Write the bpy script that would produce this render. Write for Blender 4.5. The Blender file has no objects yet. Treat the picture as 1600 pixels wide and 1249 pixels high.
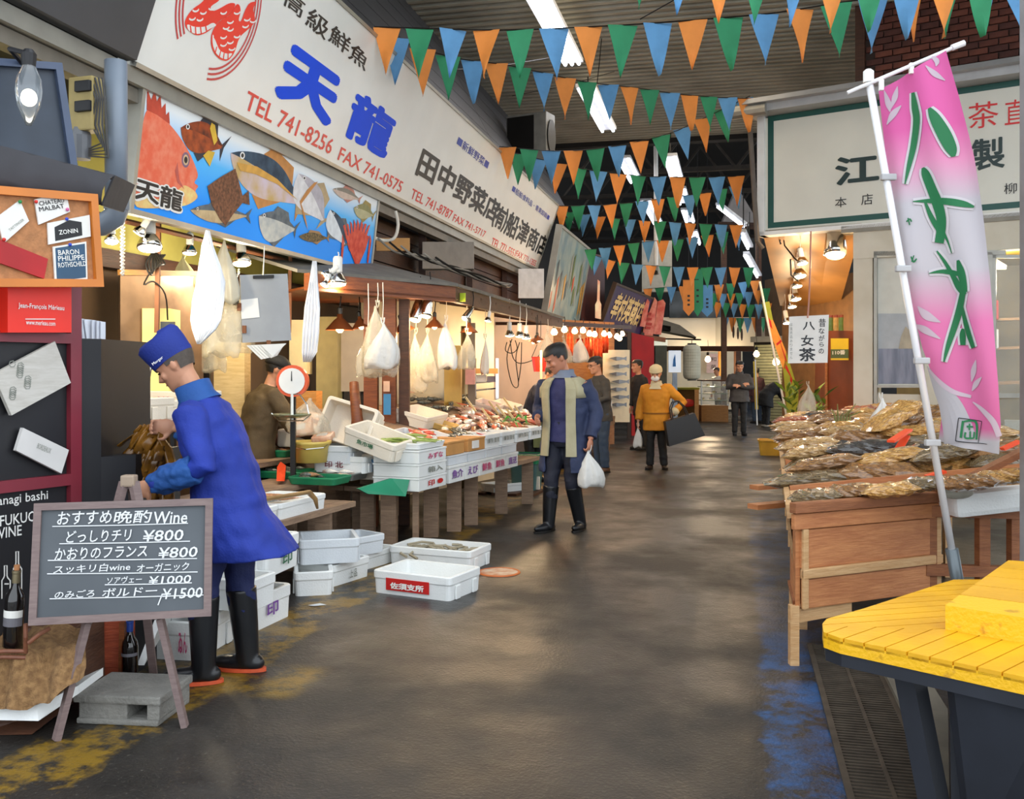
import bpy, bmesh, math, random
from math import sin, cos, pi, atan2, radians as R
from mathutils import Vector as V, Matrix as M4, noise as mnoise

random.seed(7)
SC = bpy.context.scene
COL = SC.collection
# ---------------------------------------------------------------- camera, sky, exposure
FPX, HZ, EYE = 1500.0, 580.0, 1.5          # focal length in pixels of the 1600 px frame, horizon row, eye height
cam = bpy.data.cameras.new('camera'); cam.sensor_fit = 'HORIZONTAL'; cam.sensor_width = 36
cam.lens = 36 * FPX / 1600; cam.shift_y = -(624.5 - HZ) / 1600; cam.clip_end = 200
camo = bpy.data.objects.new('camera', cam); COL.objects.link(camo)
camo.location = (0, 0, EYE); camo.rotation_euler = (pi / 2, 0, 0); SC.camera = camo
SC.view_settings.view_transform = 'Standard'; SC.view_settings.look = 'None'
SC.view_settings.gamma = 1; SC.view_settings.use_curve_mapping = False
SC.view_settings.exposure = 0.0
wd = bpy.data.worlds.new('overcast_sky'); SC.world = wd; wd.use_nodes = True
bg = wd.node_tree.nodes['Background']; bg.inputs[0].default_value = (0.86, 0.93, 1.0, 1); bg.inputs[1].default_value = 2.6

def light(name, kind, loc, power, color=(1, .78, .5), size=.1, rot=None, sy=None, parent=None, spot=None):
    l = bpy.data.lights.new(name, kind); l.energy = power; l.color = color
    if kind == 'AREA':
        l.size = size
        if sy: l.shape = 'RECTANGLE'; l.size_y = sy
    else: l.shadow_soft_size = size
    if spot: l.spot_size = spot; l.spot_blend = .6
    o = bpy.data.objects.new(name, l); COL.objects.link(o); o.location = loc
    if rot: o.rotation_euler = rot
    if parent: o.parent = parent
    return o

# ---------------------------------------------------------------- coordinates
TH = math.atan2(350, 1500); TN = 350 / 1500.0
F = V((sin(TH), cos(TH), 0)); RT = V((cos(TH), -sin(TH), 0)); UP = V((0, 0, 1))
def P(x, y, d): return V(((x - 800) / FPX * d, d, EYE - (y - HZ) / FPX * d))
def G(x, y, z=0.0):
    d = FPX * (EYE - z) / (y - HZ); return V(((x - 800) / FPX * d, d, z))
def SL(L, d, z=0.0): return V((-L + TN * d, d, z))      # L metres to the left of the line that runs from below the camera along the street

# ---------------------------------------------------------------- materials
def hexc(h, k=1.0):
    h = h.lstrip('#'); o = []
    for i in (0, 2, 4):
        c = int(h[i:i + 2], 16) / 255.0
        o.append((c / 12.92 if c <= .04045 else ((c + .055) / 1.055) ** 2.4) * k)
    return (o[0], o[1], o[2], 1)
MATS = {}
def mat(name, h='#808080', rough=.6, metal=0, var=.15, scale=6, bump=.0, bscale=None, alpha=1, trans=0, emit=0, ecol=None, coat=0, spec=.5, kind='noise', h2=None, ramp=(.35, .65), stretch=(1, 1, 1), sss=0, coords='Object'):
    if name in MATS: return MATS[name]
    m = bpy.data.materials.new(name); m.use_nodes = True; MATS[name] = m
    nt = m.node_tree; N = nt.nodes; K = nt.links.new
    b = N['Principled BSDF']
    b.inputs['Roughness'].default_value = rough; b.inputs['Metallic'].default_value = metal
    b.inputs['Alpha'].default_value = alpha; b.inputs['Transmission Weight'].default_value = trans
    b.inputs['Coat Weight'].default_value = coat; b.inputs['Specular IOR Level'].default_value = spec
    c = hexc(h)
    if h2: c2 = hexc(h2)
    else: c2 = tuple(min(1, x * (1 + var * .5)) for x in c[:3]) + (1,); c = tuple(x * (1 - var) for x in c[:3]) + (1,)
    tc = N.new('ShaderNodeTexCoord'); mp = N.new('ShaderNodeMapping'); mp.inputs['Scale'].default_value = stretch
    K(tc.outputs[coords], mp.inputs['Vector'])
    if kind == 'wood':
        t = N.new('ShaderNodeTexNoise'); t.inputs['Scale'].default_value = scale * 1.2; t.inputs['Detail'].default_value = 6; t.inputs['Roughness'].default_value = .65; t.inputs['Distortion'].default_value = .6
        fo = t.outputs['Fac']; mp.inputs['Scale'].default_value = (1.2, 1.2, 9) if stretch == (1, 1, 1) else stretch
    elif kind == 'voronoi':
        t = N.new('ShaderNodeTexVoronoi'); t.inputs['Scale'].default_value = scale; fo = t.outputs['Distance']
    else:
        t = N.new('ShaderNodeTexNoise'); t.inputs['Scale'].default_value = scale; t.inputs['Detail'].default_value = 4; fo = t.outputs['Fac']
    K(mp.outputs['Vector'], t.inputs['Vector'])
    cr = N.new('ShaderNodeValToRGB'); cr.color_ramp.elements[0].position = ramp[0]; cr.color_ramp.elements[1].position = ramp[1]
    cr.color_ramp.elements[0].color = c; cr.color_ramp.elements[1].color = c2
    K(fo, cr.inputs['Fac']); K(cr.outputs['Color'], b.inputs['Base Color'])
    if bump:
        t2 = N.new('ShaderNodeTexNoise'); t2.inputs['Scale'].default_value = bscale or scale * 4; t2.inputs['Detail'].default_value = 3
        K(mp.outputs['Vector'], t2.inputs['Vector'])
        bp = N.new('ShaderNodeBump'); bp.inputs['Strength'].default_value = bump; bp.inputs['Distance'].default_value = .02
        K(t2.outputs['Fac'], bp.inputs['Height']); K(bp.outputs['Normal'], b.inputs['Normal'])
    if emit:
        b.inputs['Emission Color'].default_value = hexc(ecol or h); b.inputs['Emission Strength'].default_value = emit
    if sss: b.inputs['Subsurface Weight'].default_value = sss; b.inputs['Subsurface Radius'].default_value = (.01, .004, .002)
    return m

# ---------------------------------------------------------------- mesh builder
class MB:
    def __init__(s): s.v = []; s.f = []
    def add(s, vs, fs):
        o = len(s.v); s.v += [V(p) for p in vs]; s.f += [tuple(i + o for i in f) for f in fs]; return s
    def box(s, c, d, rz=0, rx=0, ry=0, M=None):
        m = M4.Translation(c) @ M4.Rotation(rz, 4, 'Z') @ M4.Rotation(rx, 4, 'X') @ M4.Rotation(ry, 4, 'Y')
        if M: m = M @ m
        x, y, z = d[0] / 2, d[1] / 2, d[2] / 2
        return s.add([m @ V(p) for p in ((-x, -y, -z), (x, -y, -z), (x, y, -z), (-x, y, -z), (-x, -y, z), (x, -y, z), (x, y, z), (-x, y, z))],
                     [(0, 3, 2, 1), (4, 5, 6, 7), (0, 1, 5, 4), (1, 2, 6, 5), (2, 3, 7, 6), (3, 0, 4, 7)])
    def bbox(s, c, d, b=.01, rz=0, rx=0, ry=0, M=None):
        """box with bevelled edges"""
        m = M4.Translation(c) @ M4.Rotation(rz, 4, 'Z') @ M4.Rotation(rx, 4, 'X') @ M4.Rotation(ry, 4, 'Y')
        if M: m = M @ m
        bm = bmesh.new(); bmesh.ops.create_cube(bm, size=1)
        for v in bm.verts: v.co = V((v.co.x * d[0], v.co.y * d[1], v.co.z * d[2]))
        b = min(b, min(d) * .45)
        bmesh.ops.bevel(bm, geom=bm.edges[:], offset=b, segments=2, affect='EDGES', profile=.6)
        bm.verts.index_update(); s.add([m @ v.co for v in bm.verts], [tuple(v.index for v in f.verts) for f in bm.faces]); bm.free(); return s
    def beam(s, a, b, w, h=None, up=UP):
        a = V(a); b = V(b); h = h or w; t = (b - a).normalized(); x = t.cross(up)
        if x.length < 1e-4: x = V((1, 0, 0))
        x.normalize(); u = x.cross(t).normalized(); x *= w / 2; u *= h / 2
        return s.add([a - x - u, a + x - u, a + x + u, a - x + u, b - x - u, b + x - u, b + x + u, b - x + u],
                     [(0, 1, 2, 3), (7, 6, 5, 4), (0, 4, 5, 1), (1, 5, 6, 2), (2, 6, 7, 3), (3, 7, 4, 0)])
    def rings(s, rr, cap=True, close=True):
        n = len(rr[0]); o = len(s.v)
        for r in rr: s.v += [V(p) for p in r]
        for i in range(len(rr) - 1):
            for j in range(n if close else n - 1):
                k = (j + 1) % n; s.f.append((o + i * n + j, o + i * n + k, o + (i + 1) * n + k, o + (i + 1) * n + j))
        if cap:
            s.f.append(tuple(o + j for j in reversed(range(n)))); e = o + (len(rr) - 1) * n; s.f.append(tuple(e + j for j in range(n)))
        return s
    def tube(s, pts, r, n=8, cap=True, flat=1.0, cr=0):
        pts = [V(p) for p in pts]
        if cr:   # round the corners of the path
            q = []
            for a in range(len(pts) - 1):
                p0, p1, p2, p3 = pts[max(a - 1, 0)], pts[a], pts[a + 1], pts[min(a + 2, len(pts) - 1)]
                for i in range(cr): t = i / cr; q.append(.5 * ((2 * p1) + (p2 - p0) * t + (2 * p0 - 5 * p1 + 4 * p2 - p3) * t * t + (3 * p1 - p0 - 3 * p2 + p3) * t ** 3))
            pts = q + [pts[-1]]
        pts = pts; rs = r if isinstance(r, (list, tuple)) else [r] * len(pts)
        t0 = (pts[1] - pts[0]).normalized(); x = t0.orthogonal().normalized(); rr = []
        for i, p in enumerate(pts):
            t = ((pts[min(i + 1, len(pts) - 1)] - pts[max(i - 1, 0)])).normalized()
            x = (x - t * x.dot(t)).normalized(); y = t.cross(x)
            rr.append([p + (x * cos(2 * pi * k / n) + y * sin(2 * pi * k / n) * flat) * rs[i] for k in range(n)])
        return s.rings(rr, cap)
    def lathe(s, prof, n=16, M=None, cap=True):
        M = M or M4.Identity(4)
        return s.rings([[M @ V((r * cos(2 * pi * k / n), r * sin(2 * pi * k / n), z)) for k in range(n)] for r, z in prof], cap)
    def ball(s, c, r, n=12, m=8, M=None):
        c = V(c); r = r if isinstance(r, (tuple, list)) else (r, r, r); M = M or M4.Identity(3)
        rr = []
        for i in range(m + 1):
            a = -pi / 2 + pi * (i + .02) / (m + .04); z = sin(a); q = cos(a)
            rr.append([c + M @ V((r[0] * q * cos(2 * pi * k / n), r[1] * q * sin(2 * pi * k / n), r[2] * z)) for k in range(n)])
        return s.rings(rr)
    def poly(s, pts): return s.add(pts, [tuple(range(len(pts)))])
    def prism(s, pts, n):
        """polygon extruded by vector n"""
        k = len(pts); pts = [V(p) for p in pts]; n = V(n)
        return s.add(pts + [p + n for p in pts], [tuple(reversed(range(k))), tuple(range(k, 2 * k))] + [(i, (i + 1) % k, k + (i + 1) % k, k + i) for i in range(k)])
    def data(s, name, m, smooth=False, remesh=0, sm=4, wrinkle=0, wscale=9, fix=True):
        me = bpy.data.meshes.new(name); me.from_pydata(s.v, [], s.f)
        if fix or remesh:
            bm = bmesh.new(); bm.from_mesh(me); bmesh.ops.recalc_face_normals(bm, faces=bm.faces[:]); bm.to_mesh(me); bm.free()
        if remesh:
            o = bpy.data.objects.new('tmp', me); COL.objects.link(o)
            md = o.modifiers.new('r', 'REMESH'); md.mode = 'VOXEL'; md.voxel_size = remesh
            md = o.modifiers.new('s', 'SMOOTH'); md.iterations = sm; md.factor = .5
            dg = bpy.context.evaluated_depsgraph_get(); me2 = bpy.data.meshes.new_from_object(o.evaluated_get(dg))
            bpy.data.objects.remove(o); bpy.data.meshes.remove(me); me = me2; me.name = name; me.materials.clear()
            if wrinkle:
                nn = [v.normal.copy() for v in me.vertices]
                for v, q in zip(me.vertices, nn):
                    p = v.co; v.co = p + q * wrinkle * (mnoise.noise(V((p.x * wscale, p.y * wscale, p.z * wscale * 1.6))) + .5 * mnoise.noise(p * wscale * 2.7))
            smooth = True
        if m: me.materials.append(m)
        if smooth: me.polygons.foreach_set('use_smooth', [True] * len(me.polygons))
        me.update(); return me
    def build(s, name, m, parent=None, **k):
        return link(name, s.data(name, m, **k), parent)

def link(name, me, parent=None, loc=None, rot=None, scale=None):
    o = bpy.data.objects.new(name, me); COL.objects.link(o)
    if parent: o.parent = parent
    if loc is not None: o.location = loc
    if rot is not None: o.rotation_euler = rot
    if scale is not None: o.scale = (scale,) * 3 if isinstance(scale, (int, float)) else scale
    return o
def tag(o, label=None, cat=None, group=None, kind=None):
    if label: o['label'] = label
    if cat: o['category'] = cat
    if group: o['group'] = group
    if kind: o['kind'] = kind
    return o
def thing(name, label, cat, loc=(0, 0, 0), rz=0, group=None, rot=None):
    o = bpy.data.objects.new(name, None); COL.objects.link(o); o.location = loc
    o.rotation_euler = rot or (0, 0, rz); o.empty_display_size = .1
    return tag(o, label, cat, group)
KIDS = {}
def dup(o, loc=None, rz=None, label=None, group=None, rot=None, scale=None, parent=None):
    kids = [k for k in bpy.data.objects if k.parent == o] if o.name not in KIDS else KIDS[o.name]
    KIDS[o.name] = kids
    c = o.copy(); COL.objects.link(c)
    if parent: c.parent = parent
    if loc is not None: c.location = loc
    if rz is not None: c.rotation_euler = (0, 0, rz)
    if rot is not None: c.rotation_euler = rot
    if scale is not None: c.scale = (scale,) * 3 if isinstance(scale, (int, float)) else scale
    if label: c['label'] = label
    if group: c['group'] = group
    for k in kids:
        dup(k, parent=c)
    return c

class Plane:
    """a flat panel: origin O, unit axes U (along) and W (up the panel)"""
    def __init__(s, O, U, W): s.O = V(O); s.U = V(U).normalized(); s.W = V(W); s.W = (s.W - s.U * s.W.dot(s.U)).normalized(); s.N = s.U.cross(s.W).normalized()
    def uv(s, x, y):
        d = P(x, y, 1) - V((0, 0, EYE)); e = V((0, 0, EYE)); t = (s.O - e).dot(s.N) / d.dot(s.N); q = e + d * t - s.O
        return q.dot(s.U), q.dot(s.W)
    def at(s, u, v, n=0): return s.O + s.U * u + s.W * v + s.N * n
    def px(s, x, y, n=0): return s.at(*s.uv(x, y), n)
    def mat(s, u, v, n=0):
        m = M4.Identity(4); p = s.at(u, v, n)
        for i in range(3): m[i][0] = s.U[i]; m[i][1] = s.W[i]; m[i][2] = s.N[i]; m[i][3] = p[i]
        return m
TXT = {}
def text_data(body, m, bold=0.0, shear=0.0, res=2, vertical=False):
    """flat lettering, its outline fitted into the unit square"""
    key = (body, m.name, bold, shear)
    if key in TXT: return TXT[key]
    c = bpy.data.curves.new('lettering', 'FONT'); c.body = body; c.shear = shear; c.resolution_u = res; c.fill_mode = 'FRONT'
    o = bpy.data.objects.new('lettering', c); COL.objects.link(o)
    dg = bpy.context.evaluated_depsgraph_get(); me = bpy.data.meshes.new_from_object(o.evaluated_get(dg))
    bpy.data.objects.remove(o); bpy.data.curves.remove(c); me.name = 'lettering'
    xs = [v.co.x for v in me.vertices] or [0, 1]; ys = [v.co.y for v in me.vertices] or [0, 1]
    x0, x1, y0, y1 = min(xs), max(xs), min(ys), max(ys)
    for v in me.vertices: v.co = V(((v.co.x - x0) / max(1e-6, x1 - x0), (v.co.y - y0) / max(1e-6, y1 - y0), 0))
    if bold:   # a bolder cut: the same outlines laid again a little to each side
        vs, fs = [v.co.copy() for v in me.vertices], [tuple(p.vertices) for p in me.polygons]; mb = MB(); bx, by = bold / max(1e-6, x1 - x0), bold / max(1e-6, y1 - y0)
        for zi, (dx, dy) in enumerate([(cos(a * pi / 6), sin(a * pi / 6)) for a in range(0, 12, 1 if bold > .015 else 2)] + [(0, 0)]): mb.add([V((v.x * (1 - 2 * bx) + bx + dx * bx, v.y * (1 - 2 * by) + by + dy * by, zi * 9e-5)) for v in vs], fs)
        bpy.data.meshes.remove(me); me = mb.data('lettering', None, fix=False)
    me.materials.clear(); me.materials.append(m); TXT[key] = me
    return me
def letter(pl, body, u0, v0, u1, v1, m, parent, bold=0.0, n=.003, shear=0.0, name='lettering', rot=0):
    """lettering on panel pl, fitted between two panel corners; its own mesh under parent"""
    o = bpy.data.objects.new(name, text_data(body, m, bold, shear)); COL.objects.link(o)
    w, h = u1 - u0, v1 - v0
    mt = pl.mat((u0 + u1) / 2, (v0 + v1) / 2, n) @ M4.Rotation(rot, 4, 'Z') @ M4.Diagonal((w, h, 1, 1)) @ M4.Translation((-.5, -.5, 0))
    o.parent = parent
    o.matrix_basis = parent.matrix_basis.inverted() @ mt if parent.parent is None else mt
    return o
def letter_px(pl, body, x0, yt, yb, x1, m, parent, **k):
    """same, from where its left end (top and bottom row) and right end stand in the photo"""
    u0, v1 = pl.uv(x0, yt); _, v0 = pl.uv(x0, yb); u1, _ = pl.uv(x1, (yt + yb) / 2)
    # rows slope with perspective: take the right end along the panel's own direction
    for _i in range(3):
        q = pl.at(u1, (v0 + v1) / 2); y = HZ - (q.z - EYE) / q.y * FPX; u1, _ = pl.uv(x1, y)
    return letter(pl, body, u0, v0, u1, v1, m, parent, **k)
# ================================================================ lights of the hall
light('hall_fill', 'AREA', SL(1.2, 16, 6.2), 120, (1, .82, .58), 3, rot=(0, 0, -TH), sy=9)
light('far_hall_fill', 'AREA', SL(.2, 29, 5.6), 150, (1, .82, .6), 4, rot=(0, 0, -TH), sy=12)

# ================================================================ floor
def floor_mat():
    m = bpy.data.materials.new('wet_asphalt'); m.use_nodes = True; nt = m.node_tree; N = nt.nodes; K = nt.links.new; b = N['Principled BSDF']
    tc = N.new('ShaderNodeTexCoord'); sep = N.new('ShaderNodeSeparateXYZ'); K(tc.outputs['Object'], sep.inputs[0])
    def noise(s, d=4, r=.55):
        t = N.new('ShaderNodeTexNoise'); t.inputs['Scale'].default_value = s; t.inputs['Detail'].default_value = d; t.inputs['Roughness'].default_value = r; K(tc.outputs['Object'], t.inputs['Vector']); return t.outputs['Fac']
    def mth(op, a, c=None, cl=False):
        n = N.new('ShaderNodeMath'); n.operation = op; n.use_clamp = cl
        for i, q in enumerate((a, c)):
            if q is None: continue
            if isinstance(q, (int, float)): n.inputs[i].default_value = q
            else: K(q, n.inputs[i])
        return n.outputs[0]
    def ramp(f, a, c):
        r = N.new('ShaderNodeMapRange'); r.inputs['From Min'].default_value = a; r.inputs['From Max'].default_value = c; K(f, r.inputs['Value']); return r.outputs[0]
    def mix(f, a, c):
        n = N.new('ShaderNodeMix'); n.data_type = 'RGBA'; K(f, n.inputs['Factor'])
        for i, q in ((6, a), (7, c)):
            if isinstance(q, tuple): n.inputs[i].default_value = q
            else: K(q, n.inputs[i])
        return n.outputs[2]
    big = noise(.7, 5); fine = noise(60, 3); mid = noise(5, 6, .7)
    base = mix(ramp(big, .35, .65), hexc('#211f1d'), hexc('#302c27'))
    base = mix(ramp(mid, .45, .75), base, hexc('#1b1a18'))
    base = mix(mth('MULTIPLY', ramp(fine, .62, .75), .35), base, hexc('#8a8478'))
    def band(x0, x1, soft):
        a = ramp(mth('ADD', sep.outputs[0], mth('MULTIPLY', mth('SUBTRACT', mid, .5), .25)), x0 - soft, x0); c = ramp(mth('ADD', sep.outputs[0], mth('MULTIPLY', mth('SUBTRACT', mid, .5), .25)), x1 + soft, x1)
        return mth('MULTIPLY', a, c)
    far = ramp(sep.outputs[1], 17, 15)
    yel = mth('MULTIPLY', mth('MULTIPLY', band(-2.72, -2.38, .05), far), ramp(noise(3.2, 6, .75), .46, .56))
    base = mix(mth('MULTIPLY', yel, .75), base, hexc('#8a6a14'))
    yel2 = mth('MULTIPLY', mth('MULTIPLY', mth('MULTIPLY', ramp(sep.outputs[1], 4.0, 4.1), ramp(sep.outputs[1], 4.55, 4.4)), mth('MULTIPLY', ramp(sep.outputs[0], -1.95, -2.05), 1)), ramp(noise(2.6, 6, .8), .44, .56))
    base = mix(mth('MULTIPLY', yel2, .7), base, hexc('#8c6c16'))
    blu = mth('MULTIPLY', band(.16, .52, .05), ramp(noise(2.5, 6, .8), .42, .58))
    base = mix(mth('MULTIPLY', blu, mth('ADD', mth('MULTIPLY', ramp(sep.outputs[1], 6.2, 4.6), .5), .3)), base, hexc('#1b5286'))
    K(base, b.inputs['Base Color'])
    wet = ramp(noise(.9, 5, .6), .4, .62)
    r = N.new('ShaderNodeMapRange'); r.inputs['To Min'].default_value = .30; r.inputs['To Max'].default_value = .62; K(wet, r.inputs['Value']); K(r.outputs[0], b.inputs['Roughness'])
    bp = N.new('ShaderNodeBump'); bp.inputs['Strength'].default_value = .35; bp.inputs['Distance'].default_value = .01
    K(mth('ADD', fine, mth('MULTIPLY', mid, 2)), bp.inputs['Height']); K(bp.outputs['Normal'], b.inputs['Normal'])
    return m
fl = MB().add([(-20, -6, 0), (20, -6, 0), (20, 60, 0), (-20, 60, 0)], [(0, 1, 2, 3)]).build('floor', floor_mat()); fl.rotation_euler = (0, 0, -TH); tag(fl, kind='structure')
def struct(mb, name, m, parent=None, **k): return tag(mb.build(name, m, parent, **k), kind='structure')

m_ceil = mat('ceiling_sheet', '#aaa697', .55, .1, .25, 1.2, 0, h2='#8c887a')
m_char = mat('charcoal_panel', '#3f4044', .5, 0, .15, 2)
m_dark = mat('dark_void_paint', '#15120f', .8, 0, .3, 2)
m_dbrown = mat('dark_brown_timber', '#3b2215', .6, 0, .3, 3, .2, kind='wood', h2='#51301d')
m_rbrown = mat('red_brown_timber', '#6a3418', .5, 0, .3, 4, .15, kind='wood', h2='#86481f')
m_alu = mat('grey_aluminium', '#a6a49b', .4, .6, .1, 5)
m_yellow_wall = mat('yellow_painted_wall', '#cfc46a', .6, 0, .12, 3)
m_pale_wall = mat('pale_cream_wall', '#d8cdb4', .6, 0, .12, 2)
m_pink_wall = mat('pale_pink_panel', '#dcc3ae', .5, 0, .08, 2)
m_white_wall = mat('white_far_wall', '#d9d6cc', .7, 0, .1, 1)
m_beige = mat('beige_paint', '#cdc5b2', .6, 0, .12, 2)

# corrugated ceiling: trapezoid ribs run across the street
mb = MB(); W0, W1, y, i = -4.45, 8.5, 6.5, 0; prof = []
while y < 20.4:
    prof += [(y, 0), (y + .08, 0), (y + .10, .1), (y + .18, .1)]; y += .2
for yy, zz in prof: mb.v += [V((W0, yy, 6.4 + zz)), V((W1, yy, 6.4 + zz))]
mb.f = [(2 * i, 2 * i + 1, 2 * i + 3, 2 * i + 2) for i in range(len(prof) - 1)]
o = struct(mb, 'ceiling', m_ceil, fix=False); o.rotation_euler = (0, 0, -TH)
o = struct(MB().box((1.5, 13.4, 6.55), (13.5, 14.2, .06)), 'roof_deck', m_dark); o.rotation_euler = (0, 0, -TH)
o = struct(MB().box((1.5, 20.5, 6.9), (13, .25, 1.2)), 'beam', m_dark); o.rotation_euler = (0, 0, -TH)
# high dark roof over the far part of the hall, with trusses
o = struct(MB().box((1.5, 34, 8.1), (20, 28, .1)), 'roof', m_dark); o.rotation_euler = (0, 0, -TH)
for k in range(6):
    yy = 21.5 + k * 3.2; mb = MB().beam((-6, yy, 6.6), (8, yy, 6.6), .1, .12)
    for q in range(7): mb.beam((-6 + 2 * q, yy, 6.6), (-5 + 2 * q, yy, 7.9), .06); mb.beam((-5 + 2 * q, yy, 7.9), (-4 + 2 * q, yy, 6.6), .06)
    o = struct(mb, 'beam', mat('dark_steel_truss', '#3a332c', .6, .3, .2)); o.rotation_euler = (0, 0, -TH)

# ---- left side: sloped dark boarding from the long sign up to the ceiling
A, B = (3.42, 4.62), (4.40, 6.45)
wl = bpy.data.objects.new('wall_left_upper', None); COL.objects.link(wl); tag(wl, kind='structure')
for k in range(6):
    t0, t1 = k / 6, (k + .97) / 6
    a = (A[0] + (B[0] - A[0]) * t0, A[1] + (B[1] - A[1]) * t0); b = (A[0] + (B[0] - A[0]) * t1, A[1] + (B[1] - A[1]) * t1)
    for d0, d1 in ((2.6, 8.4), (8.42, 13.9), (13.92, 20.3)):
        MB().prism([SL(a[0], d0, a[1]), SL(a[0], d1, a[1]), SL(b[0] , d1, b[1]), SL(b[0], d0, b[1])], RT * -.03 + UP * (.004 * (k % 2))).build('board', m_char, wl)
MB().prism([SL(3.5, 2.6, 4.6), SL(3.5, 20.3, 4.6), SL(4.5, 20.3, 6.5), SL(4.5, 2.6, 6.5)], RT * -.05).build('backing_board', m_dark, wl)
# dark wall behind the upper fronts, and the walls behind the stalls
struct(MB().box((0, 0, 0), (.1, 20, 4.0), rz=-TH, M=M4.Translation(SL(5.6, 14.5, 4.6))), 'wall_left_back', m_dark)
bw = bpy.data.objects.new('wall_left', None); COL.objects.link(bw); tag(bw, kind='structure')
def wallseg(a, b, z0, z1, th=.08):
    mb = MB(); a = V(a); b = V(b); t = (b - a).normalized(); n = V((-t.y, t.x, 0)) * th
    return mb.prism([(a.x, a.y, z0), (b.x, b.y, z0), (b.x, b.y, z1), (a.x, a.y, z1)], n)
w1a, w1b = SL(5.0, 5.0), SL(4.75, 12.5)
wallseg(w1a, w1b, 2.42, 3.45).build('yellow_panel', m_yellow_wall, bw)
wallseg(w1a, w1b, 0, 2.42).build('lower_panel', mat('dull_brown_wall', '#5d4630', .6, 0, .2, 2), bw)
MB().beam(SL(4.9, 5.0, 2.36), SL(4.65, 12.5, 2.36), .1, .14).build('rail', m_dbrown, bw)
struct(wallseg((-4.6, 4.7, 0), SL(5.05, 5.0), 0, 4.6), 'wall_left_end', m_dark)
struct(wallseg((-1.65, 10.9, 0), (-.25, 13.4, 0), 0, 2.5), 'wall_stall', m_pale_wall)
struct(wallseg((-.75, 15.0, 0), (.75, 17.45, 0), 0, 2.4), 'wall_stall_pink', m_pink_wall)
struct(wallseg((.55, 18.3, 0), (2.1, 19.7, 0), 0, 2.5), 'wall_stall_far', mat('amber_boarding', '#a8743c', .6, 0, .2, 4, kind='wood', h2='#8a5526'))
# dark timber boarding above the stalls, seen between the fish panel and the canopy
tb = bpy.data.objects.new('wall_timber', None); COL.objects.link(tb); tag(tb, kind='structure')
for k in range(6):
    z = 2.35 + k * .17
    MB().beam(SL(4.2, 9.4, z), SL(4.1, 18.2, z), .04, .155).build('board', m_dbrown if k % 2 else mat('umber_timber', '#4a2a1a', .6, 0, .3, 3, .2, kind='wood', h2='#33201a'), tb)
for d in (10.2, 12.4, 14.6, 16.8):
    MB().beam(SL(4.05, d, 2.2), SL(4.05, d, 3.4), .09, .12).build('stud', m_dbrown, tb)
struct(MB().prism([SL(3.95, 5, 3.42), SL(3.95, 18, 3.42), SL(5.6, 18, 3.42), SL(5.6, 5, 3.42)], (0, 0, .05)), 'ceiling_stall', m_dark)
# grey ledge that carries the long sign, running on to the left over the wine shop
struct(MB().beam(SL(3.84, 3.4, 3.36), SL(3.84, 18.0, 3.36), .12, .10), 'trim_1', m_alu)
struct(MB().beam(SL(3.88, 3.4, 3.26), SL(3.88, 18.0, 3.26), .10, .09), 'trim_2', mat('grey_brown_trim', '#7c766b', .5, .3, .15))
struct(MB().prism([SL(3.72, 3.2, 3.43), SL(3.72, 5.96, 3.43), SL(3.35, 5.96, 4.6), SL(3.35, 3.2, 4.6)], RT * -.08), 'wall_fascia', m_char)

# ---- far end of the hall
struct(MB().box((6, 47, 3), (40, .2, 12)), 'wall_back', m_dark)
fw = bpy.data.objects.new('wall_far_shop', None); COL.objects.link(fw); tag(fw, kind='structure')
def fpanel(x0, x1, y0, y1, d, name, m, th=.15, d2=None):
    d2 = d2 or d
    return MB().prism([P(x0, y1, d), P(x1, y1, d2), P(x1, y0, d2), P(x0, y0, d)], (0, th, 0)).build(name, m, fw)
fpanel(1030, 1118, 496, 541, 32, 'white_band', m_white_wall); fpanel(1118, 1200, 496, 546, 32, 'white_band', mat('white_band_paint', '#cfccc0', .7, 0, .1, 1), d2=29.5)
fpanel(1025, 1200, 541, 549, 31.6, 'brown_fascia', m_dbrown, .4, 29.4)
fpanel(1025, 1160, 549, 640, 35.5, 'cream_wall', m_pale_wall)
fpanel(1125, 1134, 546, 648, 31.5, 'timber_post', mat('ochre_timber', '#9a6a32', .6, 0, .2, 4, kind='wood', h2='#b07c40'), .3)
fpanel(1150, 1158, 548, 650, 31, 'dark_post', m_dbrown, .3)
fpanel(1040, 1125, 541, 545, 34, 'soffit', m_pale_wall)
fpanel(1003, 1050, 376, 456, 30, 'grey_house_wall', mat('grey_house', '#b9b5a8', .8, 0, .1), .3)
fpanel(1046, 1130, 455, 497, 31.9, 'dark_window', mat('dark_glass', '#2c3336', .15, 0, .2), .2)
struct(wallseg(P(1195, 580, 28.5), P(1260, 580, 26), 0, 4.2), 'wall_right_far', mat('dim_brown_wall', '#4a3826', .7, 0, .2))
struct(MB().box((0, 0, 0), (.1, 18, 7), rz=-TH, M=M4.Translation(SL(6.2, 30, 3.5))), 'wall_left_far', m_dark)
sh = bpy.data.objects.new('shutter_wall', None); COL.objects.link(sh); tag(sh, kind='structure')
mb = MB()
for k in range(26): mb.beam(V((7.09, 28, .1 + k * .085)), V((7.75, 27.3, .1 + k * .085)), .02, .07)
mb.build('shutter_slats', mat('pale_green_shutter', '#aeb08c', .5, .2, .15), sh)['kind'] = 'stuff'
MB().prism([(7.08, 28.06, 0), (7.8, 27.36, 0), (7.8, 27.36, 2.35), (7.08, 28.06, 2.35)], (0, .05, 0)).build('shutter_back', m_dark, sh)
MB().beam((7.0, 28.0, 2.42), (7.9, 27.2, 2.42), .2, .16).build('shutter_box', m_alu, sh)

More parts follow.
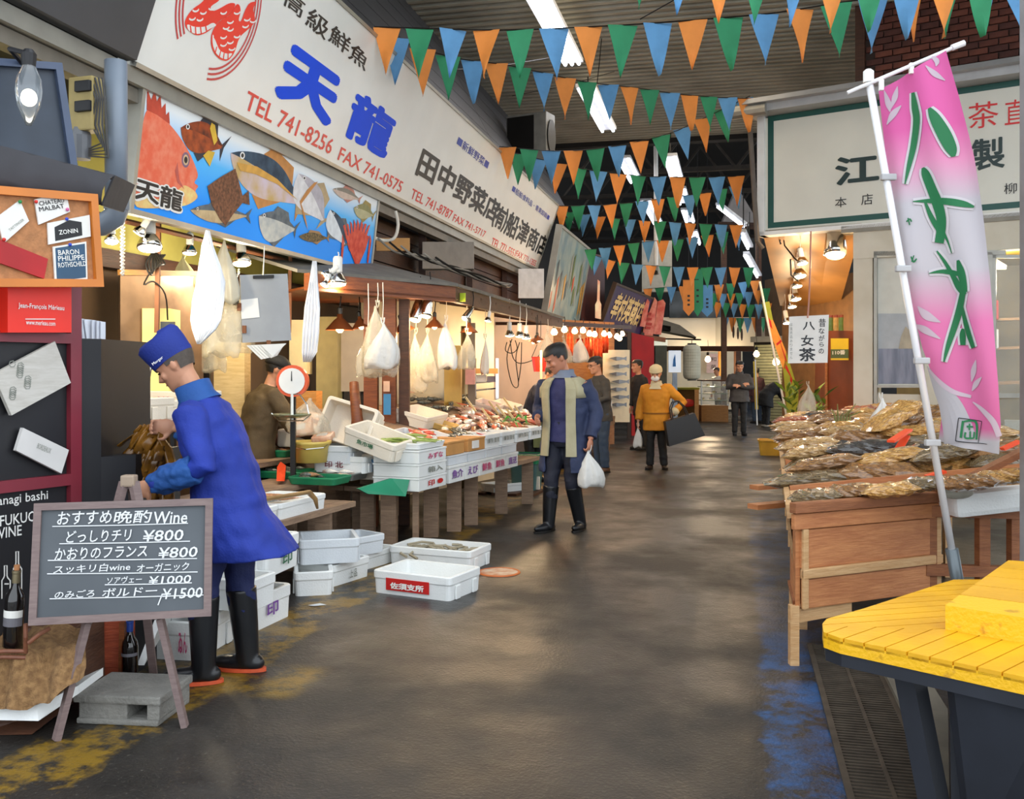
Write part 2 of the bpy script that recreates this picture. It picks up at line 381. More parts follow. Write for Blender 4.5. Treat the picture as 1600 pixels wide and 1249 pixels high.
# ---- right side: tea shop
T = Plane(P(1187, 580, 13.4) * V((1, 1, 0)), (1.533, -1, 0), UP)
def tface(u0, u1, z0, z1, n0, th, name, m, parent=None):
    """slab on the tea shop front: its face n0 metres out from the front, th thick backwards"""
    return MB().prism([T.at(u0, z0, n0), T.at(u1, z0, n0), T.at(u1, z1, n0), T.at(u0, z1, n0)], T.N * -th).build(name, m, parent)
wr = bpy.data.objects.new('wall_right', None); COL.objects.link(wr); tag(wr, kind='structure')
u_j0, u_j1, u_d0, u_d1 = T.uv(1334, 500)[0], T.uv(1364, 500)[0], T.uv(1366, 500)[0], T.uv(1441, 500)[0]
u_e = T.uv(1572, 500)[0]
m_paint = mat('cream_wall_paint', '#d6cfbd', .55, 0, .1, 2, h2='#c6bda8')
tface(u_j0, u_j1, 0, 3.15, .02, .5, 'pillar', m_paint, wr)
tface(u_j0, 5.5, 2.98, 3.38, .03, .2, 'lintel', m_paint, wr)
tface(u_j0 - .15, 5.5, 3.33, 3.42, .05, .25, 'lintel_ledge', mat('grey_ledge', '#8f897c', .6), wr)
tface(u_d1, u_d1 + .28, 0, 3.0, .01, .3, 'panel', m_paint, wr)
tface(u_d0, u_d1, 0, 1.2, -.02, .1, 'lower_panel', m_paint, wr)
tface(u_e - .02, 5.5, 0, .9, -.02, .1, 'lower_panel', m_paint, wr)
tface(u_j0 + .1, 5.6, 0, 3.3, -2.2, .1, 'inner_wall', mat('shop_inner_wall', '#a58f63', .6), wr)
struct(MB().prism([T.at(u_j0 + .1, 3.0, -.1), T.at(5.6, 3.0, -.1), T.at(5.6, 3.0, -2.2), T.at(u_j0 + .1, 3.0, -2.2)], (0, 0, .05)), 'ceiling_tea_shop', mat('ochre_soffit', '#b79a4d', .6))
# corner opening: sloped brown soffit, back wall
struct(MB().prism([T.at(.05, 3.40, 0), T.at(u_j0 + .1, 3.40, 0), P(1312, 478, 17.4), P(1219, 478, 18.6)], (0, 0, .06)), 'ceiling_tea_corner', mat('brown_soffit', '#a5763f', .5, 0, .15, 2))
struct(wallseg(P(1222, 580, 19), P(1352, 580, 16.2), 0, 3.2), 'wall_tea_back', mat('tea_back_wall', '#7a5733', .6, 0, .2))
struct(wallseg(T.at(u_j0 + .25, 0, -.3), P(1348, 580, 16.4), 0, 3.3), 'wall_tea_side', mat('tea_side_wall', '#b9a37c', .6))
# dark mass above the soffit and the brick wall over the sign
ub = T.uv(1346, 60)[0]
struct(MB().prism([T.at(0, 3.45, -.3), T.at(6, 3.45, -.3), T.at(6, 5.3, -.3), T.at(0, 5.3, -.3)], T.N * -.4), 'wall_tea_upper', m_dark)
brk = bpy.data.objects.new('wall_brick', None); COL.objects.link(brk); tag(brk, kind='structure')
tface(ub - .05, 6.2, 5.2, 7.2, -.33, .3, 'mortar', mat('dark_mortar', '#3a2c26', .9, 0, .2, 8), brk)
m_b = [mat('brick_%d' % i, h, .75, 0, .25, 7, .3) for i, h in enumerate(('#5d2f22', '#6b3828', '#4e281f'))]
bl, bh = .215, .075; bd = [MB().bbox((0, 0, 0), (bl, .06, bh), .006).data('brick', q) for q in m_b]
br_rot = (0, 0, atan2(T.U.y, T.U.x)); k = 0
for r in range(14):
    z = 5.28 + r * (bh + .014)
    for c in range(17):
        u = ub + .1 + c * (bl + .014) + (r % 2) * .115
        if u > 4.1: continue
        k += 1; link('brick', random.choice(bd), brk, T.at(u, z, -.325 + random.uniform(-.006, .006)), br_rot)
struct(MB().prism([T.at(ub - .14, 5.2, -.25), T.at(ub - .02, 5.2, -.25), T.at(ub - .02, 7.2, -.25), T.at(ub - .14, 7.2, -.25)], T.N * -.3), 'trim_3', m_dbrown)

# grey concrete pillar at the right edge
struct(MB().bbox((0, 0, 3.3), (.3, .3, 6.6), .015, M=M4.Translation((2.60, 4.5, 0)) @ M4.Rotation(-.05, 4, 'Z')), 'pillar', mat('grey_concrete', '#8c8c8e', .8, 0, .15, 5, .2))
# ================================================================ signs
m_sign = mat('sign_white', '#e6e7e2', .35, 0, .04, 2)
m_ink = mat('black_ink', '#15161a', .5, 0, .1); m_blue = mat('sign_blue', '#1450e6', .6, 0, .02, spec=.2); m_red = mat('sign_red', '#dc2a2a', .4, 0, .05)
m_white = mat('white_paint', '#ecebe6', .5, 0, .05)
def art(pl, pts, m, parent, n=.002, f=None, name='print', sharp=False):
    """flat printed shape on panel pl from photo points (f maps zoom coordinates to photo pixels)"""
    if len(pts) > 8 and not sharp:   # rounded outline
        for _i in range(2): pts = [q for a, b in zip(pts, pts[1:] + pts[:1]) for q in ((a[0] * .78 + b[0] * .22, a[1] * .78 + b[1] * .22), (a[0] * .22 + b[0] * .78, a[1] * .22 + b[1] * .78))]
    q = [pl.px(*(f(*p) if f else p), n) for p in pts]
    return MB().poly(q).build(name, m, parent, fix=False)
def strip(pl, pts, w, m, parent, n=.003, name='print'):
    """flat line of width w along panel points (u, v)"""
    mb = MB(); L = []; 
    for i, p in enumerate(pts):
        a = pts[max(i - 1, 0)]; b = pts[min(i + 1, len(pts) - 1)]; t = V((b[0] - a[0], b[1] - a[1])).normalized(); ww = w[i] if isinstance(w, list) else w
        L += [pl.at(p[0] - t.y * ww / 2, p[1] + t.x * ww / 2, n), pl.at(p[0] + t.y * ww / 2, p[1] - t.x * ww / 2, n)]
    mb.add(L, [(2 * i, 2 * i + 1, 2 * i + 3, 2 * i + 2) for i in range(len(pts) - 1)]); return mb.build(name, m, parent, fix=False)
def board(pl, u0, v0, u1, v1, th, m, parent, frame=None, fw=.04, fth=.03, name='panel'):
    MB().prism([pl.at(u0, v0, 0), pl.at(u1, v0, 0), pl.at(u1, v1, 0), pl.at(u0, v1, 0)], pl.N * -th).build(name, m, parent)
    if frame:
        mb = MB()
        for a, b, c, d in ((u0 - fw, v0 - fw, u1 + fw, v0), (u0 - fw, v1, u1 + fw, v1 + fw), (u0 - fw, v0, u0, v1), (u1, v0, u1 + fw, v1)):
            mb.prism([pl.at(a, b, fth), pl.at(c, b, fth), pl.at(c, d, fth), pl.at(a, d, fth)], pl.N * -(fth + th))
        mb.build('frame', frame, parent)
Z4 = lambda x, y: (200 + x / 3.786, y / 3.786)
Z1 = lambda x, y: (x / 3.1225, y / 3.1225)
R7 = lambda x, y: (380 + x / 3.905, 120 + y / 3.905)

# ---- the long white sign of three shops
S = Plane(SL(3.75, 5.99, 3.424), F, SL(3.34, 5.99, 4.59) - SL(3.75, 5.99, 3.424))
us = S.uv(838, 424)[0]; vs = (SL(3.34, 5.99, 4.59) - SL(3.75, 5.99, 3.424)).length
sg = thing('shop_sign', 'long white leaning shop sign with blue, black and red lettering along the left shops', 'sign')
board(S, 0, 0, us, vs, .12, m_sign, sg)
mb = MB()
for v in (-.02, vs): mb.prism([S.at(0, v, .012), S.at(us, v, .012), S.at(us, v + .03, .012), S.at(0, v + .03, .012)], S.N * -.14)
mb.prism([S.at(us, 0, .012), S.at(us + .05, 0, .012), S.at(us + .05, vs, .012), S.at(us, vs, .012)], S.N * -.14); mb.build('frame', m_alu, sg)
for b, x0, yt, yb, x1 in (('高', 450, -24, 21, 474), ('級', 485, 5, 53, 512), ('鮮', 520, 33, 77, 546), ('魚', 551, 61, 104, 574)):
    letter_px(S, b, x0, yt + 3, yb - 7, x1, m_ink, sg, bold=.012)
letter_px(S, '天', 452, 62, 164, 526, m_blue, sg, bold=.05); letter_px(S, '龍', 558, 137, 225, 612, m_blue, sg, bold=.035)
for b, x0, yt, yb, x1, m, bo in (('TEL 741-8256', 388, 141, 174, 519, m_red, .012), ('FAX 741-0575', 533, 229, 253, 628, m_red, .012), ('■新鮮野菜■', 717, 212, 229, 763, mat('sign_indigo', '#2b3fa8', .4), .01),
        ('田中野菜店', 662, 228, 282, 778, m_ink, .03), ('TEL 741-8787', 645, 294, 312, 706, m_red, .012), ('FAX 741-5717', 710, 334, 347, 758, m_red, .012),
        ('■船舶食料品・青果卸商■', 802, 289, 301, 858, mat('sign_indigo'), .01), ('㈲船津商店', 778, 314, 361, 853, m_ink, .025), ('TEL 771-5551', 770, 371, 386, 805, m_red, .012), ('FAX 771-1355', 808, 391, 402, 837, m_red, .012)):
    letter_px(S, b, x0, yt, yb, x1, m, sg, bold=bo)
# round red emblem: three rings broken at the lower left, two curled scaly bodies
m_emb = mat('emblem_red', '#ee2814', .4, 0, .04); m_ring = mat('ring_red', '#c8343a', .4, 0, .05)
uL, uR = S.uv(271, 5)[0], S.uv(411, 8)[0]; vB = S.uv(326, 127)[1]; uc = (uL + uR) / 2; ru = (uR - uL) / 2; vc = vB + ru * 1.03
for k in range(3):
    r = ru - .035 * k
    for a0, a1 in ((-80, 140), (150, 225)): strip(S, [(uc + r * cos(R(a0 + (a1 - a0) * i / 40)), vc + r * 1.03 * sin(R(a0 + (a1 - a0) * i / 40))) for i in range(41)], .016, m_ring, sg)
art(S, [(440, 12), (375, 55), (332, 120), (340, 170), (400, 212), (450, 200), (500, 165), (540, 120), (600, 90), (640, 20), (600, 15), (540, 50), (500, 68), (480, 40), (545, 0), (560, -60), (480, -50)], m_emb, sg, .003, Z4)
art(S, [(560, 110), (520, 140), (490, 200), (487, 260), (505, 315), (545, 355), (590, 362), (630, 310), (655, 220), (700, 180), (745, 140), (750, 100), (735, 50), (765, 5), (715, 15), (690, 60), (665, 130), (650, 120), (665, 70), (660, 30), (640, 20), (600, 90)], m_emb, sg, .0035, Z4)
art(S, [(343, 138), (352, 180), (400, 203), (448, 192), (484, 168), (525, 150), (500, 130), (455, 158), (390, 160)], m_white, sg, .004, Z4)
art(S, [(497, 190), (496, 258), (514, 312), (550, 345), (588, 352), (620, 312), (580, 318), (540, 300), (520, 255)], m_white, sg, .0045, Z4)
for x0, y0, x1, y1 in ((365, 150, 370, 190), (395, 158, 398, 203), (425, 158, 430, 198), (455, 152, 462, 185), (522, 275, 512, 312), (545, 300, 535, 340), (565, 312, 560, 350), (588, 315, 588, 352), (505, 215, 520, 240)):
    strip(S, [S.uv(*Z4(x0, y0)), S.uv(*Z4(x1, y1))], .012, m_emb, sg, .0055)
for x, y in ((395, 45), (440, 60), (375, 95), (420, 100), (490, 35), (560, 60), (600, 115), (640, 60), (560, 205), (600, 160), (640, 200), (600, 235), (560, 250), (610, 275), (700, 100), (735, 110), (690, 140), (575, 150)):
    strip(S, [S.uv(*Z4(x + 22 * cos(R(a)), y + 22 * sin(R(a)))) for a in (20, 50, 80, 110, 140)], .012, m_white, sg, .005)

# ---- painted fish panel under it
FP = Plane(SL(3.90, 6.2, 2.55), F, SL(3.80, 6.2, 3.38) - SL(3.90, 6.2, 2.55))
uf = FP.uv(577, 428)[0]; vf = .83
fsn = thing('fish_picture_sign', 'painted panel of fishes with a big red one, hung under the long white sign', 'sign')
def sea_mat(name, top, bot, z0, z1):
    m = mat(name, bot, .5, 0, 0, spec=.2); nt = m.node_tree; N = nt.nodes; K = nt.links.new
    tc = N.new('ShaderNodeTexCoord'); sp = N.new('ShaderNodeSeparateXYZ'); mr = N.new('ShaderNodeMapRange'); mr.inputs['From Min'].default_value = z0; mr.inputs['From Max'].default_value = z1
    cr = N.new('ShaderNodeValToRGB'); e = cr.color_ramp.elements; e[0].color = hexc(bot); e[0].position = .2; e[1].color = hexc(top); e[1].position = .85; q = e.new(.55); q.color = hexc('#58bdfc')
    K(tc.outputs['Object'], sp.inputs[0]); K(sp.outputs[2], mr.inputs[0]); K(mr.outputs[0], cr.inputs[0]); K(cr.outputs[0], N['Principled BSDF'].inputs['Base Color']); return m
board(FP, 0, 0, uf, vf, .1, sea_mat('printed_sea', '#eef3f4', '#1f98ff', 2.57, 3.38), fsn, m_alu, .035, .015)
fm = lambda n, h='#888888', h2=None, sc=14: mat('print_' + n, h, .5, 0, .12, sc, h2=h2, spec=.2)
f_red, f_redd, f_yel = fm('coral_red', '#ea6a4c', '#f08a6c'), fm('spine_red', '#c9503c'), fm('pale_yellow', '#efd88c', '#f0b070')
art(FP, [(110, 640), (85, 720), (55, 1000), (35, 1190), (60, 1235), (320, 1222), (385, 1195), (415, 1165), (392, 1130), (418, 1100), (385, 1082), (415, 1045), (400, 990), (370, 920), (330, 850), (290, 790), (240, 730), (170, 670)], f_red, fsn, .003, Z4)
art(FP, [(108, 650), (112, 525), (135, 590), (158, 530), (168, 600), (190, 560), (196, 640), (220, 610), (222, 680), (240, 660), (245, 735), (170, 680)], f_redd, fsn, .0035, Z4, sharp=True)
art(FP, [(30, 1200), (60, 1140), (180, 1190), (300, 1120), (330, 1090), (395, 1130), (412, 1165), (380, 1198), (320, 1224), (60, 1237)], f_yel, fsn, .004, Z4)
art(FP, [(290, 960), (275, 1010), (290, 1080), (330, 1120), (300, 1060)], fm('gill_rose', '#c8645a'), fsn, .0045, Z4)
def disc(pl, x, y, rx, ry, m, parent, n, f): art(pl, [(x + rx * cos(a * pi / 8), y + ry * sin(a * pi / 8)) for a in range(16)], m, parent, n, f)
disc(FP, 338, 946, 24, 46, fm('eye_ring', '#8a6a80'), fsn, .005, Z4); disc(FP, 338, 946, 16, 32, fm('eye_gold', '#d8b890'), fsn, .0055, Z4); disc(FP, 338, 946, 10, 20, m_ink, fsn, .006, Z4)
letter_px(FP, '天', 209, 275, 314, 250, m_white, fsn, bold=.09, n=.0065); letter_px(FP, '龍', 248, 284, 326, 286, m_white, fsn, bold=.08, n=.0065)
letter_px(FP, '天', 211, 278, 311, 248, m_ink, fsn, bold=.03, n=.0075); letter_px(FP, '龍', 250, 287, 323, 284, m_ink, fsn, bold=.025, n=.0075)
LAY = [.003]
def fish_print(f, head, tail, w, back, belly, fin, bulge=.5, eye=True):
    LAY[0] += .0004; n = LAY[0]
    h = V((*head, 0)); t = V((*tail, 0)); a = t - h; L = a.length; a /= L; q = V((-a.y, a.x, 0))
    prof = [(0, 0), (.06, .3), (.15, .6), (.3, .92), (.45, 1), (.6, .85), (.75, .5), (.88, .18), (.92, .12)]
    up = [h + a * L * x - q * w * .5 * y for x, y in prof]; dn = [h + a * L * x + q * w * bulge * y for x, y in prof]
    mid = [h + a * L * x for x, y in prof]
    pp = lambda k: [(p.x, p.y) for p in k]
    tl = [h + a * L * .9 - q * w * .08, t - q * w * .45, h + a * L * .96, t + q * w * .45, h + a * L * .9 + q * w * .08]
    art(FP, pp(tl), fin, fsn, n, f)
    art(FP, pp([up[3] , up[3] - q * w * .28 + a * L * .05, up[5] - q * w * .2 + a * L * .05, up[6]]), fin, fsn, n + .0001, f)
    art(FP, pp([dn[4], dn[5] + q * w * .28, dn[6]]), fin, fsn, n + .0001, f)
    art(FP, pp(up + dn[::-1]), belly, fsn, n + .0002, f)
    art(FP, pp([u * .25 + m * .75 for u, m in zip(up, mid)][1:] and up + [u * .2 + m * .8 for u, m in zip(up, mid)][::-1]), back, fsn, n + .0003, f)
    if eye:
        e = h + a * L * .12 - q * w * .12; disc(FP, e.x, e.y, w * .06, w * .09, m_white, fsn, n + .0004, f); disc(FP, e.x, e.y, w * .035, w * .055, m_ink, fsn, n + .0005, f)
d_blue, d_slate = fm('navy_back', '#1d3348', '#3c5468', 8), fm('slate_back', '#4a5560', '#6c7478')
fish_print(Z4, (605, 905), (1045, 1225), 240, d_blue, fm('lavender_belly', '#d5c4cf', '#c9a86a', 4), fm('amber_fin', '#c88a4c'), .52)
art(FP, [(640, 960), (760, 985), (880, 1060), (1000, 1185), (880, 1090), (750, 1030), (660, 1010)], fm('gold_stripe', '#d9a44e'), fsn, .0062, Z4)
fish_print(Z4, (310, 755), (575, 880), 185, fm('rust_brown', '#5a2d22', '#a34a24'), fm('burnt_orange', '#b4552a', '#7c3a24'), fm('dark_tail', '#3a3a44'), .55)
art(FP, [(480, 760), (490, 725), (510, 740), (525, 830), (505, 860)], fm('lemon_fin', '#e2b844'), fsn, .0066, Z4); art(FP, [(440, 920), (480, 985), (510, 900), (470, 890)], fm('lemon_fin'), fsn, .0066, Z4)
fish_print(Z1, (925, 1025), (1225, 1055), 85, d_slate, fm('tan_belly', '#b89a74', '#d0b88c'), d_slate, .6)
art(FP, [(1145, 822), (1075, 862), (1008, 908), (1030, 1000), (1070, 1070), (1098, 1102), (1130, 1050), (1180, 990), (1215, 1000), (1210, 930), (1180, 955)], fm('speckled_brown', '#5a3c2c', '#8a5a40', 40), fsn, .0068, Z1, sharp=True)
fish_print(R7, (335, 590), (500, 900), 150, fm('pearl_back', '#b9b4bc'), fm('pearl', '#e4e2e2'), fm('pearl_fin', '#b9a27c'), .7)
art(FP, [(350, 775), (452, 640), (430, 645), (385, 690), (340, 760), (365, 860), (390, 935), (375, 850)], fm('amber_fin'), fsn, .0074, R7)
fish_print(R7, (92, 850), (330, 935), 130, d_slate, fm('silver_belly', '#aab0b0', '#c9c9c0'), d_slate, 1.0)
fish_print(R7, (543, 685), (718, 752), 66, fm('olive_grey', '#8c8478'), fm('sand_pink', '#cdb8a8'), fm('coral_fin', '#c98a78'), .5)
fish_print(R7, (672, 800), (800, 850), 95, fm('olive_green', '#8c8a5a'), fm('moss_pale', '#b9b48c'), fm('olive_fin', '#a08c50'), .5)
fish_print(R7, (528, 810), (625, 1040), 90, d_blue, fm('ice_white', '#dfe6ea'), d_slate, .75)
fish_print(R7, (335, 975), (525, 985), 60, fm('banded_brown', '#3a3428', '#8a744c', 60), fm('banded_brown'), fm('banded_tan', '#a8845c'), .5, False)
m_crab = fm('crab_red', '#c83a2c', '#e2604a')
for i in range(8):
    x = 605 + i * 22; art(FP, [(x, 860 + abs(i - 3.5) * 14), (x + 12, 900), (690 + (i - 3.5) * 8, 1080), (670 + (i - 3.5) * 8, 1060)], m_crab, fsn, .008 + i * .0001, R7)
art(FP, [(620, 980), (690, 930), (765, 975), (740, 1060), (690, 1172), (650, 1070)], m_crab, fsn, .009, R7); art(FP, [(600, 960), (612, 1010), (600, 1140), (590, 1130)], m_crab, fsn, .009, R7); art(FP, [(770, 960), (778, 1000), (758, 1140), (750, 1130)], m_crab, fsn, .009, R7)

# ---- second painted panel, further along the street
F2 = Plane(SL(3.55, 17.95, 2.55), F, SL(3.25, 17.95, 4.2) - SL(3.55, 17.95, 2.55))
u2 = F2.uv(904, 500)[0]; f2 = thing('faded_fish_panel', 'faded picture panel with orange and green streaks beyond the end of the long white sign', 'sign')
board(F2, 0, 0, u2, 1.65, .1, mat('faded_print', '#5d7c86', .4, 0, .3, 3, h2='#8b9a94'), f2, m_alu, .05, .02)
for i in range(16):
    u = u2 * (i + .3) / 16; v0 = random.uniform(.05, .7); v1 = v0 + random.uniform(.3, .8); w = u2 / 30
    MB().poly([F2.at(u, v0, .004 + i * .0003), F2.at(u + w, v0 + .1, .004 + i * .0003), F2.at(u + w * .8, min(1.6, v1), .004 + i * .0003), F2.at(u - w * .5, min(1.62, v1 - .1), .004 + i * .0003)]).build('print', fm(*random.choice((('rust', '#b0502c'), ('moss', '#5c6a3c'), ('grey', '#8c8f86'), ('ochre', '#c09040'), ('slate', '#3c4c54')))), f2, fix=False)

# ---- purple sign with gilt lettering and two carved red boards
PS = Plane(P(941, 506, 21.5), P(1001, 523, 24.0) - P(941, 506, 21.5), P(958, 442, 21.2) - P(941, 506, 21.5)); up1, vp1 = PS.uv(1002, 455)
ps = thing('purple_sign', 'dark purple sign with raised gilt lettering on the far left shop', 'sign')
board(PS, 0, 0, PS.uv(1000, 522)[0], .92, .08, mat('purple_lacquer', '#2a1a4c', .45, 0, .15), ps, mat('dark_frame', '#3c2a20', .5), .05, .02)
letter(PS, '幸村英商店', .22, .16, PS.uv(1000, 522)[0] - .35, .8, mat('gilt', '#d8b878', .35, .3, .1), ps, bold=.03, shear=.25, n=.01)
light('sign_fill_light', 'POINT', P(975, 470, 20.2), 30, (1, .7, .4), .1, parent=ps)  # unseen light added to brighten the gilt lettering and the red boards
rb = thing('carved_red_board', 'pair of carved red name boards standing beside the purple sign', 'sign')
for x0, x1, yt, yb, dd in ((1000, 1008, 466, 510, 23.5), (1004, 1020, 465, 524, 23.9), (1020, 1033, 468, 522, 24.2)):
    MB().prism([P(x0, yb, dd), P(x1, yb + 1, dd + .1), P(x1 + 7, yt + 6, dd), P(x1 + 3, yt, dd), P(x0 + 8, yt + 3, dd)], (0, .08, 0)).build('name_board', mat('carved_red', '#d0503c', .4, 0, .2, 6, h2='#e88a70'), rb)
for i, (y, w) in enumerate(((492, 9), (500, 10), (508, 10), (514, 8))):
    MB().prism([P(1008, y, 23.86), P(1008 + w, y + 1, 23.86), P(1009 + w, y - 3, 23.86), P(1009, y - 4, 23.86)], (0, .03, 0)).build('carving', mat('carving_red', '#c02820', .4), rb)
pl_ = thing('paddle_board', 'long pink and white paddle shaped board leaning left of the purple sign', 'board')
MB().prism([P(930, 497, 21.3), P(939, 499, 21.3), P(939.5, 476, 21.3), P(937, 470, 21.3), P(937.5, 440, 21.3), P(934, 437, 21.3), P(933, 470, 21.3), P(930, 476, 21.3)], (0, .05, 0)).build('blade', mat('paddle_pink', '#e09c88', .5, 0, .15, 3, h2='#e8dcc0'), pl_)
# timber front behind these
fr = thing('timber_shop_front', 'dark red timber shop front beneath and behind the purple sign', 'shop front')
MB().prism([P(906, 516, 20.6), P(1040, 535, 26), P(1040, 528, 26), P(906, 506, 20.6)], (0, .12, 0)).build('beam', m_rbrown, fr)
MB().prism([P(908, 510, 21.6), P(945, 514, 22.4), P(945, 400, 22.4), P(908, 392, 21.6)], (0, .1, 0)).build('upper_boarding', mat('maroon_boarding', '#4a2420', .6, 0, .25, 3), fr)
for x, d, w in ((983, 21.5, 3), (1004, 23, 2.5)): MB().beam(P(x, 690, d) * V((1, 1, 0)), P(x, 520, d), w * d / 750).build('post', mat('dark_post', '#2c1c16', .5), fr)
MB().prism([P(987, 690, 22.2) * V((1, 1, 0)), P(1022, 680, 22.8) * V((1, 1, 0)), P(1022, 528, 22.8), P(987, 520, 22.2)], (0, .08, 0)).build('red_door', mat('bright_red_lacquer', '#9c120e', .6, 0, .15, 2, spec=.15), fr)
MB().prism([P(942, 660, 19.2), P(984, 660, 20.2), P(984, 547, 20.2), P(942, 547, 19.2)], (0, .05, 0)).build('poster_board', mat('cream_poster', '#e0cfa8', .5, 0, .06), fr)
for r in range(7):
    y = 560 + r * 12; x = 951 + (r % 2) * 4
    MB().prism([P(x, y, 19.3), P(x + 12, y - 2.5, 19.4), P(x + 24, y - 1, 19.7), P(x + 28, y - 3, 19.8), P(x + 28, y + 4, 19.8), P(x + 24, y + 2, 19.7), P(x + 12, y + 4, 19.4)], (0, -.02, 0)).build('fish_picture', mat('picture_slate', '#5c6470', .4, 0, .2), fr)

# ---- tea shop sign
ts = thing('tea_shop_sign', 'big white tea shop sign with green border high on the right', 'sign')
uS = 5.3; v0, v1 = 3.44, 5.02
board(T, .05, v0, uS, v1, .25, mat('sign_cream', '#dedccf', .4, 0, .05, 1.5), ts)
ua, ub_ = T.uv(1200, 270)[0], uS - .1
va, vb = T.uv(1200, 357)[1], T.uv(1202, 182)[1]
m_gb = mat('border_green', '#174f47', .4, 0, .05)
for a, b, c, d in ((ua, va, ub_, va + .075), (ua, vb - .075, ub_, vb), (ua, va + .075, ua + .08, vb - .075)):
    MB().prism([T.at(a, b, .006), T.at(c, b, .006), T.at(c, d, .006), T.at(a, d, .006)], T.N * -.006).build('border', m_gb, ts)
mb = MB()
for a, b, c, d in ((0, v0 - .06, uS, v0 - .005), (-.02, v0 - .06, .08, v1 + .05)):
    mb.prism([T.at(a, b, .05), T.at(c, b, .05), T.at(c, d, .05), T.at(a, d, .05)], T.N * -.3)
mb.build('frame', m_white, ts)
mb = MB().prism([T.at(-.1, v1 + .02, .3), T.at(uS, v1 + .02, .3), T.at(uS, v1 + .12, .3), T.at(-.1, v1 + .12, .3)], T.N * -.6); mb.prism([T.at(-.12, v1 + .12, .42), T.at(uS, v1 + .12, .42), T.at(uS, v1 + .2, .36), T.at(-.12, v1 + .2, .36)], T.N * -.7)
mb.build('eaves', mat('eaves_grey', '#b3b3b3', .4, .2, .08), ts)
MB().tube([T.at(-.3, v1 + .05, .3), T.at(.2, v1 + .05, .3)], .09, 10).build('gutter_end', m_alu, ts)
MB().tube([T.at(-.08, v1, .2), T.at(.0, 3.3, .1), T.at(.06, 3.2, .05)], .035, 8).build('drain_pipe', mat('brown_pipe', '#5c5146', .5), ts)
m_gk = mat('letter_green_black', '#1c3432', .4, 0, .05)
for b, x0, yt, yb, x1, m, bo in (('江', 1305, 247, 291, 1374, m_gk, .03), ('製', 1518, 219, 268, 1570, m_gk, .02), ('茶', 1513, 163, 203, 1560, m_red, .0), ('直', 1570, 158, 196, 1604, m_red, .0), ('本', 1305, 309, 325, 1323, m_ink, 0), ('店', 1346, 304, 321, 1364, m_ink, 0), ('ら', 1390, 301, 316, 1402, m_ink, 0), ('柳', 1569, 287, 304, 1589, m_ink, 0), ('橋', 1606, 284, 301, 1626, m_ink, 0)):
    letter_px(T, b, x0, yt, yb, x1, m, ts, bold=bo, n=.008)

# ================================================================ wine shop front at the left edge
m_matte = mat('matt_black_panel', '#17171b', .55, 0, .15, 3); m_maroon = mat('maroon_frame', '#7a2733', .4, 0, .12, 4)
WP = Plane(P(-70, 580, 4.02) * V((1, 1, 0)), P(122, 580, 4.55) - P(-70, 580, 4.02), UP)
uw = WP.uv(121, 600)[0]; uw0 = WP.uv(104, 600)[0]
ws = thing('wine_shop_front', 'black wine shop front panel with maroon frame and white lettering at the far left', 'shop front')
MB().prism([WP.at(-.4, 0, 0), WP.at(uw, 0, 0), WP.at(uw, 1.93, 0), WP.at(-.4, 1.93, 0)], WP.N * -.05).build('panel', m_matte, ws)
mb = MB()
vz = lambda y: WP.uv(60, y)[1]
for a, b, c, d in ((uw0, .0, uw, 1.93), (-.4, vz(536), uw0, vz(520)), (-.4, vz(763), uw0, vz(745))):
    mb.prism([WP.at(a, b, .03), WP.at(c, b, .03), WP.at(c, d, .03), WP.at(a, d, .03)], WP.N * -.04)
mb.build('frame', m_maroon, ws)
for b, x0, yt, yb, x1 in (('yanagi bashi', -14, 777, 796, 74), ('FUKUOKA', -1, 806, 823, 78), ('WINE', -12, 827, 844, 33)):
    letter_px(WP, b, x0, yt, yb, x1, m_white, ws, bold=.01, n=.004)
for bx, by, h in ((2, 884, 52), (20, 862, 60)):
    pt = [(0, h), (0, h * .45), (3, h * .36), (4, h * .3), (4, 0), (8, 0), (8, h * .3), (9, h * .36), (13, h * .45), (13, h)]
    strip(WP, [WP.uv(bx + x, by + y) for x, y in pt], .006, m_white, ws, .004); strip(WP, [WP.uv(bx + 4, by + h * .55), WP.uv(bx + 11, by + h * .55)], .006, m_white, ws, .004)
def card(pl, corners, th, m, name, label, cat='card', n=.02, group=None):
    o = thing(name, label, cat, group=group); q = [pl.px(x, y, n) for x, y in corners]; MB().prism(q, pl.N * th).build('sheet', m, o); return o
m_paper = mat('paper_white', '#e4e2dc', .6, 0, .05)
Z2 = lambda x, y: (x / 3.1217, 380 + y / 3.1217)
def cz(*p): return [Z2(*q) for q in p]
o = card(WP, cz((-20, 215), (292, 215), (292, 438), (-20, 438)), .06, mat('card_red', '#ef2a17', .45, 0, .05), 'wine_box', 'bright red wine box with white lettering on the maroon framed shelf', 'box')
letter_px(WP, 'Jean-François Mérieau', 9, 474, 484, 81, m_white, o, bold=.015, n=.085); letter_px(WP, 'www.merieau.com', 21, 501, 508, 67, m_white, o, bold=.01, n=.085)
strip(WP, [WP.uv(20, 499.5), WP.uv(67, 499.5)], .004, m_white, o, .085)
m_plank = mat('pale_wine_board', '#b9b4aa', .6, 0, .12, 5, kind='wood', h2='#c9c5bd')
o = card(WP, cz((-60, 640), (240, 480), (318, 682), (28, 840)), .02, m_plank, 'wine_crate_lid', 'pale wooden panel with a printed vine, upper one pinned on black', 'panel')
for i in range(14):
    x, y = 30 + (i * 37) % 110, 590 + (i * 53) % 170
    strip(WP, [WP.uv(*Z2(x + 16 * cos(a), y + 16 * sin(a))) for a in (0, 1, 2, 3, 4, 5, 6)], .004, mat('print_grey', '#55534f', .6), o, .042)
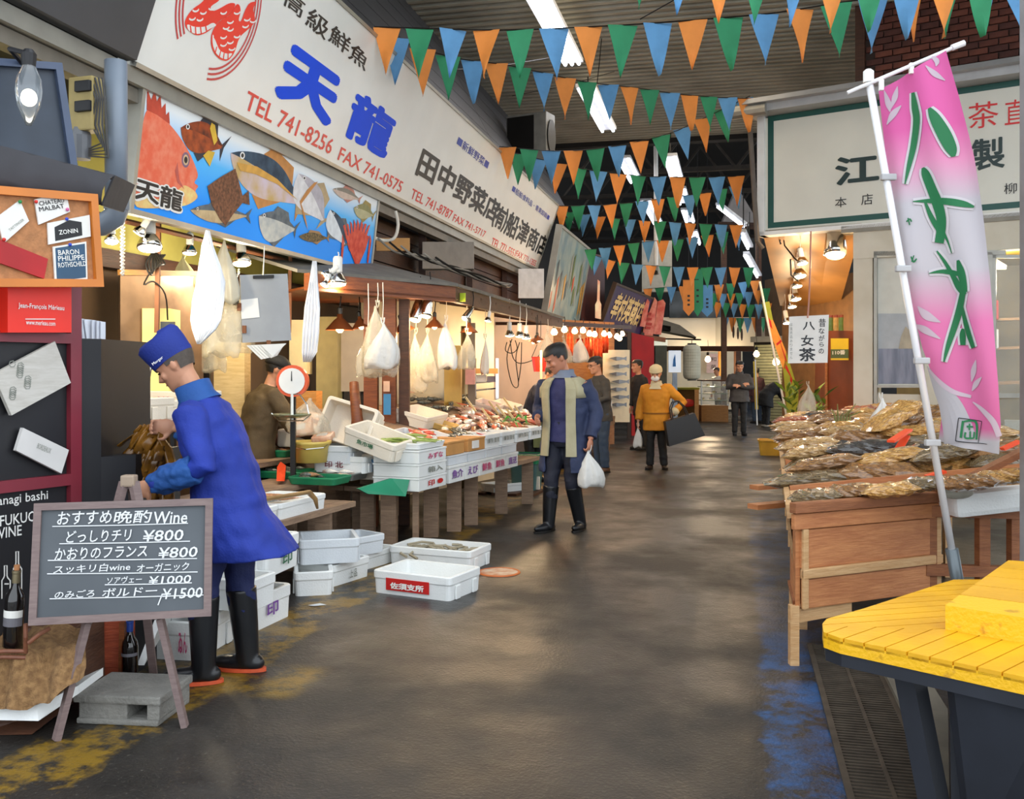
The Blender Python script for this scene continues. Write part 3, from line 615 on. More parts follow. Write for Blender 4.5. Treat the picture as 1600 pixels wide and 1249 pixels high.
o = card(WP, cz((84, 900), (308, 1008), (272, 1122), (50, 1010)), .02, mat('pale_card', '#d2cfcb', .6, 0, .06), 'wine_label_panel', 'small whitish label panel tilted on the black panel below the vine', 'panel')
letter(WP, 'BORDEAUX', *WP.uv(*Z2(150, 1016)), WP.uv(*Z2(222, 1016))[0], WP.uv(*Z2(150, 990))[1], mat('print_grey'), o, n=.042, rot=-.42)
# cork board in an orange frame
CB = Plane(P(-25, 447, 4.0), P(152, 447, 4.42) - P(-25, 447, 4.0), UP)
uc_ = CB.uv(153, 400)[0]; vt = CB.uv(-20, 292)[1]
ck = thing('cork_board', 'cork pin board in an orange wooden frame above the red wine box', 'pin board')
board(CB, -.1, .03, uc_ - .03, vt - .03, .03, mat('cork', '#b57c50', .8, 0, .2, 30, .2), ck, mat('orange_frame', '#d07a2c', .4, 0, .12, 4), .035, .025)
MB().prism([CB.px(-30, 364, .004), CB.px(72, 405, .004), CB.px(66, 436, .004), CB.px(-30, 402, .004)], CB.N * .012).build('ribbon', mat('ribbon_red', '#b01218', .5), ck)
C1 = lambda x, y: (x / 3.1225, y / 3.1225)
def ccard(pts, label, name, m=m_paper): return card(CB, [C1(*p) for p in pts], .008, m, name, label, 'card', .004)
o = ccard([(-20, 1060), (90, 978), (135, 1080), (10, 1190)], 'white card pinned at an angle at the left of the cork board', 'wine_card')
letter(CB, 'TAITTINGER', *CB.uv(8, 353), CB.uv(38, 353)[0], CB.uv(8, 349)[1], mat('print_grey'), o, n=.014, rot=.65)
o = ccard([(162, 975), (315, 935), (335, 1035), (182, 1098)], 'white card reading CHATEAU MALBAT at the top of the cork board', 'wine_card')
for b, y in (('CHATEAU', 318), ('MALBAT', 327)): letter(CB, b, *CB.uv(58, y), CB.uv(98, y)[0], CB.uv(58, y - 7)[1], m_ink, o, n=.014, rot=.2, bold=.01)
o = ccard([(225, 1090), (430, 1050), (436, 1155), (230, 1195)], 'white card with a black plaque reading ZONIN on the cork board', 'wine_card')
art(CB, [C1(*p) for p in ((258, 1110), (330, 1075), (390, 1085), (394, 1150), (262, 1178))], m_ink, o, .013)
letter(CB, 'ZONIN', *CB.uv(89, 365), CB.uv(119, 365)[0], CB.uv(89, 358)[1], m_white, o, n=.015, rot=.15, bold=.015)
o = ccard([(252, 1205), (414, 1180), (420, 1362), (262, 1382)], 'white edged dark blue card at the bottom of the cork board', 'wine_card')
art(CB, [C1(*p) for p in ((262, 1212), (406, 1190), (412, 1355), (270, 1373))], mat('card_navy', '#2c4f6c', .5, 0, .1), o, .013)
for b, y, x1 in (('BARON', 398, 121), ('PHILIPPE', 407, 129), ('ROTHSCHILD', 417, 132)): letter(CB, b, *CB.uv(88, y), CB.uv(x1, y)[0], CB.uv(88, y - 8)[1], m_white, o, n=.015, rot=.08, bold=.012)
for i, (x, y, h) in enumerate(((28, 316, '#2c8a4a'), (53, 316, '#d8342c'), (101, 343, '#2c4ac0'), (106, 383, '#2c4ac0'), (3, 375, '#d8342c'), (102, 328, '#d86aa0'))):
    MB().ball(CB.px(x, y, .018), .008, 8, 6).build('push_pin', mat('pin_' + h[1:], h, .3), ck)
# awning, dark recess with framed blue panel and lamp, junction box, pipes
aw = thing('awning', 'charcoal fabric awning valance over the cork board at the far left', 'awning')
a0, a1, a2, a3 = P(-60, 212, 4.1), P(180, 274, 4.62), P(160, 321, 4.55), P(-60, 283, 4.0)
mb = MB(); n1 = 14; rows = []
for j in range(6):
    t = j / 5; rows.append([(a0.lerp(a1, i / n1)).lerp(a3.lerp(a2, i / n1), t) + V((0, -.05 * sin(t * pi) - .008 * sin(i * 1.9), -.006 * sin(i * 1.3) * t)) for i in range(n1 + 1)])
rows += [[p + V((.02, .06, 0)) for p in rows[-1]]]
mb.rings(rows, cap=False, close=False); mb.build('valance', mat('awning_cloth', '#37363a', .8, 0, .12, 5, .1), aw, smooth=True)
MB().prism([a1, a2, a2 + V((-.1, .5, .05)), a1 + V((-.1, .5, .05))], V((-.01, 0, 0))).build('side_flap', mat('awning_cloth'), aw)
MB().prism([a0, a1, a1 + V((-.2, .7, .1)), a0 + V((-.2, .7, .1))], V((0, 0, -.01))).build('top_cloth', mat('awning_cloth'), aw)
dp = thing('framed_shop_sign', 'dark blue framed sign board under the ledge at the top left', 'sign')
DP = Plane(P(-60, 262, 4.55), P(108, 262, 4.9) - P(-60, 262, 4.55), UP); ud = DP.uv(104, 240)[0]; vd = DP.uv(50, 108)[1]
board(DP, -.1, 0, ud, vd, .05, mat('slate_blue_panel', '#2f3947', .45, 0, .15), dp, mat('slate_blue_frame', '#44516a', .4, 0, .1), .035, .03)
gl = thing('bulb_lamp', 'clear bulb lamp on a black bracket before the dark blue sign', 'lamp')
b0 = P(45, 150, 4.55); gm = mat('clear_glass', '#dfe6ea', .05, 0, 0, trans=.9)
mb = MB().lathe([(.02, .17), (.03, .14), (.055, .08), (.06, .02), (.05, -.05), (.03, -.1), (.012, -.14)], 16, M4.Translation(b0)); mb.build('bulb', gm, gl, smooth=True)
MB().lathe([(.03, .14), (.035, .2), (.02, .22)], 12, M4.Translation(b0)).build('socket', m_matte, gl); MB().tube([b0 + V((0, .0, .2)), b0 + V((-.1, .02, .23)), b0 + V((-.12, .22, .2))], .012).build('bracket', m_matte, gl)
MB().ball(b0 + V((0, 0, -.01)), (.025, .025, .04)).build('filament', mat('bulb_white', '#fff3dc', .4, emit=2), gl)
jb = thing('junction_board', 'old cream meter board with tangled grey cables beside the pipe', 'meter board')
q = P(135, 165, 5.35); MB().bbox(q, (.16, .1, .3), .01, rz=-.3).build('case', mat('aged_cream', '#a5925c', .6, 0, .2), jb)
for z in (.09, -.02): MB().bbox(q + V((.01, -.06, z)), (.1, .03, .06), .006, rz=-.3).build('breaker', m_matte, jb)
MB().lathe([(.05, -.3), (.055, -.17), (.035, -.1)], 12, M4.Translation(q + V((-.03, 0, 0)))).build('insulator', mat('grey_porcelain', '#6c6e72', .4), jb)
for i in range(5):
    MB().tube([q + V((.03 + .02 * i, -.05, .14)), q + V((.08 + .012 * i, -.06, .02)), q + V((.05 + .02 * i, -.05, -.12)), q + V((.1 + .01 * i, -.04, -.22 - .02 * i)), q + V((.03, -.04, -.25 - .01 * i))], .006, 6).build('cable', mat('grey_cable', '#77746c' if i % 2 else '#3c3a38', .5), jb)
pp = thing('down_pipe', 'thick grey drain pipe left of the painted fish panel', 'pipe')
pa = P(181, 96, 5.45); pb = P(182, 328, 5.45); MB().tube([pa, pb], .062, 20).build('pipe', mat('grey_pipe', '#76808c', .4, 0, .08), pp, smooth=True)
MB().tube([pb + V((0, 0, .02)), pb, pb + V((-.01, 0, -.04)), pb + V((-.08, 0, -.085)), pb + V((-.2, 0, -.09))], .064, 16).build('elbow', mat('grey_pipe'), pp, smooth=True)
MB().lathe([(.068, -.03), (.068, .03)], 18, M4.Translation(pb + V((0, 0, .03)))).build('collar', mat('grey_pipe'), pp)
# black counter and folded white sheets beside it
bc = thing('black_counter', 'stepped matt black counter end right of the maroon frame', 'counter')
c1, c2, c3 = P(122, 580, 4.56), P(158, 580, 4.64), P(212, 580, 4.75)
def vslab(a, b, z0, z1, th): return MB().prism([(a.x, a.y, z0), (b.x, b.y, z0), (b.x, b.y, z1), (a.x, a.y, z1)], (.03, th, 0))
vslab(c1, c2, 0, 1.655, .55).build('tall_part', m_matte, bc); vslab(c2, c3, 0, 1.085, .55).build('low_part', m_matte, bc)
wsx = thing('white_sheets', 'white plastic sheets standing folded on the black counter', 'sheeting')
def sheet(x0, x1, y0, y1, d, nm):
    rr = []
    for j in range(5):
        y = y1 + (y0 - y1) * j / 4; rr.append([P(x0 + (x1 - x0) * i / 20 - (5 * j / 4 if i < 8 else 0) , y + (i * .25), d) + V((0, .018 * sin(i * 1.7) + .004 * i, 0)) for i in range(21)])
    MB().rings(rr, cap=False, close=False).build(nm, mat('white_sheet', '#dfe3ec', .6, 0, .04), wsx, smooth=True)
sheet(126, 153, 497, 533, 4.75, 'sheet'); sheet(159, 186, 541, 718, 4.82, 'sheet')
# ================================================================ builders for the stalls
m_foam = mat('foam_white', '#e4e6e4', .6, 0, .05, 3, .12, 90); m_foam2 = mat('foam_cream', '#e6dccb', .6, 0, .06, 3, .12, 90); m_foamg = mat('foam_grey', '#cdd2d6', .6, 0, .06, 3, .12, 90)
def rrect(L, W, r, z, n=3):
    out = []
    for cx, cy, a0 in ((L / 2 - r, W / 2 - r, 0), (-L / 2 + r, W / 2 - r, 90), (-L / 2 + r, -W / 2 + r, 180), (L / 2 - r, -W / 2 + r, 270)):
        out += [V((cx + r * cos(R(a0 + 90 * i / n)), cy + r * sin(R(a0 + 90 * i / n)), z)) for i in range(n + 1)]
    return out
def tub_data(L, W, H, m, t=.024, taper=.012, rim=.008, notch=True, r=.03):
    key = ('tub', L, W, H, m.name, t)
    if key in TXT: return TXT[key]
    mb = MB(); k = H * .62
    mb.rings([rrect(L - taper, W - taper, r, 0), rrect(L - .003, W - .003, r, k), rrect(L + rim, W + rim, r, k + .01), rrect(L + rim, W + rim, r, H - .006), rrect(L + rim - .012, W + rim - .012, r, H), rrect(L - 2 * t, W - 2 * t, r * .7, H - .002), rrect(L - 2 * t - .01, W - 2 * t - .01, r * .7, t)], cap=True)
    if notch:
        for sx in (-1, 1):
            for q in (-.27, .27):
                mb.bbox((sx * (L / 2 + .004), q * W, H * .3), (.012, .06, H * .58), .005)
    TXT[key] = mb.data('tub', m, smooth=False); return TXT[key]
def crate(loc, rz, L, W, H, label, text=None, tm=None, m=None, group=None, rot=None, side='y-', tf=(.15, .85, .2, .55), panel=None, name='foam_crate', bold=.02):
    """open foam fish crate; text printed on one outer side"""
    o = thing(name, label, 'crate', loc, rz, group, rot); link('tub', tub_data(L, W, H, m or m_foam), o)
    if text:
        if side == 'y-': pl, w = Plane((-L / 2, -W / 2 - .001, 0), (1, 0, 0), UP), L
        elif side == 'x+': pl, w = Plane((L / 2 + .001, -W / 2, 0), (0, 1, 0), UP), W
        else: pl, w = Plane((-L / 2 - .001, W / 2, 0), (0, -1, 0), UP), W
        u0, u1, v0, v1 = tf[0] * w, tf[1] * w, tf[2] * H, tf[3] * H
        if panel:
            MB().prism([pl.at(u0, v0, .006), pl.at(u1, v0, .006), pl.at(u1, v1, .006), pl.at(u0, v1, .006)], pl.N * -.005).build('label', panel, o); u0 += .06 * w; u1 -= .06 * w; v0 += .08 * H; v1 -= .16 * H
        q = bpy.data.objects.new('lettering', text_data(text, tm, bold)); COL.objects.link(q); q.parent = o
        q.matrix_basis = pl.mat((u0 + u1) / 2, (v0 + v1) / 2, .0105) @ M4.Diagonal((u1 - u0, v1 - v0, 1, 1)) @ M4.Translation((-.5, -.5, 0))
    return o
def box_thing(loc, rz, d, m, label, name='carton', cat='box', text=None, tm=None, rot=None, group=None, side='y-', tf=(.2, .8, .3, .7)):
    """closed carton with a lid seam and printed side"""
    o = thing(name, label, cat, loc, rz, group, rot); L, W, H = d
    MB().bbox((0, 0, H * .42), (L, W, H * .84), .006).build('body', m, o); MB().bbox((0, 0, H * .92), (L + .01, W + .01, H * .16), .005).build('lid', m, o)
    if text:
        pl, w = (Plane((-L / 2, -W / 2, 0), (1, 0, 0), UP), L) if side == 'y-' else (Plane((L / 2, -W / 2, 0), (0, 1, 0), UP), W)
        q = bpy.data.objects.new('lettering', text_data(text, tm, .02)); COL.objects.link(q); q.parent = o
        q.matrix_basis = pl.mat((tf[0] + tf[1]) / 2 * w, (tf[2] + tf[3]) / 2 * H, .008) @ M4.Diagonal(((tf[1] - tf[0]) * w, (tf[3] - tf[2]) * H, 1, 1)) @ M4.Translation((-.5, -.5, 0))
    return o
def fish_data(m, w=.16, h=.2, bend=0):
    key = ('fish', m.name, w, h, bend)
    if key in TXT: return TXT[key]
    mb = MB(); rr = []
    for t, k in ((0, .04), (.05, .4), (.14, .75), (.28, 1), (.45, .95), (.62, .68), (.78, .34), (.88, .16), (.92, .2), (1.0, .75)):
        th = w * k if t < .9 else w * .06; y = bend * sin(t * pi)
        rr.append([V((t - .5, y + h / 2 * k * cos(2 * pi * i / 8), th / 2 * sin(2 * pi * i / 8))) for i in range(8)])
    mb.rings(rr)
    mb.prism([(-.2, h * .45, 0), (.1, h * .62, 0), (.16, h * .42, 0)], (0, 0, .01)); mb.ball((-.38, h * .12, w * .33), .018, 6, 4)
    TXT[key] = mb.data('fish', m, smooth=True); return TXT[key]
m_fs = [mat('fish_silver', '#aab2b6', .25, .3, .3, 12, h2='#5c6870'), mat('fish_red', '#d8583a', .3, 0, .25, 12, h2='#e88a66'), mat('fish_tan', '#c0895a', .35, 0, .25, 12, h2='#8a5a38'), mat('fish_dark', '#3c3e3a', .25, .1, .3, 12, h2='#74766c'), mat('squid_pink', '#e2c8ba', .25, 0, .15, 14, h2='#c99a88'), mat('fish_white', '#e3ddd2', .3, 0, .12, 12)]
def fish(loc, rz, L, kind, label, group, tilt=0, w=.16, h=.24, bend=0, cat='fish'):
    return tag(link('fish', fish_data(m_fs[kind], w, h, bend), None, loc, (tilt, 0, rz), L), label, cat, group)
def heap(c, rz, lx, ly, n, kinds, L, label, group, dz=.03, ang=None, cat='fish', tiltplane=None, w=.16, h=.24):
    c = V(c)
    for i in range(n):
        x = (random.random() - .5) * lx; y = (random.random() - .5) * ly; z = .02 + dz * random.random()
        q = M4.Rotation(rz, 4, 'Z') @ V((x, y, z))
        fish(c + q, rz + (random.uniform(-.35, .35) if ang is None else ang + random.uniform(-.2, .2)), L * random.uniform(.85, 1.15), random.choice(kinds), label, group, random.uniform(-.15, .15), w, h, random.uniform(-.06, .06), cat)
m_bag = mat('clear_poly_bag', '#d8d2be', .18, 0, .1, 6, .5, 22, alpha=.38); m_bagw = mat('white_poly_bag', '#dcdad4', .35, 0, .06, 6, .5, 20, alpha=.9)
def bag(hook, w, h, m, label, name='plastic_bag', cat='bag', depth=.35, seed=0, bottom=.9, knot=True, group=None, rz=0, cord=0):
    """gathered hanging bag: narrow at the hook, full and creased below"""
    rn = random.Random(seed); o = thing(name, label, cat, hook, rz, group); mb = MB(); rr = []; n = 22; ph = [rn.uniform(0, 6) for _ in range(5)]
    for t, k in ((0, .06), (.08, .1), (.2, .3), (.38, .62), (.58, .88), (.78, 1), (.92, .97), (1, bottom)):
        rr.append([V((cos(2 * pi * i / n) * w / 2 * k * (1 + .09 * sin(5 * 2 * pi * i / n + ph[0]) + .06 * sin(9 * 2 * pi * i / n + ph[1])) + .06 * w * sin(t * 4 + ph[2]),
                       sin(2 * pi * i / n) * w / 2 * depth * k * (1 + .25 * sin(6 * 2 * pi * i / n + ph[3]) + .15 * sin(11 * 2 * pi * i / n)), -h * t - (.05 * h * sin(3 * 2 * pi * i / n + ph[4]) if t > .9 else 0))) for i in range(n)])
    mb.rings(rr); mb.build('bag', m, o, smooth=True)
    if cord: MB().tube([(0, 0, .03), (.006, 0, cord * .5), (0, .01, cord)], .004, 5).build('cord', m_foam2, o)
    if knot: MB().tube([(-.015, 0, .05), (-.01, 0, .01), (0, 0, -.02), (.012, 0, .01), (.015, 0, .05)], .007, 6).build('knot', m, o)
    return o
m_ring = mat('lamp_white', '#dcdad4', .4, 0, .06); m_chrome = mat('chrome', '#c9c9c6', .15, 1, .05); m_copper = mat('copper_shade', '#7c4526', .4, .5, .15); m_blackm = mat('black_metal', '#1c1a18', .4, .3, .1)
m_glow_w = mat('glow_warm', '#ffd9a0', .5, emit=14, ecol='#ffd6a0'); m_glow_c = mat('glow_cool', '#fff4e0', .5, emit=14, ecol='#fff0d8')
def aim(d): return V(d).normalized().to_track_quat('-Z', 'Y').to_matrix().to_4x4()
LP = {}
def lamp(kind, loc, d, size, label, power=0, cord=.25, glow=None, cat='lamp', name=None, col=(1, .74, .45)):
    """kind: par (white holder, faceted reflector), shade (wide cone), can (bullet), bulb (bare pear bulb). loc is the mouth of the lamp"""
    name = name or {'par': 'clip_lamp', 'shade': 'pendant_lamp', 'can': 'bullet_lamp', 'bulb': 'bulb_lamp'}[kind]
    o = thing(name, label, cat, loc, 0, None); q = aim(d); s = size; gm = glow or m_glow_w; mats = {'par': m_ring, 'shade': m_copper, 'can': m_chrome, 'bulb': m_blackm}
    key = (kind, round(s, 3), gm.name)
    if key not in LP:
        L = []
        if kind == 'par':
            L.append(('reflector', MB().lathe([(s * .5, 0), (s * .48, s * .18), (s * .3, s * .5), (s * .2, s * .62)], 16).data('reflector', m_chrome, smooth=True)))
            L.append(('socket', MB().lathe([(s * .22, s * .6), (s * .25, s * .66), (s * .25, s * 1.35), (s * .2, s * 1.45)], 14).data('socket', m_ring, smooth=False)))
            L.append(('bulb', MB().lathe([(s * .47, s * .02), (s * .42, -s * .05), (s * .25, -s * .1), (.001, -s * .12)], 16).data('bulb', gm, smooth=True)))
        elif kind == 'shade':
            L.append(('shade', MB().rings([[V((r * s * cos(2 * pi * k / 20), r * s * sin(2 * pi * k / 20), z * s)) for k in range(20)] for r, z in ((.5, 0), (.47, .04), (.2, .34), (.1, .42), (.09, .6), (.07, .6), (.08, .4), (.18, .33), (.46, .02))], cap=False).data('shade', m_copper, smooth=True)))
            L.append(('socket', MB().lathe([(s * .1, s * .55), (s * .1, s * .75), (s * .05, s * .8)], 12).data('socket', m_blackm)))
            L.append(('bulb', MB().ball((0, 0, s * .06), (s * .14, s * .14, s * .16)).data('bulb', gm, smooth=True)))
        elif kind == 'can':
            L.append(('body', MB().lathe([(s * .5, 0), (s * .5, s * .2), (s * .42, s * 1.2), (s * .3, s * 1.9), (s * .26, s * 2.1), (s * .1, s * 2.15)], 16).data('body', m_chrome, smooth=True)))
            L.append(('bulb', MB().ball((0, 0, 0), (s * .44, s * .44, s * .18)).data('bulb', gm, smooth=True)))
        else:
            L.append(('bulb', MB().lathe([(.001, 0), (s * .3, s * .05), (s * .5, s * .35), (s * .42, s * .65), (s * .2, s * .95), (s * .16, s * 1.1)], 12).data('bulb', gm, smooth=True)))
            L.append(('socket', MB().lathe([(s * .2, s * 1.0), (s * .22, s * 1.5), (s * .1, s * 1.6)], 10).data('socket', m_blackm)))
        LP[key] = L
    for nm, me in LP[key]: c = link(nm, me, o); c.matrix_basis = q
    top = q @ V((0, 0, s * {'par': 1.4, 'shade': .75, 'can': 2.1, 'bulb': 1.55}[kind]))
    if cord: MB().tube([top, top + V((.01, .0, cord * .5)), top + V((0, 0.02, cord))], .006, 6).build('cord', m_blackm if kind != 'par' else m_ring, o)
    if power: light('glow', 'POINT', (q @ V((0, 0, -s * .45))), power, col, .06, parent=o)
    return o
def leg_table(name, label, top_pts, z, legs, lw=.09, th=.05, m=None, boards=4, apron=True):
    """timber table: top_pts four corners (x, y) from front left, boards laid along the long side"""
    m = m or mat('grey_timber', '#7d6450', .7, 0, .25, 4, .2, kind='wood', h2='#9a7f66'); o = thing(name, label, 'table')
    a, b, c, d = [V((*p, z)) for p in top_pts]
    for i in range(boards):
        t0, t1 = i / boards, (i + .96) / boards
        MB().prism([a.lerp(d, t0), b.lerp(c, t0), b.lerp(c, t1), a.lerp(d, t1)], (0, 0, -th)).build('board', m, o)
    for x, y in legs: MB().beam((x, y, 0), (x, y, z - th), lw, lw).build('leg', m, o)
    if apron:
        for p, q in ((a, b), (d, c)): MB().beam(p.lerp(q, .03) - V((0, 0, th + .05)), q.lerp(p, .03) - V((0, 0, th + .05)), .03, .1).build('apron', m, o)
    return o
class Frame:
    def __init__(s, o, ang): s.o = V((o[0], o[1], 0)); s.a = ang; s.y = V((sin(ang), cos(ang), 0)); s.x = V((cos(ang), -sin(ang), 0)); s.rz = -ang
    def at(s, x, y, z=0): return s.o + s.x * x + s.y * y + UP * z
    def xy(s, x, y): p = s.at(x, y); return (p.x, p.y)
    def loc(s, p): q = V(p) - s.o; return q.dot(s.x), q.dot(s.y)

# ================================================================ crates on the floor
m_redlab = mat('label_red', '#c21f1c', .5, 0, .06); m_pink = mat('print_pink', '#c84a78', .5); m_purp = mat('print_purple', '#7a4a9c', .5); m_green = mat('print_green', '#2f6a4a', .5)
def place_edge(p, q, z=0):   # centre and turn of a box whose front edge runs p -> q on the ground
    p = V(p); q = V(q); t = q - p; return p, q, t.length, atan2(t.y, t.x)
def ground_crate(pa, pb, W, H, label, z=0, **k):
    p, q, L, a = place_edge(G(*pa, z), G(*pb, z)); n = V((-sin(a), cos(a), 0)); c = (p + q) / 2 + n * W / 2; c.z = z
    return crate(c, a, L, W, H, label, **k)
ground_crate((583, 926), (703, 941), .42, .155, 'white foam crate with the red lettered label, nearest on the open floor', text='佐須支所', tm=m_white, panel=m_redlab, tf=(.18, .74, .2, .72), bold=.035)
cb = ground_crate((608, 883), (735, 894), .40, .15, 'white foam crate with dried scraps inside, behind the red labelled one')
for i in range(16):
    a = random.uniform(-2, 2); p = cb.location + V((random.uniform(-.2, .2), random.uniform(-.12, .12), .06)); pts = [p + V((cos(a + j * .7) * .05 * j, sin(a + j * .7) * .04 * j, .05 + .02 * sin(j + i))) for j in range(5)]
    if i == 0: sc_ = thing('dried_scraps', 'tangle of pale dried scraps in the second foam crate on the floor', 'scraps', cb.location)
    MB().tube([q - V(cb.location) for q in pts], .011, 5).build('strand', mat('dry_scrap', '#c3b596' if i % 2 else '#9c927a', .6), sc_)
ground_crate((460, 933), (520, 930), .5, .16, 'low foam crate on the floor beside the leaning crate stack, nearest of the loose ones')
ground_crate((521, 918), (578, 900), .34, .15, 'foam crate with faint grey marks, right of the low nearest loose crate', text='上 品', tm=mat('print_grey'), side='y-', tf=(.4, .6, .2, .6))
ground_crate((468, 884), (562, 879), .4, .17, 'big white foam crate lying on top of two others under the near fish table', z=.165, m=m_foamg)
ground_crate((566, 893), (622, 876), .3, .12, 'foam crate behind the big upper one, at the foot of the near fish table')
ground_crate((560, 870), (602, 862), .3, .14, 'foam crate in shadow at the back of the floor crates', z=.12, m=m_foamg)
ground_crate((396, 990), (455, 962), .42, .2, 'bottom foam crate with purple marks beside the black rubber boots', text='印', tm=m_purp, side='y-', tf=(.3, .6, .3, .7))
ground_crate((392, 958), (432, 940), .40, .17, 'middle foam crate of the stack beside the black rubber boots', z=.21)
ground_crate((418, 905), (468, 882), .40, .2, 'top foam crate with green mark on the stack beside the boots', z=.33, text='印', tm=m_green, side='y-', tf=(.4, .7, .2, .6))
ground_crate((232, 1030), (310, 1034), .45, .2, 'white foam crate with pink scrawl behind the cinder block', text='ゐん', tm=m_pink, tf=(.62, .8, .2, .75))
lid = thing('foam_board', 'long white foam lid leaning behind the dark wine bottle', 'lid'); a = P(214, 1040, 4.62); b = P(242, 968, 4.75)
MB().prism([a, a + V((.035, 0, 0)), b + V((.035, 0, 0)), b], (-.02, .4, 0.1)).build('slab', m_foam, lid)

# ================================================================ near fish stall
FA = Frame((-1.62, 6.12), R(18.3))
leg_table('fish_table', 'long timber table of the near fish stall, behind the blue jacketed man', [FA.xy(0, -1.7), FA.xy(0, 1.33), FA.xy(-.5, 1.33), FA.xy(-.5, -1.7)], .5, [FA.xy(-.12, y) for y in (-1.0, -.15, 1.05)] + [FA.xy(-.42, y) for y in (-1.0, 1.05)], .11, .04, apron=False)
def step(x0, x1, y0, y1, z, label, m, fr=FA, name='display_step'):
    o = thing(name, label, 'display stand'); mb = MB(); th = .04
    MB().prism([fr.at(x0, y0, z), fr.at(x1, y0, z), fr.at(x1, y1, z), fr.at(x0, y1, z)], (0, 0, -th)).build('shelf', m, o)
    for y in (y0 + .1, (y0 + y1) / 2, y1 - .1): MB().beam(fr.at((x0 + x1) / 2, y, 0), fr.at((x0 + x1) / 2, y, z - th), .08).build('leg', m, o)
    return o
m_greytim = mat('grey_timber')
step(-.98, -.53, -2.2, 2.1, .60, 'second timber shelf of the near fish stall holding green trays', m_greytim)
step(-1.45, -1.0, -2.2, 2.4, .74, 'third timber shelf of the near fish stall holding bucket and packs', m_greytim)
# front row crates with fish
names = ['nearest the blue jacket', 'second from the blue jacket', 'third from the blue jacket', 'at its far end']
for i, y in enumerate((-1.3, -.66, -.02, .62)):
    c = crate(FA.at(-.25, y, .5), FA.rz + pi / 2, .62, .44, .11, 'white foam crate of iced fish on the near table, ' + names[i], m=m_foam)
    MB().prism([V((-.27, -.18, .07)), V((.27, -.18, .07)), V((.27, .18, .07)), V((-.27, .18, .07))], (0, 0, -.05)).build('ice', mat('crushed_ice', '#dfe0da', .5, 0, .1, 40, .4, 60), c)
    heap(FA.at(-.25, y, .57), FA.rz, .26, .44, (9, 9, 10, 9)[i], ((0, 2), (4, 5, 1), (4, 5), (2, 4, 0))[i], .2, 'small fish lying on ice in the crate %s' % names[i], 'iced fish ' + names[i], .03, ang=(0, .4, 0, .6)[i])
sq = thing('squid_cloth', 'grey veined tangle of squid hanging over the front crate by the blue jacket', 'squid'); 
for i in range(9):
    x = .0 + .012; y = -.18 + i * .02 + .1
    MB().tube([FA.at(-.12, y, .635), FA.at(-.02, y + .01, .632), FA.at(.018, y + .012, .60), FA.at(.02, y + .02 * sin(i), .52 - .02 * (i % 3))], [.012, .014, .012, .006], 6).build('tentacle', m_fs[(0, 4, 3)[i % 3]], sq, smooth=True)
eel = thing('eel', 'long brown ribbon fish draped across the near crates and over their edge', 'fish'); pts = [FA.at(-.45 + .07 * j, -.4 + .135 * j + .02 * sin(j * 1.2), .655 + .01 * sin(j)) for j in range(8)]
pts += [FA.at(.02, .62, .64), FA.at(.035, .66, .6), FA.at(.04, .68, .53)]
MB().tube(pts, [.01, .02, .024, .026, .026, .026, .025, .024, .022, .018, .008], 8, flat=.5).build('body', mat('eel_tan', '#b08a56', .3, 0, .2, 8, h2='#8a6a3e'), eel, smooth=True)
# trays and goods on the shelves
m_gtray = mat('green_plastic', '#1f7a52', .35, 0, .1); m_btray = mat('blue_plastic', '#3c83b4', .35, 0, .1); m_bucket = mat('yellow_plastic', '#e0c264', .4, 0, .08)
def tray(px, z, L, W, H, m, label, rz=FA.rz, tilt=0, name='tray'):
    o = thing(name, label, 'tray', G(*px, z), rz, None, (tilt, 0, rz)); link('basin', tub_data(L, W, H, m, .008, .03, .006, False), o); return o
for i, (px, L, W, m, lb) in enumerate((((452, 745), .5, .34, m_gtray, 'green plastic tray with dark shellfish by the blue jacket'), ((432, 712), .36, .3, m_gtray, 'green plastic tray holding a brown whelk, at the back by the olive jacket'), ((527, 748), .44, .3, mat('steel_tray', '#8d8f8a', .3, .7, .1), 'flat steel tray of pale fillets left of the stacked cartons'), ((500, 755), .42, .3, m_gtray, 'shallow green tray of mussels in the middle of the near stall'))):
    t = tray(px, .605 if i != 1 else .745, L, W, .06, m, lb)
    heap(V(t.location) + V((0, 0, .02)), FA.rz, L * .6, W * .6, 7, ((3,), (2, 3), (5, 4), (3, 2))[i], .13, 'pieces of seafood lying in the ' + lb[:38].rsplit(' ', 1)[0], 'seafood in tray %s' % ('abcd'[i]), .03, cat='seafood', w=.3, h=.35)
wh = tag(MB().lathe([(.01, 0), (.09, .02), (.11, .05), (.085, .1), (.05, .14), (.02, .17), (.003, .19)], 14, M4.Translation(G(436, 700, .8)) @ M4.Rotation(.6, 4, 'Y')).build('whelk', mat('whelk_brown', '#7a5a50', .6, 0, .3, 20, .3), smooth=True), 'brown whelk shell on the green tray near the blue jacket', 'shell')
tag(MB().prism([G(432, 752, .63), G(444, 752, .63), G(446, 728, .7), G(438, 722, .73), G(433, 730, .7)], (0, .02, 0)).build('price_tag', mat('tag_orange', '#f04c1e', .5, 0, .05)), 'bright orange price tag standing beside the green trays', 'price tag')
bk = thing('bucket', 'round cream yellow bucket standing on the third shelf of the near stall', 'bucket', G(486, 722, .74))
MB().rings([[V((r * cos(2 * pi * k / 24), r * sin(2 * pi * k / 24), z)) for k in range(24)] for r, z in ((.135, 0), (.16, .15), (.168, .155), (.17, .175), (.158, .175), (.15, .15), (.128, .01))]).build('pail', m_bucket, bk, smooth=True)
MB().tube([(-.165, 0, .165), (-.13, -.13, .13), (0, -.19, .12), (.13, -.13, .13), (.165, 0, .165)], .004, 6).build('handle', m_chrome, bk)
m_pinkpk = mat('pink_pack', '#e0a98c', .35, 0, .2, 20, .2, h2='#f0cdb4')
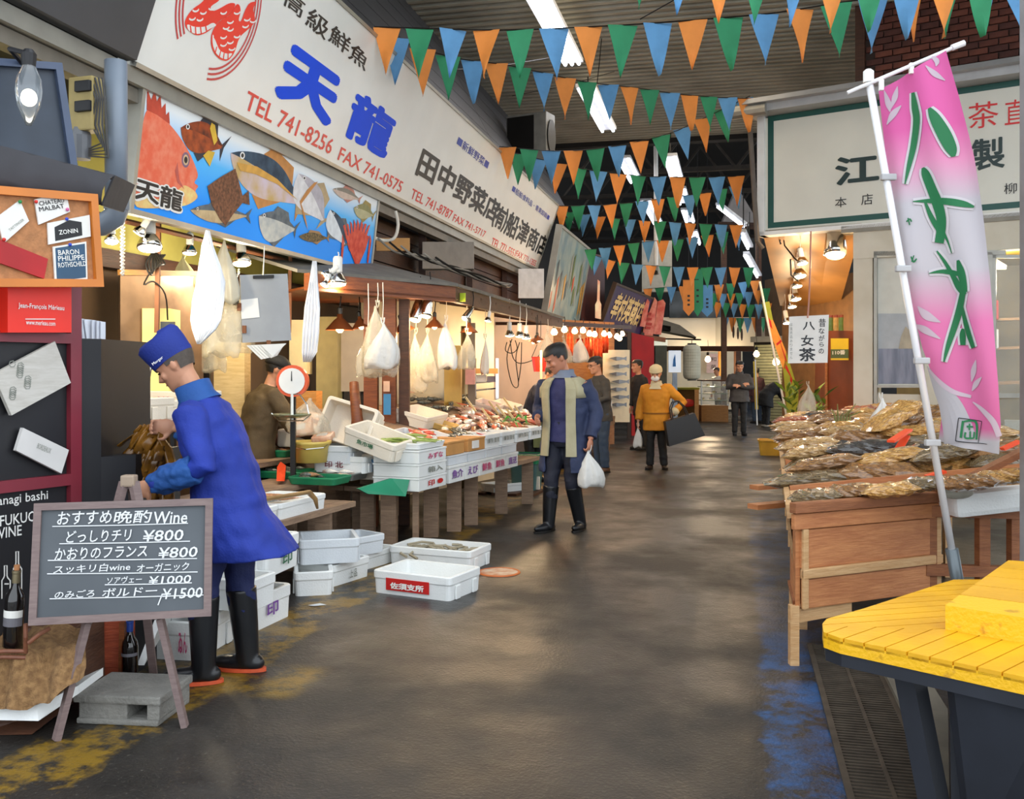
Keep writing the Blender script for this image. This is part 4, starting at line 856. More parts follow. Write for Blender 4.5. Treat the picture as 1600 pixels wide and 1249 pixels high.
pk_w = ['leaning at the left of the pile', 'flat at the front of the pile', 'in the middle of the pile', 'at the right end of the pile', 'on top at the back of the pile']
for i, (x, y, d, w, h, rx) in enumerate(((472, 668, 8.3, .2, .13, 1.0), (505, 683, 8.2, .18, .02, .3), (492, 672, 8.45, .2, .05, .5), (518, 670, 8.5, .22, .05, .2), (500, 655, 8.7, .25, .06, .4))):
    o = thing('seafood_pack', 'pink wrapped pack of dried shrimp ' + pk_w[i], 'pack', P(x, y, d), 0, None, (rx, .1 * (i - 2), -.3 + .15 * i))
    MB().bbox((0, 0, 0), (w, .12 + h * .4, .05), .015).build('wrap', m_pinkpk, o); MB().bbox((0, -.01, .028), (w * .5, .06, .006), .002).build('label', m_paper, o)
st = thing('pack_stand', 'foam block under the pink packs behind the yellow bucket', 'block'); MB().bbox((0, 0, .9), (.62, .4, .16), .02, M=M4.Translation(P(498, 580, 8.7) * V((1, 1, 0))) @ M4.Rotation(-.3, 4, 'Z')).build('block', m_foam2, st)
MB().bbox((0, 0, .41), (.5, .3, .82), .02, M=M4.Translation(P(498, 580, 8.75) * V((1, 1, 0))) @ M4.Rotation(-.3, 4, 'Z')).build('plinth', m_greytim, st)
# weighing scale: pan, pole, round orange dial
scl = thing('weighing_scale', 'hanging pan scale with a round white dial in an orange rim', 'scale', P(455, 648, 7.75))
m_or = mat('scale_orange', '#e2592a', .4, 0, .06); q = V((0, 0, 0))
MB().rings([[V((r * cos(2 * pi * k / 24), r * sin(2 * pi * k / 24), z)) for k in range(24)] for r, z in ((.02, -.03), (.1, -.022), (.16, 0), (.165, .006), (.155, .004), (.1, -.014), (.02, -.02))]).build('pan', mat('scale_green_steel', '#9aa58a', .25, .5, .1), scl, smooth=True)
MB().tube([(0, .03, -.06), (0, .03, .3)], .012, 8).build('rod', m_white, scl); MB().tube([(-.16, 0, .01), (-.1, 0, -.05), (.1, 0, -.05), (.16, 0, .0)], .006, 6).build('cradle', m_chrome, scl)
MB().lathe([(.13, -.03), (.13, .03)], 24, M4.Translation((0, .06, .27)) @ M4.Rotation(pi / 2, 4, 'X')).build('rim', m_or, scl); MB().lathe([(.105, 0), (.105, .012)], 24, M4.Translation((0, .028, .27)) @ M4.Rotation(pi / 2, 4, 'X')).build('dial', m_white, scl)
MB().prism([(-.005, .012, .27), (.005, .012, .27), (.002, .012, .35), (-.002, .012, .35)], (0, .003, 0)).build('needle', m_ink, scl)
MB().tube([(0, .03, .16), (.06, .03, .165), (.12, .03, .08), (.135, .03, .0)], .006, 6).build('arm', m_chrome, scl)
MB().beam((0, .07, -1.0), (0, .07, .2), .04).build('stand', m_blackm, scl)
db = bag(P(482, 622, 8.2), .36, .3, m_bag, 'clear plastic bag puffed up beside the weighing scale', depth=.8, seed=4, bottom=1.0, knot=False)
# crates standing behind: one on its side, one tilted with a dark label
crate(P(553, 668, 8.35), -.5, .5, .36, .17, 'cream foam crate standing on its side before the timber post', m=m_foam2, rot=(1.25, .25, -.35))
crate(P(590, 702, 7.95), -.45, .5, .34, .15, 'tilted cream foam crate with a small dark green label', text='魚市場', tm=m_green, m=m_foam2, rot=(.12, .3, -.42), tf=(.3, .62, .35, .62))
tr = thing('foam_plinth', 'pale foam block under the tilted crate with the dark label', 'block'); MB().bbox((0, 0, .69), (.5, .45, .22), .02, M=M4.Translation((P(575, 580, 8.35)) * V((1, 1, 0))) @ M4.Rotation(-.4, 4, 'Z')).build('block', m_foam2, tr); MB().box((0, 0, .29), (.12, .12, .58), M=M4.Translation((P(575, 580, 8.35)) * V((1, 1, 0)))).build('leg', m_greytim, tr)
crate(P(545, 736, 8.15), -.35, .5, .34, .14, 'white foam crate with dark red letters below the tilted crate', text='印 北', tm=mat('print_maroon', '#6a2430', .5), tf=(.25, .6, .3, .7))
crate(P(525, 722, 8.15), -.35, .45, .3, .15, 'plain grey foam crate between the yellow bucket and the tilted crate', m=m_foamg)
# timber post and roof of the second stall
cp = thing('stall_post', 'reddish square timber post with blue sticker at the middle of the stalls', 'post')
pc = P(598, 580, 9.3); 
for dx, dy in ((-.11, 0), (.06, .05)): MB().beam((pc.x + dx, pc.y + dy, 0), (pc.x + dx, pc.y + dy, 2.2), .13, .13).build('timber', m_rbrown, cp)
MB().beam((pc.x + .2, pc.y + .1, 0), (pc.x + .2, pc.y + .1, 2.2), .1, .1).build('timber', m_dbrown, cp)
MB().box(P(605, 632, 9.22), (.07, .012, .2)).build('sticker', m_btray, cp); MB().box(P(604, 604, 9.22), (.06, .012, .1)).build('sticker', mat('pale_notice', '#e0b89c', .6), cp)
ob = thing('driftwood_stem', 'brown twisted piece of wood standing in the open foam crate', 'wood'); MB().tube([P(560, 674, 8.2), P(558, 655, 8.2), P(555, 625, 8.25), P(553, 598, 8.3)], [.07, .05, .045, .04], 8).build('stem', m_rbrown, ob, smooth=True)

# ---- back of the near stall: steel door, shelves, machines
sd = thing('steel_screen', 'tall brownish steel panel at the back left of the near stall', 'panel')
A_, B_ = P(188, 580, 7.0) * V((1, 1, 0)), P(318, 580, 7.9) * V((1, 1, 0))
MB().prism([A_ + V((0, 0, .9)), B_ + V((0, 0, .9)), B_ + V((0, 0, 2.28)), A_ + V((0, 0, 2.2))], (-.03, .05, 0)).build('sheet', mat('brushed_steel_brown', '#9a7a5c', .3, .6, .2, 3, h2='#6c5440'), sd)
MB().beam(A_ + V((0, 0, 2.22)), B_ + V((0, 0, 2.3)), .05, .04).build('rail', mat('ochre_timber'), sd); MB().beam(A_ + V((0, .1, 0)), A_ + V((0, .1, 2.2)), .05).build('leg', m_blackm, sd); MB().beam(B_ + V((0, .1, 0)), B_ + V((0, .1, 2.2)), .05).build('leg', m_blackm, sd)
def slab(name, label, cat, x0, x1, y0, y1, d0, d1, m, th=.2, part='body', ground=None):
    """upright block whose face spans photo columns x0..x1 and rows y0..y1 at distance d0..d1"""
    o = thing(name, label, cat); MB().prism([P(x0, y1, d0), P(x1, y1, d1), P(x1, y0, d1), P(x0, y0, d0)], (0, th, 0)).build(part, m, o)
    if ground: 
        a = P(x0, y1, d0); b = P(x1, y1, d1)
        for t in (.1, .9): q = a.lerp(b, t); MB().beam((q.x, q.y + th / 2, 0), (q.x, q.y + th / 2, q.z), .05).build('leg', ground, o)
    return o
o = slab('foam_column', 'tall yellow lit foam box behind the blue hat', 'box', 222, 264, 482, 620, 7.2, 7.3, mat('foam_yellow', '#f0dc84', .5, 0, .08), .25, ground=m_blackm); MB().prism([P(252, 520, 7.19), P(274, 520, 7.2), P(274, 503, 7.2), P(252, 503, 7.19)], (0, -.02, 0)).build('meter', mat('dark_meter', '#4a4c4a', .4), o)
slab('pale_post', 'pale timber post behind the hanging clear bags', 'post', 334, 382, 535, 660, 8.4, 8.5, mat('pale_timber', '#d9bd84', .6, 0, .12, 5, kind='wood', h2='#c4a468'), .2, ground=m_dbrown)
o = slab('notice_sheet', 'tilted white notice sheet left of the blue hat', 'notice', 190, 232, 540, 575, 6.6, 6.7, m_paper, .012, 'sheet'); o.rotation_euler = (0, 0, 0)
sp = thing('steel_pipe_rack', 'bent shiny steel pipe rack between the steel panel and the blue jacket', 'rack'); MB().tube([P(231, 655, 6.5), P(231, 590, 6.5), P(234, 575, 6.5), P(241, 568, 6.52), P(250, 566, 6.6), P(300, 570, 7.0)], .017, 10).build('pipe', m_chrome, sp, smooth=True); MB().beam(P(231, 655, 6.5), P(231, 655, 6.5) * V((1, 1, 0)), .03).build('leg', m_blackm, sp)
o = crate(P(250, 655, 7.0), -.3, .42, .3, .14, 'cream foam crate with pink letters behind the seaweed', text='マルサ', tm=m_pink, m=m_foam2); crate(P(282, 638, 7.2), -.35, .5, .34, .13, 'cream foam crate under the chin of the blue jacketed man', m=m_foam2, text='海鮮', tm=m_pink, tf=(.1, .6, .3, .7)); crate(P(215, 655, 6.7), -.3, .4, .3, .15, 'cream foam crate with a red round mark beside the white sheets', text='◎カ', tm=m_redlab, m=m_foam2)
slab('crate_bench', 'low bench carrying the foam crates behind the seaweed', 'bench', 195, 320, 656, 668, 6.55, 7.2, m_greytim, .5, ground=m_greytim)
hb = thing('hanging_board', 'grey hanging board with clip and pinned slip in the near stall', 'board'); HB = Plane(P(378, 535, 7.6), P(455, 534, 7.9) - P(378, 535, 7.6), UP)
MB().prism([HB.px(378, 536), HB.px(454, 532), HB.px(448, 428), HB.px(374, 430)], HB.N * .012).build('sheet', mat('grey_board', '#9b9d9f', .5, 0, .06), hb); MB().prism([HB.px(394, 436, .014), HB.px(425, 435, .014), HB.px(425, 430, .014), HB.px(394, 431, .014)], HB.N * .02).build('clip', m_blackm, hb)
MB().prism([HB.px(376, 499, .014), HB.px(404, 496, .014), HB.px(401, 466, .014), HB.px(374, 469, .014)], HB.N * .004).build('slip', m_paper, hb); MB().tube([HB.px(409, 432, .02), HB.px(410, 410, .02), HB.px(411, 385, .02)], .006).build('hook', m_chrome, hb)
for i, (x, y) in enumerate(((380, 515), (418, 538), (372, 480))): MB().box(HB.px(x, y, .02), (.03, .02, .06)).build('rusty_clip', mat('rust', '#7a4a2c', .7), hb)
pb_ = thing('paper_bundle', 'fan of white paper sheets hanging below the grey board', 'paper')
for i in range(5): MB().prism([HB.px(382 + i * 5, 540, .03 + i * .006), HB.px(442, 537, .03 + i * .006), HB.px(430 - i * 3, 556 + i, .03 + i * .006), HB.px(405 + i * 4, 562 - i, .03 + i * .006)], HB.N * .003).build('sheet', m_paper, pb_)
# hanging cloths and bags
def cloth(pts, d, m, label, name='hanging_cloth', cat='cloth', amp=.02, folds=5, parts='cloth'):
    """sheet hung from its top: pts is a list of (y, x left, x right) rows"""
    o = thing(name, label, cat); rr = []; n = 24
    for y, xa, xb in pts: rr.append([P(xa + (xb - xa) * i / n, y, d) + V((0, amp * sin(folds * 2 * pi * i / n + y * .02), 0)) for i in range(n + 1)])
    for yy in rr[::-1]: rr.append([p + V((0, .012, 0)) for p in yy])
    rr.append(rr[0]); MB().rings(rr, cap=False, close=False).build(parts, m, o, smooth=True); return o
m_cloth = mat('white_apron', '#eceef2', .7, 0, .04)
cloth([(360, 322, 326), (385, 314, 332), (415, 309, 343), (440, 306, 351), (470, 300, 350), (500, 298, 346), (515, 301, 338), (530, 306, 322), (538, 309, 313)], 6.9, m_cloth, 'white apron hanging from the lamp rail in front of the yellow wall')
cloth([(408, 488, 494), (440, 483, 496), (480, 476, 500), (520, 473, 499), (550, 472, 496), (566, 474, 486)], 8.2, m_cloth, 'narrow white towel hanging right of the grey board', amp=.015)
for i, (x, y, w, h, lb) in enumerate(((352, 372, .22, .5, 'grey plastic bag hanging behind the white apron'), (345, 405, .3, .75, 'clear crinkled bag hanging lowest behind the blue hat'), (370, 430, .26, .6, 'clear bag hanging beside the rusty rail of the grey board'), (288, 400, .2, .25, 'small cloudy bag hanging under the second white clip lamp'), (330, 500, .22, .42, 'long cloudy bag hanging below the white apron'))):
    bag(P(x, y, 7.5 + .1 * i), w, h, (mat('grey_poly_bag', '#a9a698', .4, alpha=.9), m_bag, m_bag, mat('cloudy_bag', '#d6cc9c', .4, alpha=.8), m_bag)[i], lb, seed=i + 10)
# cupboards and olive corner at the back
slab('cream_cabinet', 'cream machine with a small dark screen behind the narrow towel', 'cabinet', 452, 478, 500, 585, 9.6, 9.6, mat('cream_enamel', '#e0d3a4', .5, 0, .08), .3, ground=m_blackm)
o = slab('olive_locker', 'dull olive locker standing behind the weighing scale', 'locker', 494, 527, 495, 660, 9.8, 10.0, mat('olive_panel', '#8c8458', .6, 0, .15), .3)
slab('grey_wardrobe', 'grey wardrobe with double doors behind the timber post', 'wardrobe', 528, 570, 505, 612, 10.2, 10.4, mat('grey_door', '#a29a8c', .5, 0, .08), .2, 'doors', ground=m_blackm)
slab('wooden_crate', 'orange brown wooden crate behind the weighing scale', 'crate', 462, 494, 612, 640, 9.2, 9.2, mat('orange_timber', '#c07a30', .6, 0, .2, 5, kind='wood', h2='#d89a50'), .3, 'boards', ground=m_greytim)
bar = thing('lamp_rail', 'rusty rail and cables under the painted fish panel', 'rail')
MB().tube([SL(4.15, 5.9, 2.52), SL(4.15, 10.8, 2.52)], .02, 8).build('rail', mat('rust'), bar)
for x, d in ((248, 7.0), (455, 8.8)): MB().beam(P(x, 346, d), P(x - 3, 520, d), .03).build('hanger', mat('rust'), bar)
for i in range(7): MB().tube([P(238 + i, 396, 6.95), P(228 + 5 * i, 412, 6.9), P(236 + 2 * i, 430 - 3 * i, 6.9), P(240 + 3 * i, 398, 6.95)], .007, 6, cr=4).build('cable', m_blackm, bar)
MB().tube([P(235, 425, 6.9), P(225, 445, 6.9), P(240, 440, 6.95), P(258, 460, 7.0), P(262, 500, 7.1)], .006, 6, cr=4).build('cable', m_blackm, bar)
sb = thing('lamp_spring', 'cream coiled strip hanging beside the grey drain pipe', 'strip'); MB().tube([P(190, 340, 6.2) + V((0, 0, -.012 * i)) + V((.012 * (i % 2), 0, 0)) for i in range(32)], .012, 6).build('coil', m_foam2, sb)
# lamps of the near stall (white holders under the fish panel)
for x, y, d, s, dr, lb, pw, kd in ((217, 365, 6.5, .09, (-.5, 0, -.8), 'small white clip lamp turned left, beside the biggest one', 0, 'par'), (234, 388, 6.6, .17, (.1, -.2, -1), 'largest white clip lamp, beside the drain pipe under the fish panel', 38, 'par'), (296, 396, 7.3, .11, (0, -.1, -1), 'white clip lamp with amber light left of the white apron', 0, 'par'), (378, 412, 7.9, .16, (.1, -.2, -1), 'white clip lamp with ribbed reflector above the grey board', 40, 'par'), (506, 446, 8.4, .08, (-.3, -.3, -.8), 'small silver clip lamp left of the last lamp under the fish panel', 0, 'par'), (527, 444, 8.5, .17, (0, -.1, -1), 'round white reflector lamp at the right end of the fish panel', 40, 'par'), (174, 378, 6.2, .09, (.1, -.3, -1), 'small white spot lamp beside the orange framed cork board', 14, 'par'), (508, 432, 8.45, .10, (-.6, -.2, -.5), 'white tilted holder lamp just left of the round reflector lamp', 0, 'par')):
    lamp(kd, P(x, y, d), dr, s, lb, pw if x != 527 else 14, .22 if x < 400 else .05, m_glow_c if x in (217, 234, 174) else m_glow_w, col=(1, .86, .62))

# ================================================================ second stall: canopy
cy = thing('stall_canopy', 'dark timber canopy with sloped grey roof over the second fish stall', 'canopy')
k0, k1, k2 = V((-1.75, 8.3, 2.2)), V((-.57, 9.7, 2.2)), SL(2.82, 15.6, 2.2)
for a, b in ((k0, k1), (k1, k2)):
    MB().prism([a, b, b + V((0, 0, .15)), a + V((0, 0, .15))], V((-.06, .05, 0))).build('fascia', m_rbrown if a is k0 else m_dbrown, cy)
back = V((-1.3, .9, .55)); MB().prism([k0 + V((-.1, -.03, .15)), k1 + V((.03, -.05, .15)), k1 + back, k0 + back], (0, 0, .03)).build('roof_sheet', mat('grey_roof_felt', '#6e6a62', .8, 0, .2, 6), cy)
MB().prism([k1 + V((.03, -.02, .15)), k2 + V((.03, 0, .15)), k2 + V((-1.3, .3, .6)), k1 + back], (0, 0, .03)).build('roof_sheet', mat('grey_roof_felt'), cy)
for i in range(9):
    a = k1.lerp(k2, (i + .5) / 9); MB().beam(a + V((0, 0, .06)), a + V((-1.5, .4, .3)), .06, .09).build('rafter', m_dbrown, cy)
MB().prism([k0 + V((0, 0, .02)), k1 + V((0, 0, .02)), k1 + V((-1.4, .5, .02)), k0 + V((-.8, 1.2, .02))], (0, 0, .02)).build('ceiling_board', m_rbrown, cy)
tag(MB().box(P(722, 465, 9.85), (.075, .01, .09), rz=-.3).build('price_sticker', mat('lime_sticker', '#b9cc2c', .5)), 'lime green square sticker on the dark canopy edge', 'sticker')
for x, y, d, s, kd, lb, pw, dr in ((531, 516, 9.2, .28, 'shade', 'wide brown pendant lamp left of the timber post, lit', 22, (0, 0, -1)), (565, 512, 9.3, .2, 'shade', 'dark pendant lamp beside the hanging white bags, unlit looking', 0, (.2, 0, -1)), (632, 518, 9.6, .22, 'shade', 'copper pendant lamp just right of the timber post', 24, (.3, 0, -1)), (648, 500, 9.5, .12, 'can', 'short chrome lamp tilted left of the long chrome lamp', 0, (-.2, -.3, -1)), (665, 494, 9.5, .12, 'can', 'long chrome bullet lamp under the dark canopy', 26, (-.15, -.2, -1)), (679, 512, 9.9, .2, 'shade', 'copper pendant lamp right of the long chrome lamp', 0, (0, 0, -1)), (726, 498, 10.2, .08, 'can', 'small bright spot lamp under the lime green sticker', 20, (-.4, -.4, -.6)), (733, 520, 10.4, .2, 'shade', 'dark copper pendant lamp above the knotted clear bag', 0, (0, 0, -1)), (762, 502, 10.9, .08, 'par', 'small white holder lamp hung from the second canopy beam', 0, (-.2, -.1, -1))):
    lamp(kd, P(x, y, d), dr, s, lb, pw * .6, .2, col=(1, .7, .38))
for i, (x, y) in enumerate(((796, 525), (812, 526), (822, 529))): lamp('par', P(x, y, 12.2 + .35 * i), (0, 0, -1), .12, ('first', 'second', 'third')[i] + ' of three bright bulbs in a row over the crab display', 19, .3, m_glow_w, col=(1, .7, .38))
lamp('shade', P(833, 536, 12.9), (-.4, 0, -1), .14, 'small silver pendant lamp left of the walking man, tilted', 0, .25); lamp('shade', P(842, 533, 13.2), (.2, 0, -1), .15, 'small silver pendant lamp directly left of the walking man', 20, .25)
for i, (x, y) in enumerate(((866, 524), (882, 520), (898, 522), (911, 521), (921, 526), (929, 527), (944, 526), (952, 528), (964, 530), (972, 526), (968, 533))):
    bd_ = 15.2 + (x - 858) / 127 * 4.4; bq_ = P(x, y, bd_); lamp('bulb', bq_, (0, 0, -1), .11, 'bare bright bulb number %s from the left in the row beneath the purple sign' % ('one two three four five six seven eight nine ten eleven'.split()[i]), (17 if i in (1, 4, 8) else 0), max(.1, 1.5 + 72 / 1500 * bd_ - bq_.z - .17), col=(1, .6, .3))
# hanging bags of the second stall
for i, (x, y, d, w, h, m, lb, sd_) in enumerate(((590, 478, 8.7, .34, .62, m_bag, 'clear bag with printed carriers inside, hanging before the timber post', 1), (598, 505, 8.65, .3, .4, m_bagw, 'white printed carrier bag hanging in front of the timber post', 2), (575, 520, 8.75, .22, .4, m_bag, 'clear bag hanging left of the white printed carrier', 3), (650, 520, 9.9, .22, .6, m_bag, 'yellowish long clear bag over the black pot', 5), (668, 520, 9.9, .22, .5, m_bag, 'clear bag hanging behind the black hanging pot', 6), (697, 500, 10.0, .2, .5, m_bagw, 'pale square carrier bag hanging right of the clear bags', 7), (729, 520, 10.3, .2, .38, m_bag, 'knotted clear bag hanging under the dark copper lamp', 8), (758, 528, 11.3, .1, .42, m_foam2, 'slim cream sheaf hanging by the grey pipe', 9))):
    bag(P(x, y, d), w, h, m, lb, seed=sd_, cord=max(0, 2.3 - P(x, y, d).z))
pt = thing('black_pot', 'black plastic pot hanging in front of the pale cabinets', 'pot', P(667, 597, 10.3)); MB().rings([[V((r * cos(2 * pi * k / 18), r * sin(2 * pi * k / 18), z)) for k in range(18)] for r, z in ((.06, 0), (.082, .19), (.088, .2), (.082, .2), (.055, .01))]).build('pail', m_blackm, pt, smooth=True); MB().tube([(-.08, 0, .19), (0, 0, .3), (.08, 0, .19)], .004).build('handle', m_chrome, pt); MB().tube([(0, 0, .3), (0, .01, .6), (0, 0, .9)], .004).build('cord', m_foam2, pt)
slab('yellow_cupboard', 'yellow cupboard behind the black hanging pot', 'cupboard', 694, 720, 540, 660, 11.2, 11.4, mat('cupboard_yellow', '#c9a04c', .5, 0, .1), .25)
o = slab('pipe_column', 'fat vertical pipe beside the yellow cupboard', 'pipe', 720, 722, 560, 640, 12.35, 12.35, m_greytim, .05); MB().tube([P(726, 680, 12.3) * V((1, 1, 0)), P(726, 510, 12.3)], .05, 12).build('pipe', mat('tarnished_pipe', '#9a8460', .35, .6, .15), o, smooth=True); MB().beam(P(737, 680, 11.5) * V((1, 1, 0)), P(737, 505, 11.5), .09).build('post', mat('grey_post', '#7c6c58', .5), o)
shf = thing('wall_shelf', 'steel shelf with cartons on the pink wall of the second stall', 'shelf'); MB().prism([P(742, 612, 12.4), P(776, 608, 12.7), P(776, 606, 12.7), P(742, 609, 12.4)], (0, .3, 0)).build('board', m_chrome, shf); MB().prism([P(742, 600, 12.4), P(776, 597, 12.7), P(776, 595, 12.7), P(742, 597, 12.4)], (0, .3, 0)).build('board', m_chrome, shf); MB().beam(P(777, 680, 12.6) * V((1, 1, 0)), P(777, 560, 12.6), .04).build('upright', m_chrome, shf); MB().beam(P(742, 680, 12.5) * V((1, 1, 0)), P(742, 560, 12.5), .04).build('upright', m_chrome, shf)
slab('pink_carton', 'salmon pink carton hanging at the left of the steel shelf', 'carton', 727, 742, 575, 601, 11.2, 11.2, mat('salmon_card', '#e09c8c', .6), .1); slab('flat_carton', 'flat brown carton lying on top of the steel shelf', 'carton', 742, 778, 576, 584, 12.2, 12.4, mat('kraft', '#c08a4c', .7, 0, .12), .3); slab('shelf_box', 'cream box standing on the steel shelf', 'box', 744, 760, 586, 597, 12.4, 12.5, m_foam2, .2); slab('grey_device', 'small grey device beside the cream box on the steel shelf', 'device', 761, 774, 588, 597, 12.5, 12.6, mat('device_grey', '#8a7a80', .4), .2)
cbl = thing('hanging_cable', 'looped black cables hanging on the pink wall', 'cable')
for pts in (((800, 530), (792, 560), (800, 600), (810, 602), (806, 560), (812, 535)), ((797, 532), (802, 560), (815, 568), (838, 560), (846, 548)), ((815, 535), (814, 570), (810, 598)), ((792, 535), (790, 548), (800, 552), (808, 545), (805, 532))): MB().tube([P(x, y, 15.7 + (x - 800) * .011) for x, y in pts], .008, 6, cr=5).build('cable', m_blackm, cbl)

# ---- second stall: table, stacked cartons, sloped display
FB = Frame((-.56, 8.28), R(21))
leg_table('second_stall_table', 'heavy timber table under the stacked white cartons', [FB.xy(-.16, -.4), FB.xy(-.16, 2.9), FB.xy(-1.0, 2.9), FB.xy(-1.0, -.4)], .52, [FB.xy(-.4, -.3), FB.xy(-.32, .35), FB.xy(-.25, .7), FB.xy(-.25, 1.1), FB.xy(-.25, 1.9), FB.xy(-.25, 2.7), FB.xy(-.85, 0), FB.xy(-.85, 2.5)], .13, .04, apron=False)
gc = thing('green_cloth', 'bright green tarpaulin hanging under the corner of the stacked cartons', 'tarpaulin')
MB().prism([P(560, 764, 7.45), P(612, 748, 7.75), P(640, 750, 7.8), P(634, 776, 7.75), P(575, 772, 7.5)], (-.02, .02, 0)).build('cloth', mat('tarp_green', '#16815c', .5, 0, .12, 4), gc)
m_cart = mat('carton_white', '#dddfdc', .55, 0, .05, 3); m_kraft = mat('kraft')
row = ['nearest the corner', 'second from the corner', 'third from the corner', 'fourth from the corner', 'fifth from the corner', 'sixth from the corner', 'seventh from the corner']
pr = [m_redlab, m_purp, m_purp, m_pink, m_pink, m_purp, m_pink]
# corner stack: three cartons and an asparagus tray
for k in range(3):
    w_ = ('bottom', 'middle', 'top')[k]
    box_thing(FB.at(-.21, -.28, .52 + .112 * k), FB.rz + pi / 2 - .0, (.52, .42, .11), m_cart, w_ + ' white carton of the corner stack on the second stall', text=('印 ●', '箱入', 'みずな')[k], tm=(m_redlab, mat('print_grey'), m_pink)[k], side='y-', tf=(.3, .85, .25, .7))
tb_ = tray((628, 737), .655, .42, .3, .1, m_btray, 'blue plastic tray with lid left of the corner carton stack', FB.rz); MB().bbox((0, 0, .1), (.44, .32, .02), .006).build('lid', mat('blue_lid', '#3a6f94', .4), tb_)
slab('tray_plinth', 'grey foam block beneath the blue plastic tray', 'block', 600, 652, 736, 750, 7.95, 7.95, m_foamg, .3, ground=m_greytim)
asp = thing('asparagus_tray', 'white tray heaped with green asparagus spears on the corner stack', 'tray', FB.at(-.21, -.28, .86), FB.rz); link('tray', tub_data(.42, .5, .05, m_foam, .01, .02, .005, False), asp)
for i in range(34):
    x = random.uniform(-.18, .18); y = random.uniform(-.17, .17); z = .045 + random.uniform(0, .05) * (1 - abs(x) * 3); a = random.uniform(-.25, .25)
    MB().tube([(x - .12 * cos(a), y - .12 * sin(a), z), (x, y, z + .008), (x + .12 * cos(a), y + .12 * sin(a), z)], [.009, .009, .004], 6).build('spear', mat('asparagus', '#7c9440', .5, 0, .3, 20, h2='#a8b468'), asp)
for i in range(5):   # lower row along the street
    y = .22 + i * .34; box_thing(FB.at(-.17, y, .52), FB.rz + pi / 2, (.33, .33, .15), m_cart, 'white carton with purple print in the lower street row, ' + row[i], text=('魚介', 'えび', '鮮魚', '鮮魚', '直送')[i], tm=pr[i + 1], side='y-', tf=(.15, .85, .25, .75))
for i in range(4):   # second row
    y = .28 + i * .42; box_thing(FB.at(-.2, y, .672), FB.rz + pi / 2, (.4, .36, .085), m_foamg, 'plain grey white carton in the second street row, ' + row[i])
for i, (y, L) in enumerate(((.25, .36), (.72, .4))):
    o = box_thing(FB.at(-.22, y, .76), FB.rz + pi / 2, (L, .38, .12), m_kraft, ('brown carton beside the asparagus on the top street row', 'brown carton with a white slip on the top street row')[i])
    if i: MB().box((-.05, -.2, .06), (.14, .012, .07)).build('slip', m_paper, o)
for i in range(4):
    y = 1.12 + i * .42; crate(FB.at(-.22, y, .76), FB.rz + pi / 2, .4, .38, .13, 'foam crate with thin dark print on the top street row, ' + ('beside the brown cartons', 'second past the brown cartons', 'third past the brown cartons', 'last before the walking man')[i], text='鮮 魚  直 送', tm=mat('print_grey'), tf=(.15, .85, .35, .7))
# sloped display deck
dk = thing('display_deck', 'sloped timber deck carrying the fish of the second stall', 'display stand'); SB = Plane(FB.at(-.42, -.3, .86), FB.y, (FB.x * -1.0 + UP * .27)); 
for i in range(6): MB().prism([SB.at(.3, .18 * i, 0), SB.at(3.4, .18 * i, 0), SB.at(3.4, .18 * i + .172, 0), SB.at(.3, .18 * i + .172, 0)], SB.N * -.03).build('board', m_greytim, dk)
for u in (.35, 1.6, 3.2): MB().beam(SB.at(u, .8, -.03) * V((1, 1, 0)), SB.at(u, .8, -.03), .08).build('leg', m_greytim, dk)
srot = lambda a=0: (M4(((SB.U.x, SB.W.x, SB.N.x, 0), (SB.U.y, SB.W.y, SB.N.y, 0), (SB.U.z, SB.W.z, SB.N.z, 0), (0, 0, 0, 1))) @ M4.Rotation(a, 4, 'Z')).to_euler()
def on_deck(x, y, n=.03): return SB.px(x, y, n)
def deck_tray(x, y, L, W, H, m, label, a=0): 
    o = thing('display_tray', label, 'tray', on_deck(x, y, .005), 0, None, srot(a)); link('basin', tub_data(L, W, H, m, .012, .02, .006, False), o); return o
for x, y, L, W, H, m, lb, a in ((655, 662, .62, .36, .13, m_foam2, 'long cream foam crate with red print at the left of the display', .1), (640, 690, .5, .34, .06, m_foam, 'shallow tray with red labelled packs behind the asparagus', .1), (680, 692, .5, .34, .06, m_foam, 'shallow tray with red labelled packs right of the asparagus', 0), (690, 670, .3, .28, .06, mat('kraft_tray', '#caa45c', .6), 'small straw coloured tray of dark greens', .2), (700, 690, .5, .34, .05, m_kraft, 'brown cardboard tray of green striped fish', 0), (760, 642, .5, .3, .1, mat('foam_pinkish', '#ecd6c4', .6), 'pinkish foam crate with blue print on the display', .15), (790, 640, .5, .3, .08, mat('foam_pinkish'), 'white pink foam crate at the top of the display by the pink wall', .15)):
    o = deck_tray(x, y, L, W, H, m, lb, a)
def deck_fish(n, x0, x1, y0, y1, kinds, L, label, group, a=None, cat='fish', w=.14, h=.22):
    for i in range(n):
        p = on_deck(random.uniform(x0, x1), random.uniform(y0, y1), .03 + random.random() * .04); r = srot(random.uniform(-3, 3) if a is None else a + random.uniform(-.3, .3))
        tag(link('fish', fish_data(m_fs[random.choice(kinds)], w, h, random.choice((-.05, 0, .05))), None, p, r, L * random.uniform(.8, 1.2)), label, cat, group)
deck_fish(22, 640, 740, 622, 645, (3,), .42, 'dark long fish lying in the row at the back of the display', 'dark fish at the back', .1, h=.14)
deck_fish(16, 715, 765, 642, 662, (1, 4), .3, 'reddish squid lying in the middle of the display', 'reddish squid', 1.2, 'squid')
deck_fish(20, 700, 738, 676, 692, (0, 3), .2, 'green striped sardine lying in the brown cardboard tray', 'striped sardines', .8)
deck_fish(20, 685, 745, 650, 676, (5, 4), .34, 'pale fillet lying across the middle of the display', 'pale fillets', .2)
